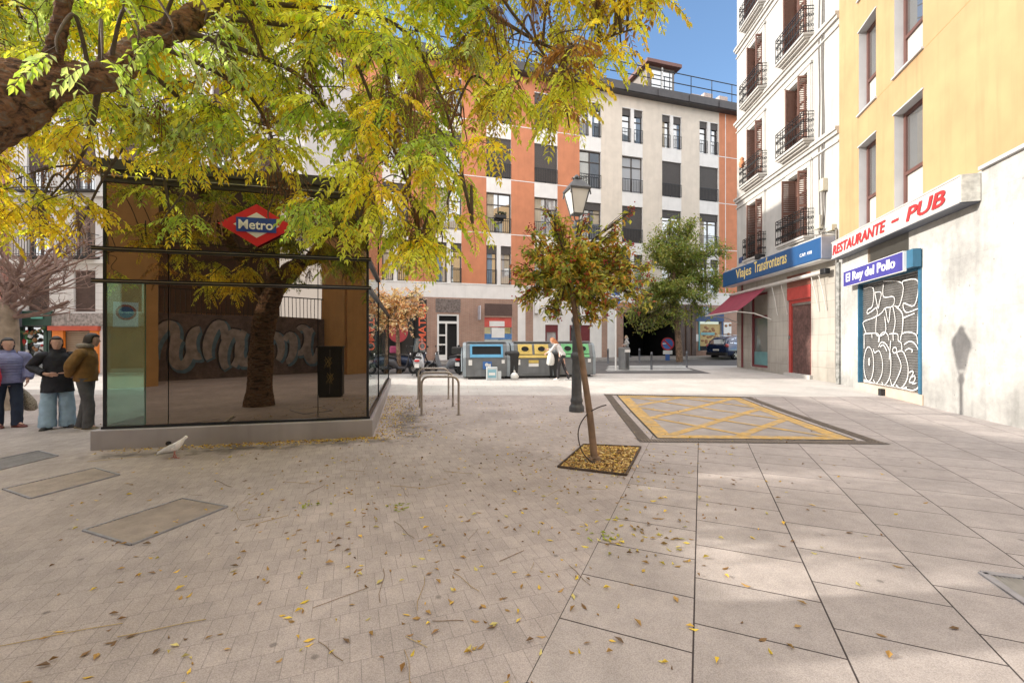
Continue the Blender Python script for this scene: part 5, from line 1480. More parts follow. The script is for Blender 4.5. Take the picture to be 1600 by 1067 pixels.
# green tree beyond the bollards
tY = 28.0
def tblob(px, py, Y, r): return (tuple(at(px, py, Y)), r)
gz_ = gz(tY)
gb = (at(1062, 560, tY).x, tY, gz_)
blobs = [tblob(1040, 400, 28, (2.0, 2.0, 1.4)), tblob(1090, 400, 28.2, (1.7, 1.8, 1.5)), tblob(1020, 450, 27.5, (1.7, 1.7, 1.3)), tblob(1065, 460, 27.3, (2.0, 1.8, 1.3)), tblob(1115, 440, 28, (1.2, 1.5, 1.2)), tblob(1045, 360, 28.3, (1.3, 1.4, 1.0)), tblob(1080, 355, 28.5, (1.1, 1.2, .8)), tblob(1000, 490, 27.8, (1.1, 1.3, .8)), tblob(1050, 500, 27.5, (1.4, 1.4, .7)), tblob(1015, 385, 28.4, (1.0, 1.1, .8)), tblob(1125, 395, 28.4, (.8, 1, .8)), tblob(1095, 490, 27.6, (1.0, 1.1, .6)), tblob(1010, 515, 27.6, (1.0, 1.1, .5)), tblob(985, 500, 27.8, (.8, .9, .5))]
simple_tree('locust_tree', 'feathery green street tree behind the bollards and round blue sign', 'tree', gb, [gb, (gb[0]-.1, tY, 2.0), (gb[0]-.3, tY, 3.8), (gb[0]-.4, tY, 5.5), (gb[0]-.3, tY, 6.8)], .22, .12, blobs, 21000, .22, [(.24, .31, .07), (.28, .35, .08), (.17, .24, .06), (.34, .36, .09), (.38, .35, .09)], .38, twig_n=8)
# pale orange autumn tree beyond the kiosk
aY = 19.6
ab0 = (at(624, 560, aY).x, aY, gz(aY))
blobs = [tblob(615, 470, aY, (.9, .9, .7)), tblob(645, 480, aY, (.7, .8, .6)), tblob(600, 505, aY, (.6, .7, .5)), tblob(630, 510, aY, (.7, .7, .5)), tblob(590, 470, aY, (.7, .8, .6)), tblob(650, 455, aY, (.5, .6, .4)), tblob(570, 440, aY, (.8, .8, .7))]
simple_tree('autumn_tree', 'small tree with pale orange autumn leaves beyond the right end of the kiosk', 'tree', ab0, [ab0, (ab0[0]-.05, aY, 1.2), (ab0[0]-.1, aY, 2.4), (ab0[0]-.2, aY, 3.4)], .11, .06, blobs, 2600, .17, [(.78, .56, .36), (.84, .66, .48), (.72, .46, .26), (.88, .76, .62)], .6, twig_n=6)
# bare plane tree at far left
pY = 10.2
pb = (at(8, 640, pY).x, pY, 0)
pl = thing('bare_tree', 'bare leafless tree with thick pale trunk behind the woman in the lilac jacket', 'tree', pb); PB = V(pb)
tr = MB()
tk = curve([pb, (pb[0], pY, 1.0), (pb[0] + .02, pY, 1.9), (pb[0] - .02, pY, 2.5)], 4)
tr.tube([c - PB for c in tk], taper(len(tk), .27, .19), 14)
def branch(p, d, L, r, lev):
    n = 5; pts = [p]; q = p; dd = d.normalized()
    for i in range(n):
        dd = (dd + V((rnd.uniform(-.3, .3), rnd.uniform(-.3, .3), rnd.uniform(-.12, .22)))).normalized(); q = q + dd * L / n; pts.append(q)
    tr2.tube([c - PB for c in pts], taper(n + 1, r, r * .45), 6 if lev < 2 else 4, 0, False)
    if lev < 3:
        for k in range(4 if lev < 2 else 5):
            i = rnd.randint(1, n); an = rnd.uniform(0, 2*PI)
            branch(pts[i], (pts[i] - pts[i-1]).normalized() * .8 + V((math.cos(an)*.9, math.sin(an)*.9, rnd.uniform(-.3, .6))), L * rnd.uniform(.5, .72), r * .5, lev + 1)
tr2 = MB()
for d in ((1, .1, .55), (.6, -.2, .8), (.95, .3, .2), (-.3, .2, 1), (-1, .1, .5), (.2, .6, .8), (.8, -.5, .35), (.45, .1, .9)):
    branch(tk[-1] + V((0, 0, rnd.uniform(-.4, 0))), V(d), rnd.uniform(1.3, 1.8), .065, 0)
m_pale = mat('pale_plane_bark', (.34, .27, .21), .85, 0, .3, 6, .4, 25)
tr.build('trunk', m_pale, pl); tr2.build('branches', mat('pinkish_twig', (.30, .20, .17), .9, 0, .2, 9), pl)
# a second leafy tree to the left of the frame: its crown dapples the sun on the paving
b2 = (-9.4, 4.9, 0)
bl2 = [((-9.4 + 1.7*math.cos(k*1.05), 4.9 + 1.6*math.sin(k*1.05), 5.8 + .9*math.sin(k*2.3)), (1.3, 1.2, 1.0)) for k in range(6)] + [((-9.4, 4.9, 7.2), (1.4, 1.3, 1.0))]
simple_tree('street_tree', 'yellow green tree left of the frame that dapples the light on the paving', 'tree', b2, [b2, (-9.4, 4.9, 2), (-9.35, 4.9, 4), (-9.4, 4.9, 6)], .2, .1, bl2, 1250, .19, [LGR, YEL, GRN], .5, twig_n=7)
# ================================================================== street furniture
def gp(px, py):
    """the point on the ground seen in a given direction"""
    q = (py - 533.5) / 680
    Y = 1.6 / q
    if Y > 10: Y = 1.76 / (q + .016)
    return V(((px - 800) / 680 * Y, Y, gz(Y)))
m_cast = mat('cast_iron_grey', (.085, .088, .095), .5, .35, .15, 10, .15, 60)
# ---- cast iron street lamp
LP = gp(901, 643)
lm = thing('street_lamp', 'tall cast iron lantern street lamp behind the leaning berry tree', 'street lamp', LP)
s = MB()
s.lathe([(.175, 0), (.175, .09), (.165, .13), (.14, .16), (.13, .20), (.145, .24), (.14, .28), (.122, .32), (.118, .42), (.108, 1.05), (.104, 1.18), (.13, 1.21), (.142, 1.25), (.135, 1.30), (.105, 1.36)], 24, 0, None, True, .035)
s.build('lamp_base', m_cast, lm)
s = MB()
s.lathe([(.102, 1.36), (.098, 1.9), (.095, 2.02), (.12, 2.06), (.125, 2.12), (.088, 2.18), (.075, 2.3), (.065, 2.5), (.058, 3.2), (.052, 4.1), (.075, 4.15), (.11, 4.2), (.11, 4.25), (.06, 4.3), (.055, 4.36)], 20, 0, None, True, .05)
s.build('lamp_post', m_cast, lm)
ln = MB()
zb, zt = 4.50, 5.02; rb, rtp = .155, .26
# four cradle arms, corner bars, top frame and roof
for k in range(4):
    a = PI/4 + k*PI/2 + .25
    c, s_ = math.cos(a), math.sin(a)
    ln.tube([(.05*c, .05*s_, 4.33), (.13*c, .13*s_, 4.38), (rb*1.05*c, rb*1.05*s_, zb)], .014, 5)
    ln.tube([(rb*c, rb*s_, zb), (rtp*c*1.2, rtp*s_*1.2, zt)], .014, 5)
    ln.tube([(rtp*c*1.2, rtp*s_*1.2, zt + .02), (rtp*c*1.3, rtp*s_*1.3, zt - .12)], .016, 4)
Mq = Matrix.Rotation(.25, 4, 'Z')
def sq(r, z): return [tuple(Mq @ V((r*x, r*y, z))) for x, y in ((1, 1), (-1, 1), (-1, -1), (1, -1))]
r4 = lambda r: r * math.cos(PI/4)
ln.loft([sq(r4(rtp*1.32), zt), sq(r4(rtp*1.36), zt + .04), sq(r4(.16), zt + .22), sq(r4(.12), zt + .25)], 0, False)
ln.loft([sq(r4(rb*1.06), zb - .015), sq(r4(rb*1.06), zb + .012)], 0, False)
ln.lathe([(.07, 5.27), (.09, 5.30), (.10, 5.33), (.05, 5.37), (.02, 5.40)], 10)
for k in range(4):
    a = k*PI/2 + .25; ln.tube([(.05*math.cos(a), .05*math.sin(a), 5.27), (.11*math.cos(a), .11*math.sin(a), 5.33), (.12*math.cos(a), .12*math.sin(a), 5.28)], .012, 4)
lo = ln.build('lantern', m_cast, lm)
gl_ = MB(); gl_.loft([sq(r4(rb*.98), zb + .012), sq(r4(rtp*1.16), zt)], 0, False); 
gl_.build('frosted_glass', mat('frosted_glass', (.62, .62, .6), .4, 0, .06, 4), lo)
# ---- inverted U bike stands
m_stand = mat('stained_steel', (.40, .355, .31), .4, .85, .2, 9)
def ustand(x, y, w, label):
    t = tag(None, None) if False else None
    s = MB(); r = .16; h = .84
    pts = [(-w/2, 0, 0), (-w/2, 0, h - r)] + [(-w/2 + r - r*math.cos(a), 0, h - r + r*math.sin(a)) for a in [PI/2*i/6 for i in range(1, 7)]] + [(w/2 - r + r*math.sin(a), 0, h - r + r*math.cos(a)) for a in [PI/2*i/6 for i in range(0, 7)]] + [(w/2, 0, 0)]
    s.tube(pts, .025, 10)
    for sx in (-w/2, w/2): s.lathe([(.05, 0), (.05, .012)], 12, 0, Matrix.Translation((sx, 0, .004)))
    o = s.build('bike_stand', m_stand); o.location = (x, y, gz(y)); o.rotation_euler = (0, 0, .03)
    tag(o, label, 'bike stand', 'inverted U bike stands')
ustand(-1.56, 9.45, .80, 'nearest of the three steel inverted U bike stands')
ustand(-1.84, 10.6, .80, 'middle one of the three steel inverted U bike stands')
ustand(-2.14, 11.85, .82, 'farthest of the three steel inverted U bike stands')
# ---- yellow hatched vent slab with its drain border
hq = [V((3.04, 12.5, 0)), V((6.3, 12.05, 0)), V((5.54, 7.04, 0)), V((2.41, 7.18, 0))]
vent_ = thing('vent_cover', 'large pavement vent cover painted with a yellow hatched box', 'vent cover', (0, 0, 0))
def hz(u, v): # u along near edge, v depth
    a = hq[3].lerp(hq[2], u); b = hq[0].lerp(hq[1], u); p = a.lerp(b, v); return p
def strip(mb, p, q, w, z, mi=0):
    p = V(p); q = V(q); n = 8
    d = (q - p).normalized(); s_ = V((-d.y, d.x, 0)) * w / 2
    for i in range(n):
        a = p.lerp(q, i/n); b = p.lerp(q, (i+1)/n)
        mb.quad(*[(c.x, c.y, gz(c.y) + z) for c in (a - s_, b - s_, b + s_, a + s_)], mi)
def patch(mb, u0, u1, v0, v1, z, mi=0, n=8):
    for i in range(n):
        va = v0 + (v1 - v0)*i/n; vb = v0 + (v1 - v0)*(i+1)/n
        mb.quad(*[(c.x, c.y, gz(c.y) + z) for c in (hz(u0, va), hz(u1, va), hz(u1, vb), hz(u0, vb))], mi)
s = MB(); patch(s, .0, 1, 0, 1, .008); s.build('slab', mat('concrete_slab', (.34, .305, .285), .85, 0, .14, 3, .2, 70, var2=.1), vent_)
m_yp = mat('worn_yellow_paint', (.54, .34, .10), .75, 0, .30, 9, .1, 70, var2=.12, scale2=2)
nt = m_yp.node_tree; b_ = nt.nodes['Principled BSDF']; src = b_.inputs['Base Color'].links[0].from_socket
nz = _n(nt, 'ShaderNodeTexNoise'); nz.inputs['Scale'].default_value = 5; nz.inputs['Detail'].default_value = 10; nz.inputs['Roughness'].default_value = .75
ge_ = _n(nt, 'ShaderNodeNewGeometry'); nt.links.new(ge_.outputs['Position'], nz.inputs['Vector'])
rm_ = _n(nt, 'ShaderNodeMapRange'); rm_.inputs[1].default_value = .46; rm_.inputs[2].default_value = .62; nt.links.new(nz.outputs['Fac'], rm_.inputs[0])
mx_ = _n(nt, 'ShaderNodeMix', data_type='RGBA'); nt.links.new(rm_.outputs[0], mx_.inputs[0]); nt.links.new(src, mx_.inputs[6]); mx_.inputs[7].default_value = (.40, .315, .21, 1)
nt.links.new(mx_.outputs[2], b_.inputs['Base Color'])
s = MB(); e = .0
for (a, b) in (((.03, .015), (.03, .985)), ((.97, .015), (.97, .985)), ((.03, .02), (.97, .02)), ((.03, .98), (.97, .98))):
    pa, pb = hz(*a), hz(*b); pass
def frame_strip(u0, v0, u1, v1, w, z): strip(s, hz(u0, v0), hz(u1, v1), w, z)
patch(s, .0, .085, .0, 1.0, .012); patch(s, .915, 1, .0, 1.0, .012); 
patch(s, .085, .915, .0, .045, .012, 0, 2); patch(s, .085, .915, .955, 1.0, .012, 0, 2)
for (u0, v0, u1, v1) in ((.085, .045, .915, .62), (.085, .36, .915, .955), (.085, .68, .5, .955), (.45, .045, .915, .36)):
    strip(s, hz(u0, v0), hz(u1, v1), .16, .0125)
for (u0, v0, u1, v1) in ((.915, .36, .085, .955), (.915, .045, .085, .62), (.5, .045, .085, .36), (.915, .68, .5, .955)):
    strip(s, hz(u0, v0), hz(u1, v1), .12, .0145)
s.build('yellow_marking', m_yp, vent_)
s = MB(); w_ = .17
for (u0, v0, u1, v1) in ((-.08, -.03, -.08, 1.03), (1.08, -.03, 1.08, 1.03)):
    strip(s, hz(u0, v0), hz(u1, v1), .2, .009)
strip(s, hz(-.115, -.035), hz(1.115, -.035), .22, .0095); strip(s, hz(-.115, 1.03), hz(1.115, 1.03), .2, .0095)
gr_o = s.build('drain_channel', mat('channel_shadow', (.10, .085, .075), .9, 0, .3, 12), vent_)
s = MB()
def grate(u0, v0, u1, v1, n, L_):
    a = hz(u0, v0); b = hz(u1, v1); d = (b - a).normalized(); sd = V((-d.y, d.x, 0)) * L_ / 2
    for i in range(n):
        c = a.lerp(b, (i + .5)/n); w2 = d * .012
        s.quad(*[(q.x, q.y, gz(q.y) + .0135) for q in (c - sd - w2, c - sd + w2, c + sd + w2, c + sd - w2)])
grate(-.08, -.03, -.08, 1.03, 110, .17); grate(1.08, -.03, 1.08, 1.03, 110, .17); grate(-.1, -.035, 1.1, -.035, 80, .17); grate(-.1, 1.03, 1.1, 1.03, 60, .16)
s.build('grate_bars', mat('grate_brown', (.27, .225, .185), .7, .3, .25, 10), vent_)
s = MB()
for (u0, v0, u1, v1) in ((-.005, 0, -.005, 1), (1.005, 0, 1.005, 1), (0, -.004, 1, -.004), (0, 1.004, 1, 1.004)): strip(s, hz(u0, v0), hz(u1, v1), .03, .014)
s.build('slab_edge', M_['dark_metal'], vent_)
# ---- tree pit: sunken square filled with bark mulch
pit = [gp(872, 731), gp(912, 696), gp(1001, 700), gp(978, 744)]
tp = thing('tree_pit', 'square sunken tree pit with a dark metal edge around the mulch', 'tree pit', (0, 0, 0))
s = MB()
for a, b in zip(pit, pit[1:] + pit[:1]):
    s.bar((a.x, a.y, .006), (b.x, b.y, .006), .022, .05)
s.build('pit_edge', mat('rusty_edge', (.09, .065, .05), .8, .3, .3, 10), tp)
s = MB(); s.add([(p.x, p.y, .0075) for p in pit], [(3, 2, 1, 0)] if (pit[1]-pit[0]).cross(pit[2]-pit[0]).z < 0 else [(0, 1, 2, 3)])
s.build('pit_soil', mat('dark_soil', (.07, .05, .035), .95, 0, .4, 20, .5, 30), tp)
ch = MB(); rg = random.Random(4)
mcols = [(.62, .40, .13), (.54, .30, .08), (.74, .54, .22), (.38, .20, .07), (.72, .50, .10), (.28, .15, .06), (.80, .62, .28)]
for i in range(4200):
    u, v = rg.random(), rg.random()
    p = pit[0].lerp(pit[3], u).lerp(pit[1].lerp(pit[2], u), v)
    if rg.random() < .06: p = p + V((rg.gauss(0, .12), rg.gauss(0, .12), 0))
    an = rg.uniform(0, 2*PI); L_ = rg.uniform(.015, .05); w2 = L_ * rg.uniform(.25, .5)
    h = .012 + .03 * rg.random() * min(1, 6*min(u, v, 1-u, 1-v))
    Mx = Matrix.Translation((p.x, p.y, h)) @ Matrix.Rotation(an, 4, 'Z') @ Matrix.Rotation(rg.uniform(-.6, .6), 4, 'Y') @ Matrix.Rotation(rg.uniform(-.5, .5), 4, 'X')
    c = rg.choice(mcols); k = rg.uniform(.6, 1.2); c = tuple(min(1, q*k) for q in c)
    ch.add([(-L_/2, -w2/2, 0), (L_/2, -w2/2, 0), (L_*.6, w2/2, .003), (-L_/2, w2/2, 0)], [(0, 1, 2, 3)], 0, False, Mx, c)
mo = ch.build('bark_mulch', mat_col('mulch', .9)); tag(mo, 'golden brown bark chips and dry leaves in the tree pit', 'mulch', None, 'stuff')
hs = MB(); c0 = gp(930, 722); 
hp = [c0 + V(p) for p in ((.02, -.10, .03), (-.08, -.13, .05), (-.19, -.10, .17), (-.235, -.06, .36), (-.20, -.04, .52), (-.10, -.06, .66), (.03, -.08, .74), (.13, -.08, .77))]
hs.tube(curve(hp, 5), .008, 8)
hs.tube([c0 + V((.10, -.12, .03)), c0 + V((.0, -.16, .035)), c0 + V((-.12, -.13, .03)), c0 + V((-.14, .02, .03)), c0 + V((-.03, .1, .03))], .012, 6)
o = hs.build('irrigation_hose', mat('brown_hose', (.06, .045, .04), .6)); tag(o, 'thin brown irrigation hose looping beside the leaning tree trunk', 'hose')
# ---- floor hatches
m_rust = mat('rusty_plate', (.44, .375, .325), .7, .25, .16, 7, .2, 40, var2=.1)
def hatch(name, label, quad, ribs, m, frame=.02):
    t = thing(name, label, 'floor hatch' if 'hatch' in name else 'drain grate', (0, 0, 0), 0, None)
    q = [V((p.x, p.y, .008)) for p in quad]
    s = MB(); s.add(q, [(0, 1, 2, 3)])
    for i in range(ribs):
        t0 = (i + .15)/ribs; t1 = (i + .6)/ribs
        a, b = q[0].lerp(q[1], t0), q[3].lerp(q[2], t0); c, d = q[3].lerp(q[2], t1), q[0].lerp(q[1], t1)
        up = V((0, 0, .005)); s.add([p + up for p in (a, d, c, b)], [(0, 1, 2, 3)])
    for f in range(len(s.f)):
        f_ = s.f[f]; a, b, c = [V(s.v[k]) for k in f_[:3]]
        if (b - a).cross(c - a).z < 0: s.f[f] = f_[::-1]
    s.build('cover_plate', m, t)
    s = MB()
    for a, b in zip(q, q[1:] + q[:1]): s.bar(a + V((0, 0, .002)), b + V((0, 0, .002)), frame, .014)
    s.build('frame', mat('hatch_frame', (.34, .34, .37), .5, .6, .2, 9) if 'hatch_frame' not in bpy.data.materials else bpy.data.materials['hatch_frame'], t)
    return t
hatch('floor_hatch', 'ribbed rusty floor hatch in the brick paving, nearest the camera', [gp(130, 830), gp(285, 780), gp(355, 793), gp(205, 853)], 26, m_rust)
hatch('floor_hatch', 'ribbed rusty floor hatch close to the kiosk plinth and white pigeon', [gp(5, 765), gp(148, 732), gp(186, 743), gp(48, 780)], 24, m_rust)
hatch('floor_hatch', 'grey floor hatch at left edge in front of the waiting people', [gp(-60, 730), gp(60, 705), gp(90, 713), gp(-30, 742)], 20, mat('grey_plate', (.25, .24, .24), .7, .3, .2, 8))
hatch('drain_grate', 'pale metal drain grate in the slabs at the right edge', [gp(1535, 897), gp(1604, 905), gp(1700, 985), gp(1612, 950)], 9, mat('galvanised', (.42, .41, .39), .5, .6, .2, 8), .05)
# ---- large recycling containers
m_cont = mat('grey_container', (.17, .18, .19), .55, 0, .15, 2.5, streak=.2, var2=.1)
m_contside = mat('sunlit_container_side', (.24, .28, .31), .6, 0, .2, 3, streak=.2)  # streaky, with the brightness of the sunlit sides put into the colour
def container(label, x, y, w, colour, kind, rz, h=1.42):
    t = thing('recycling_container', label, 'recycling bin', (x, y, gz(y)), rz, 'large grey recycling containers in a row')
    d = 1.25
    prof = [(-.02, .10), (-.05, .85), (.16, h - .08), (.30, h - .01), (d * .55, h + .03), (d - .25, h - .06), (d - .02, h - .45), (d, .10)]
    s = MB()
    rings = []
    for xx, k in ((-w/2 + .12, 1.0), (w/2 - .12, 1.0)): rings.append([(xx, p[0], p[1]) for p in prof])
    s.loft(rings, 0, False); s.build('container_body', m_cont, t, bevel=.02)
    for sg in (-1, 1):
        s = MB(); x0, x1 = (sg*w/2 - sg*.12 + sg*.001, sg*w/2)
        big = [(p[0] - .03 if i < 4 else p[0] + .02, p[1] + .02 if i in (3, 4) else p[1]) for i, p in enumerate(prof)]
        r0 = [(x0, p[0], p[1]) for p in big]; r1 = [(x1, p[0] * .94 + .03, .10 + (p[1] - .10) * .97) for p in big]
        s.loft([r0, r1], 0, False); so_ = s.build('side_panel', m_contside, t, bevel=.025)
        s = MB(); s.tube([(sg*(w/2 + .04), .15, .3), (sg*(w/2 + .05), .35, .95), (sg*(w/2 + .04), .7, 1.2), (sg*(w/2 + .04), 1.0, .9)], .025, 6); s.build('rail', m_contside, so_)
    s = MB(); s.box(-w/2 + .2, w/2 - .2, .05, d - .05, 0, .10); s.build('base', M_['black'], t)
    # coloured lid panel on the slanted front
    a = V((0, -.055, .87)); b = V((0, .15, h - .085)); dirv = (b - a); ups = dirv.normalized(); nrm = V((0, -ups.z, ups.y))
    Ms = Matrix(((1, 0, 0, 0), (0, ups.y, nrm.y, a.y), (0, ups.z, nrm.z, a.z), (0, 0, 0, 1)))   # local: x across, y up the slope, z outward
    s = MB(); Ls = dirv.length
    m_c = mat(colour[0], colour[1], .5, 0, .12, 4); x0, x1 = -w/2 + .28, w/2 - .28
    y0 = .10
    if kind == 'slot':
        s.box(x0, x1, -.02, y0, .0, .035, 0, Ms); s.box(x0, x1, Ls - .06, Ls + .02, 0, .05, 0, Ms); s.box(x0, x0 + .08, y0, Ls - .06, 0, .045, 0, Ms); s.box(x1 - .08, x1, y0, Ls - .06, 0, .045, 0, Ms)
        s.build('lid', m_c, t)
        q = MB(); q.box(x0 + .08, x1 - .08, y0, Ls - .06, .004, .012, 0, Ms); q.build('opening', M_['dark'], t)
    else:
        s.box(x0, x1, -.05, .06, .0, .03, 0, Ms)
        s.box(x0, -.05, .1, Ls + .02, 0, .04, 0, Ms); s.box(.05, x1, .1, Ls + .02, 0, .04, 0, Ms)
        s.build('lid', m_c, t)
        for cx in ((x0 - .05)/2, (x1 + .05)/2):
            q = MB(); q.lathe([(.19, .041), (.19, .06), (.155, .06), (.15, .03)], 20, 0, Ms @ Matrix.Translation((cx, .1 + (Ls - .08)/2, 0)) @ Matrix.Scale(.75, 4, (0, 1, 0)))
            q.lathe([(.15, .044), (.0, .046)], 20, 1, Ms @ Matrix.Translation((cx, .1 + (Ls - .08)/2, 0)) @ Matrix.Scale(.75, 4, (0, 1, 0)))
            q.build('opening', [m_c, M_['dark']], t)
    s = MB(); s.box(x0 - .06, x0 + .08, -.062, -.045, .55, .76, 0); s.build('sticker', M_['white'], t)
    s = MB(); s.box(x1 - .06, x1 + .06, -.062, -.045, .62, .76, 0); s.build('sticker', M_['white'], t)
    if kind == 'slot': 
        s = MB(); s.box(-.15, .2, -.06, -.043, .4, .7, 0); s.ball((0, -.06, .57), (.07, .008, .07), 8, 6, 1); s.box(.05, .16, -.066, -.06, .45, .6, 1); s.build('sticker', [mat('blue_sticker', (.05, .15, .42), .5), M_['white']], t)
        s = MB(); s.box(-.45, -.05, -.06, -.03, .12, .38, 0); s.build('pedal_panel', m_cont, t)
    if kind == 'yellow':
        s = MB(); s.box(-.2, .2, -.06, -.04, .62, .74, 0); s.box(-.2, .2, -.058, -.038, .48, .6, 1); s.build('sticker', [m_c, M_['white']], t)
        s = MB(); s.box(-.45, .45, -.048, -.03, .2, .24, 0); s.build('pedal_panel', m_cont, t)
    s = MB(); s.box(-w/2 + .16, w/2 - .16, .25, d - .3, h - .0, h + .07); s.build('top_cover', m_cont, t, bevel=.03)
container('grey recycling container with light blue slot lid, left of the row', -1.00, 17.15, 1.86, ('blue_lid', (.10, .34, .56)), 'slot', .12)
container('grey recycling container with yellow lid and two round holes', .86, 17.45, 1.80, ('yellow_lid', (.62, .46, .12)), 'yellow', .12)
container('grey recycling container with green lid, behind the street lamp', 2.62, 18.0, 1.72, ('green_lid', (.15, .46, .20)), 'green', .12)
# dark wheeled bin between blue and yellow, black one beside the woman
def wheelie(label, x, y, rz, h=1.05, w=.55):
    t = thing('wheeled_bin', label, 'wheeled bin', (x, y, gz(y)), rz)
    s = MB()
    rr = lambda k, z, d=.0: [(-w/2*k, -.3*k + d, z), (w/2*k, -.3*k + d, z), (w/2*k, .3*k + d, z), (-w/2*k, .3*k + d, z)]
    s.loft([rr(.78, .06), rr(1, h - .12), rr(1.06, h - .1), rr(1.06, h - .04)], 0, False); s.build('bin_body', M_['black'], t, bevel=.02)
    s = MB(); s.loft([rr(1.08, h - .04), rr(1.0, h + .02), rr(.6, h + .06)], 0, False); s.build('lid', M_['black'], t, bevel=.02)
    for sx in (-1, 1):
        s = MB(); s.torus((sx*w*.4, .25, .1), .075, .028, 14, 6, 0, 'x'); s.build('wheel', M_['rubber'], t)
wheelie('black wheeled bin squeezed between the blue and yellow containers', -.02, 17.55, .1)
wheelie('black wheeled bin between the yellow and green containers', 1.70, 17.75, .1, 1.0, .5)
# cardboard box and rubbish bag left by the bins
t = thing('cardboard_box', 'pale blue and white cardboard box standing against the blue recycling container', 'box', (-.78, 16.80, gz(16.8)), .1)
s = MB(); s.box(-.21, .21, -.14, .14, 0, .5, 0); s.build('box_body', mat('pale_card', (.55, .6, .62), .7), t, bevel=.006)
s = MB(); s.box(-.16, .16, -.1425, -.1405, .1, .42, 0); s.box(-.12, .12, -.1445, -.1426, .2, .3, 1); s.build('printed_label', [mat('pale_blue_print', (.25, .48, .58), .6), M_['white']], t)
s = MB(); s.box(.22, .36, -.1, .1, 0, .34, 0); s.build('side_flap', mat('pale_card', (.55, .6, .62), .7) if 'pale_card' not in bpy.data.materials else bpy.data.materials['pale_card'], t, bevel=.005)
s = MB(); rg = random.Random(3)
s.ball((0, 0, .13), (.16, .14, .15), 14, 10); s.tube([(0, 0, .26), (.02, 0, .31), (-.02, .01, .35)], [.04, .02, .045], 7)
s.v = [tuple(V(v) * (1 + rg.uniform(-.08, .08))) for v in s.v]
o = s.build('rubbish_bag', mat('white_bag_plastic', (.72, .72, .7), .45)); o.location = (.10, 16.95, gz(16.95)); tag(o, 'small knotted white rubbish bag on the ground beside yellow container', 'rubbish bag')
# ---- square litter bin, bollards, pole, blue sign
lt = thing('litter_bin', 'grey steel litter bin beside the white sign pole', 'litter bin', gp(975, 578), .35)
s = MB()
def oct_(r, z, k=.38): 
    c = r * k; return [(-r, -c, z), (-c, -r, z), (c, -r, z), (r, -c, z), (r, c, z), (c, r, z), (-c, r, z), (-r, c, z)]
s.loft([oct_(.25, .03), oct_(.27, 1.0), oct_(.28, 1.02), oct_(.28, 1.1), oct_(.22, 1.12)], 0, False)
for k in range(9): s.box(-.1 + k*.025 - .003, -.1 + k*.025 + .003, -.285, -.262, .1, .9)
s.build('bin_body', mat('bin_grey', (.21, .215, .22), .5, .3, .12, 4, streak=.15), lt)
s = MB(); s.box(-.15, .15, -.30, -.275, .88, 1.02, 0); s.build('opening_plate', M_['white'], lt)
m_boll = mat('bollard_grey', (.12, .125, .14), .55, .3, .12, 6)
bp0 = None
for (px, py, h, lab) in ((950, 568, .9, 'grey steel bollard just right of the green container'), (999, 567, .92, 'grey steel bollard right behind the litter bin'), (1018, 578, .95, 'grey steel bollard nearest the camera by the crossing'), (1073, 575, .92, 'grey steel bollard right of the round blue sign'), (1040, 571, .9, 'grey steel bollard below the round blue sign')):
    if px == 1040: continue
    p = gp(px, py)
    if bp0 is None:
        s = MB(); s.lathe([(.075, 0), (.075, .02), (.055, .04), (.052, h - .14), (.062, h - .13), (.062, h - .1), (.05, h - .09), (.05, h - .02), (.035, h)], 14)
        bp0 = s.build('bollard', m_boll); o = bp0
    else:
        o = bp0.copy(); COL.objects.link(o)
    o.location = p; tag(o, lab, 'bollard', 'grey bollards along the crossing')
sp = thing('sign_pole', 'thin white pole with small blue signs at its top', 'sign pole', gp(962, 578))
s = MB(); s.tube([(0, 0, 0), (0, 0, 3.9)], .04, 10); s.build('pole', M_['white'], sp)
for z, w2 in ((3.25, .5), (3.7, .45)):
    s = MB(); s.box(-w2*.5, w2*.4, -.055, -.04, z, z + .36); s.build('sign_plate', mat('sign_blue_plate', (.04, .12, .38), .45) if 'sign_blue_plate' not in bpy.data.materials else bpy.data.materials['sign_blue_plate'], sp)
ns = thing('no_parking_sign', 'round red and blue no parking sign on a low blue post', 'sign', gp(1043, 563))
s = MB(); s.box(-.14, .14, -.03, .03, 0, .42); s.build('post', mat('sign_post_blue', (.05, .13, .38), .5), ns)
s = MB(); s.box(-.32, .32, -.04, -.031, .42, .68); s.build('plate', M_['white'], ns)
s = MB(); R0 = .44; cz = 1.12
Mt = Matrix.Translation((0, 0, cz))
s.prism(disc(R0, 30), .02, 0, Matrix.Translation((0, -.04, cz))); s.prism(disc(R0*.79, 30), .006, 1, Matrix.Translation((0, -.047, cz)))
s.bar((-R0*.58, -.05, cz + R0*.58), (R0*.58, -.05, cz - R0*.58), .006, .12, 0, (0, -1, 0)) if False else None
s.add([(-.30, -.049, cz + .22), (-.22, -.049, cz + .30), (.30, -.049, cz - .22), (.22, -.049, cz - .30)], [(0, 3, 2, 1)], 0)
s.build('disc', [mat('sign_red', (.52, .04, .05), .45), mat('sign_blue', (.06, .18, .52), .45)], ns)
s = MB(); s.box(-.36, -.12, -.056, -.051, cz - .02, cz + .06); s.build('sticker', M_['white'], ns)
# ================================================================== dark blue car
ca = math.atan2(.286, .958)
cp = V((14.35, 30.6, 0))
car = thing('parked_car', 'dark blue hatchback car partly hidden by the white corner building', 'car', (cp.x, cp.y, gz(cp.y)), ca + R(8))
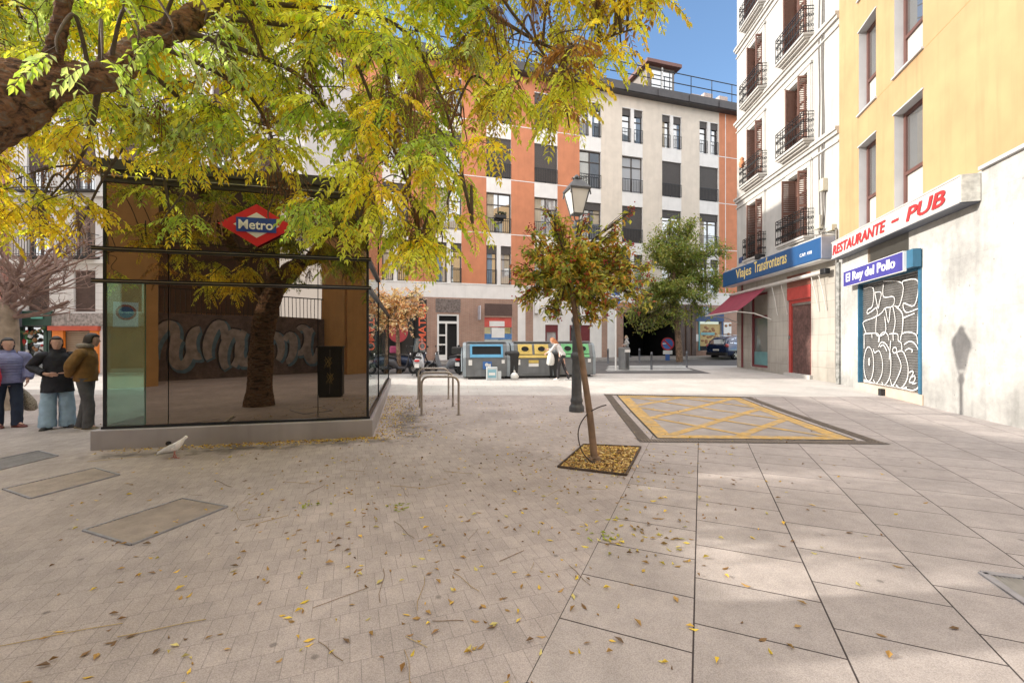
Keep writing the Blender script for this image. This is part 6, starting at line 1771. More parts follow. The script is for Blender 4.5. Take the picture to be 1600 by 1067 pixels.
# local x forward, rear at x = 0; y: near side = -
m_cpaint = mat('navy_car_paint', (.012, .028, .085), .22, .2, .06, 3, coat=1.0)
m_cglass = mat_glass('car_glass', (.012, .014, .016), .25)
CW = .90
sec = [  # (x, half width low, belt z, roof z, half width roof, bottom z)
 (.00, .80, .98, 1.00, .70, .42), (.05, .84, 1.02, 1.08, .72, .34), (.28, .88, 1.05, 1.42, .66, .26), (.55, .90, 1.06, 1.58, .66, .24), (1.2, .91, 1.05, 1.66, .68, .24), (2.0, .91, 1.04, 1.66, .68, .24), (2.7, .91, 1.03, 1.52, .64, .24), (3.25, .90, 1.03, 1.10, .70, .24), (3.9, .88, .97, 1.00, .70, .26), (4.2, .80, .82, .86, .62, .32), (4.3, .74, .68, .70, .6, .4)]
rings = []
for (x, hw, bz, rz_, rw, bt_) in sec:
    half = [(hw*.86, bt_), (hw, bt_ + .14), (hw*1.0, (bt_ + bz)*.5), (hw*.97, bz - .03), (hw*.94, bz), ((hw*.94 + rw)*.5 + .03, (bz + rz_)*.5), (rw, rz_ - .05), (rw*.86, rz_)]
    rings.append([(x, y, z) for y, z in half] + [(x, -y, z) for y, z in half[::-1]])
s = MB(); s.loft(rings, 0, True)
cbody = s.build('body', m_cpaint, car)
cbody.modifiers.new('es', 'EDGE_SPLIT').split_angle = R(50)
def sidepoly(pts, sg, name, m, par, off=.006):
    """a panel following the car's side: points (x, z) on the tumblehome"""
    vs = []
    for (x, z) in pts:
        for a, b in zip(sec[:-1], sec[1:]):
            if a[0] <= x <= b[0]:
                k = (x - a[0])/(b[0] - a[0]); L_ = [a[i] + (b[i] - a[i])*k for i in range(6)]; break
        hw, bz, rz_, rw = L_[1], L_[2], L_[3], L_[4]
        # the side runs belt (hw*.94) -> mid -> roof edge (rw)
        zm = (bz + rz_)*.5; ym = (hw*.94 + rw)*.5 + .03
        if z <= zm: t = (z - bz)/(zm - bz + 1e-6); y = hw*.94 + (ym - hw*.94)*t
        else: t = (z - zm)/(rz_ - .05 - zm + 1e-6); y = ym + (rw - ym)*t
        vs.append((x, sg*(y + off), z))
    q = MB(); n = len(vs); c = tuple(sum(v[i] for v in vs)/n for i in range(3)); 
    q.add(vs + [c], [(i, (i+1) % n, n) if sg < 0 else ((i+1) % n, i, n) for i in range(n)])
    return q.build(name, m, par)
for sg in (-1, 1):
    sidepoly([(.75, 1.12), (1.0, 1.52), (1.55, 1.57), (1.55, 1.1)], sg, 'side_window', m_cglass, car)
    sidepoly([(1.65, 1.1), (1.65, 1.57), (2.2, 1.53), (2.75, 1.36), (3.05, 1.1)], sg, 'side_window', m_cglass, car)
    sidepoly([(.42, 1.15), (.62, 1.42), (.86, 1.47), (.66, 1.14)], sg, 'side_window', m_cglass, car)
q = MB(); q.add([(.055, -.60, 1.10), (.055, .60, 1.10), (.275, .56, 1.40), (.275, -.56, 1.40)], [(0, 1, 2, 3)][::-1]); q.v = [(v[0] - .012, v[1], v[2]) for v in q.v]; q.build('rear_window', m_cglass, car)
for sg in (-1, 1):
    q = MB(); q.ball((.13, sg*.78, .98), (.16, .12, .13), 12, 8); q.build('tail_light', mat('tail_red', (.5, .08, .08), .2) if 'tail_red' not in bpy.data.materials else bpy.data.materials['tail_red'], car)
q = MB(); q.box(-.04, .02, -.24, .24, .62, .74); q.build('number_plate', M_['white'], car)
q = MB(); q.loft([[(-.06, -.80, .30), (-.06, .80, .30), (.1, .86, .30), (.1, -.86, .30)], [(-.08, -.80, .52), (-.08, .80, .52), (.1, .88, .52), (.1, -.88, .52)]], 0, False); q.build('bumper', M_['black'], car, bevel=.03)
for sg in (-1, 1):
    q = MB(); q.tube([(.9, sg*.6, 1.70), (2.3, sg*.6, 1.70)], .02, 6); q.build('roof_bar', M_['chrome'], car)
    q = MB(); q.box(2.75, 2.95, sg*.93, sg*1.08, 1.05, 1.2); q.build('wing_mirror', m_cpaint, car, bevel=.03)
for (x, sg) in ((.85, -1), (.85, 1), (3.45, -1), (3.45, 1)):
    a_ = MB(); a_.lathe([(.38, 0), (.38, .10)], 22, 0, Matrix.Translation((x, sg*.875 + (.02 if sg < 0 else -.1), .36)) @ Matrix.Rotation(R(-90), 4, 'X')); a_.build('wheel_arch', M_['dark'], car)
    tw = MB(); tw.torus((x, sg*.84, .33), .245, .088, 22, 10, 0, 'y'); wo = tw.build('wheel', M_['rubber'], car)
    rm = MB()
    rm.torus((x, sg*.88, .33), .20, .018, 20, 6, 0, 'y')
    for k in range(5):
        an = 2*PI*k/5 + .3; rm.bar((x, sg*.89, .33), (x + .2*math.cos(an), sg*.89, .33 + .2*math.sin(an)), .05, .03, 0, (0, 1, 0))
    rm.lathe([(.05, 0), (.05, .03)], 10, 0, Matrix.Translation((x, sg*.9 + (0 if sg < 0 else -.03), .33)) @ Matrix.Rotation(R(90), 4, 'X')); 
    rm.build('rim', M_['chrome'], wo)

# ================================================================== motorcycles and scooters
def scooter(label, x, y, rz, body, windscreen=True, topcase=None, front=None, seatc=None):
    t = thing('parked_scooter', label, 'scooter', (x, y, gz(y)), rz, 'scooters parked in front of the brick shops')
    mb_ = mat('scooter_' + body[0], body[1], .35, .1, .1, 6) if 'scooter_' + body[0] not in bpy.data.materials else bpy.data.materials['scooter_' + body[0]]
    for wx_ in (-.62, .66):
        w_ = MB(); w_.torus((wx_, 0, .24), .18, .06, 20, 8, 0, 'y'); wo = w_.build('wheel', M_['rubber'], t)
        r_ = MB(); r_.torus((wx_, 0, .24), .125, .014, 16, 6, 0, 'y')
        for k in range(5): an = 2*PI*k/5; r_.bar((wx_, 0, .24), (wx_ + .12*math.cos(an), 0, .24 + .12*math.sin(an)), .03, .03, 0, (0, 1, 0))
        r_.build('rim', M_['steel'], wo)
    def ring(x_, w1, z0, z1): return [(x_, -w1*.7, z0), (x_, w1*.7, z0), (x_, w1, (z0+z1)/2), (x_, w1*.6, z1), (x_, -w1*.6, z1), (x_, -w1, (z0+z1)/2)]
    s = MB(); s.loft([ring(-.95, .06, .66, .74), ring(-.8, .14, .48, .78), ring(-.5, .19, .36, .76), ring(-.2, .19, .26, .70), ring(0, .17, .22, .34), ring(.3, .17, .22, .32)], 0, True); s.build('rear_body', mb_, t)
    s = MB(); s.loft([ring(.30, .20, .24, .36), ring(.38, .22, .30, .62), ring(.44, .2, .5, .86), ring(.46, .13, .8, .98)], 0, True); s.build('leg_shield', mb_, t)
    s = MB(); s.loft([[(.42, -.07, .42), (.42, .07, .42), (.44, .07, .47), (.44, -.07, .47)], [(.66, -.08, .48), (.66, .08, .48), (.66, .07, .51), (.66, -.07, .51)], [(.88, -.05, .36), (.88, .05, .36), (.9, .05, .38), (.9, -.05, .38)]], 0, True); s.build('front_mudguard', mb_, t)
    s = MB(); s.loft([ring(-.82, .12, .77, .84), ring(-.5, .16, .76, .86), ring(-.2, .14, .70, .79), ring(-.12, .10, .68, .74)], 0, True); s.build('seat', mat('seat_vinyl', (.03, .03, .035), .5) if 'seat_vinyl' not in bpy.data.materials else bpy.data.materials['seat_vinyl'], t)
    s = MB()
    for sg in (-1, 1): s.tube([(.72, sg*.085, .24), (.50, sg*.085, .7), (.44, sg*.06, .92)], .022, 6)
    s.tube([(.36, -.34, 1.02), (.44, -.12, .98), (.44, .12, .98), (.36, .34, 1.02)], .016, 6)
    s.build('handlebar_and_fork', M_['dark_metal'], t)
    s = MB(); s.tube([(-.62, .11, .24), (-.2, .12, .27)], .04, 6); s.build('swing_arm', M_['dark_metal'], t)
    s = MB(); s.tube([(-.7, -.14, .34), (-.3, -.15, .26)], .05, 8); s.build('exhaust', M_['dark_metal'], t)
    s = MB(); s.tube([(-.1, .1, .24), (-.12, .28, .02)], .014, 5); s.build('side_stand', M_['dark_metal'], t)
    for sg in (-1, 1):
        s = MB(); s.tube([(.38, sg*.26, 1.02), (.36, sg*.32, 1.2)], .007, 4); s.ball((.35, sg*.34, 1.24), (.02, .07, .05), 10, 6); s.build('mirror', M_['black'], t)
    s = MB(); s.ball((.50, 0, .86), (.05, .1, .09), 10, 7); s.build('headlight', M_['chrome'], t)
    s = MB(); s.ball((-.93, 0, .68), (.05, .12, .055), 10, 7); s.build('tail_light', M_['red'], t)
    s = MB(); s.box(-.99, -.965, -.09, .09, .40, .56); s.build('number_plate', M_['white'], t)
    if windscreen:
        s = MB(); P = []
        for j in range(5):
            for i in range(7):
                u = (i/6 - .5); wz = .98 + .62*j/4; P.append((.52 - .1*j/4 - .5*u*u*.6, u*(.52 - .12*(j/4)**2), wz))
        s.add(P, [(j*7+i, j*7+i+1, (j+1)*7+i+1, (j+1)*7+i) for j in range(4) for i in range(6)], 0, True)
        s.build('windscreen', mat_glass('clear_screen', (.6, .65, .68), .15, trans=(.80, .84, .86)) if 'clear_screen' not in bpy.data.materials else bpy.data.materials['clear_screen'], t)
    if topcase:
        s = MB(); s.box(-1.12, -.72, -.22, .22, .90, 1.22); s.build('top_case', mat('case_' + topcase[0], topcase[1], .5) if 'case_' + topcase[0] not in bpy.data.materials else bpy.data.materials['case_' + topcase[0]], t, bevel=.05)
    return t
scooter('white scooter seen from behind with a tall clear windscreen', -3.98, 18.55, R(98), ('white', (.55, .57, .60)), True, None)
scooter('grey scooter seen from the side in front of the white door', -2.95, 19.55, R(165), ('grey', (.17, .18, .20)), False)
scooter('dark scooter with a cream top case beyond the kiosk corner', -5.05, 19.4, R(10), ('dark', (.05, .05, .06)), False, ('cream', (.58, .48, .26)))
scooter('black scooter with black top case beside the blue container', -2.16, 19.5, R(80), ('black', (.03, .03, .034)), False, ('black', (.03, .03, .03)))
scooter('dark blue scooter with pink saddle bag behind the white one', -4.55, 20.35, R(20), ('blue', (.04, .06, .12)), False, ('pink', (.5, .08, .2)))
scooter('silver scooter with windscreen half hidden by the kiosk', -5.6, 18.3, R(95), ('silver', (.40, .42, .44)), True)
# ================================================================== people
def skin(name, verts, edges, radii, m, parent, root=0, sub=1, extra=None, mats=None):
    """grow one continuous surface around a skeleton"""
    me = bpy.data.meshes.new('tmp'); me.from_pydata([tuple(v) for v in verts], edges, [])
    ob_ = bpy.data.objects.new('tmp', me); COL.objects.link(ob_)
    ob_.modifiers.new('s', 'SKIN')
    lay = me.skin_vertices[0].data if me.skin_vertices else None
    if lay is None:
        bm = bmesh.new(); bm.from_mesh(me); bm.verts.layers.skin.verify(); bm.to_mesh(me); bm.free(); lay = me.skin_vertices[0].data
    for i, r in enumerate(radii):
        lay[i].radius = r if isinstance(r, tuple) else (r, r)
        lay[i].use_root = (i == root)
    sb = ob_.modifiers.new('u', 'SUBSURF'); sb.levels = sub; sb.render_levels = sub
    ob_.modifiers['s'].use_smooth_shade = True
    dg = bpy.context.evaluated_depsgraph_get(); dg.update()
    nm = bpy.data.meshes.new_from_object(ob_.evaluated_get(dg))
    bpy.data.objects.remove(ob_); bpy.data.meshes.remove(me)
    if extra is not None:
        bm = bmesh.new(); bm.from_mesh(nm)
        b0 = len(bm.verts); bm.verts.ensure_lookup_table()
        nv = [bm.verts.new(v) for v in extra.v]
        for f, mi in zip(extra.f, extra.mi):
            try:
                ff = bm.faces.new([nv[i] for i in f]); ff.smooth = True; ff.material_index = mi
            except ValueError: pass
        bm.to_mesh(nm); bm.free()
    nm.materials.clear()
    for q in (mats or [m]): nm.materials.append(q)
    nm.polygons.foreach_set('use_smooth', [True]*len(nm.polygons))
    nm.name = name
    o = bpy.data.objects.new(name, nm); COL.objects.link(o); o.parent = parent
    return o

m_skin = mat('skin', (.56, .34, .26), .55, 0, .06, 12)
m_lip = mat('lips', (.38, .15, .13), .5); m_eye = mat('eye_dark', (.03, .02, .02), .3)
def head_mesh(c, f, u, r=1.0):
    """head with brow, nose, mouth, chin and ears; c centre, f facing, u up"""
    f = V(f).normalized(); u = (V(u) - f * V(u).dot(f)).normalized(); s_ = f.cross(u)
    M = Matrix(((s_.x, f.x, u.x, c[0]), (s_.y, f.y, u.y, c[1]), (s_.z, f.z, u.z, c[2]), (0, 0, 0, 1)))
    mb = MB()
    prof = [(-.118, .03, .035, .03), (-.105, .045, .055, .025), (-.07, .058, .078, .012), (-.03, .068, .088, .004), (.01, .074, .094, 0), (.05, .075, .096, -.004), (.085, .066, .082, -.008), (.108, .045, .055, -.010), (.118, .015, .02, -.01)]
    rings = []
    for (z, wx_, wy_, oy) in prof:
        rings.append([(wx_*r*math.cos(2*PI*i/16), (oy + wy_*math.sin(2*PI*i/16))*r, z*r) for i in range(16)])
    mb.loft(rings, 0, True, M)
    mb.loft([[(-.008*r, .088*r, .025*r), (.008*r, .088*r, .025*r), (0, .07*r, .03*r)], [(-.017*r, .09*r, -.022*r), (.017*r, .09*r, -.022*r), (0, .118*r, -.02*r)], [(-.014*r, .085*r, -.032*r), (.014*r, .085*r, -.032*r), (0, .095*r, -.033*r)]], 0, True, M)
    mb.ball((0, .088*r, -.058*r), (.024*r, .008*r, .007*r), 8, 5, 1, M)
    for sg in (-1, 1):
        mb.ball((sg*.03*r, .086*r, .018*r), (.012*r, .008*r, .007*r), 8, 5, 2, M)
        mb.ball((sg*.077*r, -.005*r, -.005*r), (.008*r, .022*r, .032*r), 8, 6, 0, M)
    return mb, M
def hair_mesh(M, r=1.0, length=0.0, cap=False, vol=1.08, front=.35):
    mb = MB(); rings = []
    n = 18
    zs = [.126, .118, .10, .07, .03, -.01, -.05] + ([-.05 - length*k/4 for k in range(1, 5)] if length else [-.07])
    for z in zs:
        k = max(0.0, 1 - (max(0, z)/.128)**2) ** .5 if z > 0 else 1.0
        pts = []
        for i in range(n):
            a = 2*PI*i/n; sy = math.sin(a); cx = math.cos(a)
            # open at the face: pull the front points back below the hairline
            yy = .102 * sy * k * vol * r
            xx = .083 * cx * k * vol * r
            if sy > .15 and z < .062: yy = min(yy, .012*r); xx *= 1.03
            if z < -.05: xx *= 1.0 - .2*min(1, (-z - .05)/.2); yy = min(yy, -.02*r) - .01*r
            pts.append((xx, yy - (.012*r if sy <= 0 else .002*r), z*r))
        rings.append(pts)
    mb.loft(rings, 0, True, M)
    return mb
def hand_chain(verts, edges, radii, wi, wrist, dirv, palm_n, curl=.6, L=.18):
    """palm, four fingers of different length and a thumb grown from the wrist vertex"""
    d = V(dirv).normalized(); nrm = V(palm_n).normalized(); s_ = d.cross(nrm).normalized()
    def add(p, r, frm): verts.append(V(p)); radii.append(r); edges.append((frm, len(verts)-1)); return len(verts) - 1
    pm = add(wrist + d*L*.28, (.030, .020), wi)
    for k, (off, ln_) in enumerate(((-.028, .40), (-.010, .46), (.010, .43), (.028, .33))):
        a = add(wrist + d*L*.5 + s_*off, .0105, pm)
        b_ = wrist + d*L*(.5 + ln_*.5) + s_*off*1.05 + nrm*curl*L*.12
        b = add(b_, .0092, a)
        add(b_ + (d*(1 - curl*.6) + nrm*curl).normalized()*L*ln_*.55, .0075, b)
    t0 = add(wrist + d*L*.22 - s_*.035 + nrm*.01, .012, pm)
    add(wrist + d*L*.48 - s_*.05 + nrm*.028, .0095, t0)

curve_ = curve
fold_tex = bpy.data.textures.new('cloth_folds', 'CLOUDS'); fold_tex.noise_scale = .10; fold_tex.noise_depth = 2
def folds(o, k):
    m_ = o.modifiers.new('soft', 'SUBSURF'); m_.levels = 2; m_.render_levels = 2
    d_ = o.modifiers.new('folds', 'DISPLACE'); d_.texture = fold_tex; d_.strength = k; d_.texture_coords = 'LOCAL'
    return o
def person(label, loc, rz, J, cloth, skinm=None, group=None):
    """J: joint positions in metres, x right, y forward, z up (figure faces +y)"""
    t = thing('person', label, 'person', loc, rz, group)
    sk = skinm or m_skin
    j = {k: V(v) for k, v in J.items()}
    names = ['pelvis', 'waist', 'chest', 'neck', 'headb', 'shL', 'elL', 'wrL', 'shR', 'elR', 'wrR', 'hipL', 'knL', 'anL', 'hipR', 'knR', 'anR']
    vs = [j[n] for n in names]; ix = {n: i for i, n in enumerate(names)}
    ed = [(ix[a], ix[b]) for a, b in (('pelvis', 'waist'), ('waist', 'chest'), ('chest', 'neck'), ('neck', 'headb'), ('chest', 'shL'), ('shL', 'elL'), ('elL', 'wrL'), ('chest', 'shR'), ('shR', 'elR'), ('elR', 'wrR'), ('pelvis', 'hipL'), ('hipL', 'knL'), ('knL', 'anL'), ('pelvis', 'hipR'), ('hipR', 'knR'), ('knR', 'anR'))]
    rd = [(.13, .10), (.12, .095), (.13, .10), .052, .05, .055, .042, .028, .055, .042, .028, .085, .055, .038, .085, .055, .038]
    for sd in 'LR':
        w_ = j['wr' + sd]; d = j.get('hd' + sd, w_ - j['el' + sd])
        hand_chain(vs, ed, rd, ix['wr' + sd], w_, d, j.get('pn' + sd, V((1 if sd == 'L' else -1, .2, 0))), cloth.get('curl', .6))
        an = j['an' + sd]; toe = j.get('toe' + sd, V((0, .2, 0)))
        vs.append(V((an.x, an.y, .04)) + toe*.6); rd.append((.035, .03)); ed.append((ix['an' + sd], len(vs) - 1))
    hc = j['headb'] + (j['headb'] - j['neck']).normalized()*.03 + V((0, 0, .10))
    hc = j['head'] if 'head' in j else hc
    hm, HM = head_mesh(hc, j.get('face', V((0, 1, 0))), j.get('hup', V((0, 0, 1))), cloth.get('hs', 1.0))
    skin('body', vs, ed, rd, sk, t, 0, 1, hm, [sk, m_lip, m_eye])
    # hair
    if cloth.get('hair'):
        hb = hair_mesh(HM, cloth.get('hs', 1.0), cloth.get('hairlen', 0), vol=cloth.get('hairvol', 1.13))
        ho = hb.build('hair', cloth['hair'], t)
    # trousers: hips lofted, each leg a draped tube
    tr_ = cloth['legs']; k = tr_.get('k', (.098, .075, .075)); rw = random.Random(len(label) * 7)
    mb2 = MB()
    def ell(c, rx, ry, n=18, ax=V((1, 0, 0)), ay=V((0, 1, 0)), wr=0.0):
        return [tuple(c + ax*(rx*math.cos(2*PI*q/n)) + ay*(ry*math.sin(2*PI*q/n)) + ax*wr*rw.uniform(-1, 1) + ay*wr*rw.uniform(-1, 1)) for q in range(n)]
    pv = j['pelvis']; wz = j['waist']
    mb2.loft([ell(pv + V((0, 0, -.10)), .10, .09), ell(pv + V((0, 0, -.05)), .165, .115), ell(pv + V((0, 0, .03)), .17, .118), ell((pv + wz)*.5 + V((0, 0, .02)), .155, .105)])
    for sd in 'LR':
        hp_, kn, an = j['hip' + sd], j['kn' + sd], j['an' + sd] + V((0, 0, -.045))
        cv = curve_([hp_ + V((0, 0, .06)), hp_ + V((0, 0, -.06)), kn, an], 7)
        m_ = len(cv); rr_ = []
        for q in range(m_):
            t_ = q/(m_-1)
            r_ = k[0] + (k[1]-k[0])*min(1, t_/.55) if t_ < .55 else k[1] + (k[2]-k[1])*(t_-.55)/.45
            rr_.append(r_ * (1 + rw.uniform(-.035, .035)) * (1.06 if q == m_-2 else 1))
        mb2.tube(cv, rr_, 14)
    folds(mb2.build('trousers', tr_['mat'], t), .022)
    # jacket: torso lofted from hem to collar, sleeves from shoulder to cuff
    jk = cloth['top']; a_ = jk.get('a', (.075, .062, .05)); b_ = jk.get('b', (.185, .175, .195)); th = jk.get('th', .70)
    hem = pv + V((0, 0, jk.get('hem', -.05)))
    sp_ = [hem, hem + V((0, 0, .03)), (hem + wz)*.5, wz, (wz + j['chest'])*.5, j['chest'], (j['shL'] + j['shR'])*.5 + V((0, 0, -.02)), (j['shL'] + j['shR'])*.5 + V((0, 0, .035)), j['neck'] + V((0, 0, -.01)), j['neck'] + V((0, 0, .03 + jk.get('collar', .02)))]
    shw = (j['shR'] - j['shL']).length*.5
    rx = [b_[2], b_[2]*1.01, (b_[2] + b_[1])*.51, b_[1], (b_[1] + b_[0])*.5, b_[0], shw + a_[0]*.35, shw*.72, jk.get('neck', .075)*1.08, jk.get('neck', .075)*.96]
    ry = [q*th for q in rx]; ry[6] = b_[0]*th*.86; ry[7] = b_[0]*th*.66; ry[8] = jk.get('neck', .075)*1.02; ry[9] = jk.get('neck', .075)*.92
    ax = (j['shR'] - j['shL']).normalized(); mb3 = MB(); rings_ = []
    for q, c in enumerate(sp_):
        nx_ = sp_[min(q+1, len(sp_)-1)] - sp_[max(q-1, 0)]; ay = nx_.cross(ax).normalized() * (1 if nx_.cross(ax).y > 0 else -1)
        rings_.append(ell(c, rx[q], ry[q], 20, ax, ay, .006 if q < 6 else .002))
    mb3.loft(rings_)
    if jk.get('quilt'):
        mb3 = MB(); rq_ = []
        for q in range(len(rings_) - 1):
            n_ = 1 if q in (0, 7, 8) else 2
            for u in range(n_):
                for w_ in (0, .5):
                    f_ = (u + w_)/n_; g_ = 1.035 if w_ else .965
                    A, B = rings_[q], rings_[q+1]; cA = sp_[q].lerp(sp_[q+1], f_)
                    rq_.append([tuple(cA + (V(a1).lerp(V(b1), f_) - cA)*(g_ if q < 7 else 1)) for a1, b1 in zip(A, B)])
        rq_.append(rings_[-1]); mb3.loft(rq_)
    for sd in 'LR':
        sh, el, wr_ = j['sh' + sd], j['el' + sd], j['wr' + sd]
        sg_ = -1 if sd == 'L' else 1
        st_ = sh - ax*sg_*a_[0]*.55 + V((0, 0, -.005)); cuff = wr_ + (el - wr_)*jk.get('cuff', .04)
        cv = [st_, sh + ax*sg_*a_[0]*.25] + [sh.lerp(el, q) for q in (.3, .55, .8)] + [el] + [el.lerp(cuff, q) for q in (.2, .45, .7, .9, 1)]
        cv = [V(c) for c in cv]; m_ = len(cv)
        rr_ = [a_[0]*.8, a_[0]] + [a_[0] + (a_[1]-a_[0])*q for q in (.3, .6, .9)] + [a_[1]*1.03] + [a_[1] + (a_[2]-a_[1])*q for q in (.2, .45, .7, .9, 1)]
        rr_ = [r_*(1 + rw.uniform(-.05, .05)) for r_ in rr_]
        mb3.tube(cv, rr_, 14)
    folds(mb3.build('jacket', jk['mat'], t), jk.get('fold', .03))
    if jk.get('hood'):
        hd_ = MB(); hd_.torus(tuple(j['neck'] + V((0, -.02, .05))), .085, .045, 16, 8, 0, 'z'); hd_.build('hood', jk['hood'], t)
    # shoes
    for sd in 'LR':
        an = j['an' + sd]; toe = j.get('toe' + sd, V((0, .2, 0))); tl = toe.normalized(); sx = V((tl.y, -tl.x, 0)); fl = cloth.get('lift' + sd, 0)
        rings = []
        for (q, w2, h) in ((-.085, .028, .05), (-.06, .04, .085), (0, .046, .105), (.07, .05, .075), (.13, .05, .055), (.175, .036, .042), (.19, .015, .03)):
            c = V((an.x, an.y, 0)) + tl*q
            rings.append([(c.x + sx.x*a, c.y + sx.y*a, fl + z) for a, z in ((-w2, .0), (w2, .0), (w2, h*.55), (w2*.6, h), (-w2*.6, h), (-w2, h*.55))])
        s = MB(); s.loft(rings, 0, True)
        so = s.build('shoe', cloth['shoe'], t)
        if cloth.get('sole'):
            s = MB(); rr = [[(p[0], p[1], fl - .001 + (0 if i < 2 else .022)) for i, p in enumerate(rg_)] for rg_ in rings]
            rr = [[(an.x + (p[0]-an.x)*1.06, an.y + (p[1]-an.y)*1.05, p[2]) for p in rg_] for rg_ in rr]
            s.loft(rr, 0, False); s.build('sole', cloth['sole'], so)
    return t
def std(h=1.75, w=.18, **kw):
    k = h / 1.75
    J = dict(pelvis=(0, 0, .93*k), waist=(0, .0, 1.08*k), chest=(0, 0, 1.30*k), neck=(0, -.005, 1.47*k), headb=(0, .01, 1.54*k), head=(0, .03, 1.635*k),
             shL=(-w, 0, 1.40*k), elL=(-w - .05, -.03, 1.13*k), wrL=(-w - .04, .04, .88*k), shR=(w, 0, 1.40*k), elR=(w + .05, -.03, 1.13*k), wrR=(w + .04, .04, .88*k),
             hipL=(-.095, 0, .88*k), knL=(-.10, .02, .48*k), anL=(-.10, -.02, .09), hipR=(.095, 0, .88*k), knR=(.10, .02, .48*k), anR=(.10, -.02, .09))
    J.update(kw); return J
m_bj = mat('ochre_brown_jacket', (.20, .105, .025), .8, 0, .25, 9, .8, 11); m_gt = mat('grey_trousers', (.085, .085, .09), .85, 0, .22, 10, .7, 10)
m_bc = mat('black_coat', (.014, .015, .022), .8, 0, .3, 9, .8, 11); m_lj = mat('light_denim', (.30, .43, .56), .85, 0, .2, 7, .6, 9)
m_li = mat('lilac_puffer', (.17, .18, .33), .55, 0, .15, 6, .9, 9); m_nv = mat('navy_denim', (.018, .028, .055), .85, 0, .15, 10)
m_hd = mat('dark_hair', (.025, .018, .014), .5, 0, .2, 60); m_hg = mat('grey_hair', (.045, .042, .045), .6, 0, .2, 60); m_hr = mat('red_hair', (.38, .14, .05), .5, 0, .25, 60); m_hb = mat('fair_hair', (.45, .36, .24), .5, 0, .2, 60)
m_bl = mat('black_shoe', (.02, .018, .018), .5); m_ow = mat('sole_white', (.55, .53, .5), .6)
fur = mat('grey_fur_hood', (.26, .23, .19), .95, 0, .3, 40)
# man in brown jacket, back three quarters, hands behind, looking right at the kiosk
p1 = gp(134, 671)
J = std(1.76, .20, elL=(-.27, -.13, 1.16), wrL=(-.10, -.19, 1.02), elR=(.27, -.13, 1.16), wrR=(.08, -.20, 1.0), face=(-.15, 1, -.12), head=(-.01, .09, 1.63), headb=(0, .05, 1.54), neck=(0, .015, 1.47), hdL=(.9, -.1, -.3), hdR=(-.9, -.1, -.2), anL=(-.11, -.10, .09), anR=(.11, .06, .09), knL=(-.10, -.02, .48), knR=(.11, .07, .48), toeL=(-.02, .2, 0), toeR=(.04, .2, 0))
person('person in brown jacket and grey trousers leaning in to look at the kiosk', p1, R(-62), J,
       dict(hair=m_hd, legs=dict(mat=m_gt, k=(.115, .09, .080)), top=dict(mat=m_bj, hem=-.05, a=(.098, .088, .060), b=(.215, .205, .20), hood=fur, neck=.10, th=.80), shoe=mat('grey_yellow_trainer', (.16, .13, .08), .7, 0, .6, 30), sole=m_ow))
# woman in black coat and wide pale jeans, hand on hip
p2 = gp(90, 669)
J = std(1.68, .185, elL=(-.30, .02, 1.12), wrL=(-.16, .22, 1.04), hdL=(.9, .2, -.1), elR=(.33, -.14, 1.14), wrR=(.18, .16, 1.02), hdR=(-.8, .5, -.1), face=(-.1, 1, -.05), head=(.02, .05, 1.575), anL=(-.13, 0, .09), anR=(.13, .02, .09), knL=(-.12, .02, .46), knR=(.12, .02, .46), toeL=(-.06, .2, 0), toeR=(.1, .18, 0))
person('person in black coat and wide light blue jeans with one hand at the waist', p2, R(-128), J,
       dict(hair=m_hd, hairlen=.08, legs=dict(mat=m_lj, k=(.112, .112, .125)), top=dict(mat=m_bc, hem=-.22, a=(.092, .082, .06), b=(.195, .195, .225), neck=.105, collar=.04, th=.78), shoe=m_bl, sole=M_['black']))
# woman in lilac puffer at the very edge with red tote and a patterned bag
p3 = gp(12, 668)
J = std(1.66, .19, elL=(-.26, .02, 1.10), wrL=(-.24, .14, .90), elR=(.25, .0, 1.10), wrR=(.24, .10, .88), face=(-.2, 1, 0), anL=(-.11, .08, .09), anR=(.12, -.06, .09), toeL=(-.12, .17, 0), toeR=(-.05, .2, 0), knL=(-.11, .07, .46), knR=(.12, .0, .46))
person('person in lilac puffer jacket carrying a red bag at the left edge', p3, R(-128), J,
       dict(hair=m_hg, hairlen=.06, legs=dict(mat=m_nv, k=(.112, .09, .075)), top=dict(mat=m_li, quilt=1, fold=.015, hem=-.05, a=(.115, .105, .075), b=(.225, .215, .215), neck=.10, th=.85), shoe=mat('red_brown_shoe', (.13, .03, .025), .4)))
# bags
t = thing('tote_bag', 'red tote bag with white swirls held by the person in the lilac jacket', 'bag', (p3.x - .02, p3.y - .33, 0), R(8))
s = MB(); s.loft([[(-.20, -.06, .80), (.20, -.06, .80), (.20, .06, .80), (-.20, .06, .80)], [(-.22, -.07, .95), (.22, -.07, .95), (.22, .07, .95), (-.22, .07, .95)], [(-.20, -.03, 1.22), (.20, -.03, 1.22), (.20, .03, 1.22), (-.20, .03, 1.22)]], 0, False)
s.build('bag_body', mat('red_cloth', (.48, .03, .05), .6), t, bevel=.03)
s = MB()
for q in ([(-.2, 1.15), (-.05, 1.08), (.06, 1.02), (.17, 1.08)], [(-.19, .86), (0, .84), (.1, .82), (.19, .86)]):
    s.tube(curve([(a, -.068, b) for a, b in q], 5), [.02]*16, 6)
s.v = [(v[0], v[1]*.3 - .047, v[2]) for v in s.v]
s.build('white_swirl', M_['white'], t)
s = MB(); s.tube([(-.1, -.03, 1.2), (-.08, -.02, 1.38), (.0, .05, 1.45), (.08, -.02, 1.38), (.1, -.03, 1.2)], .012, 6); s.build('strap', bpy.data.materials['red_cloth'], t)
leo = bpy.data.materials.new('leopard_cloth'); leo.use_nodes = True
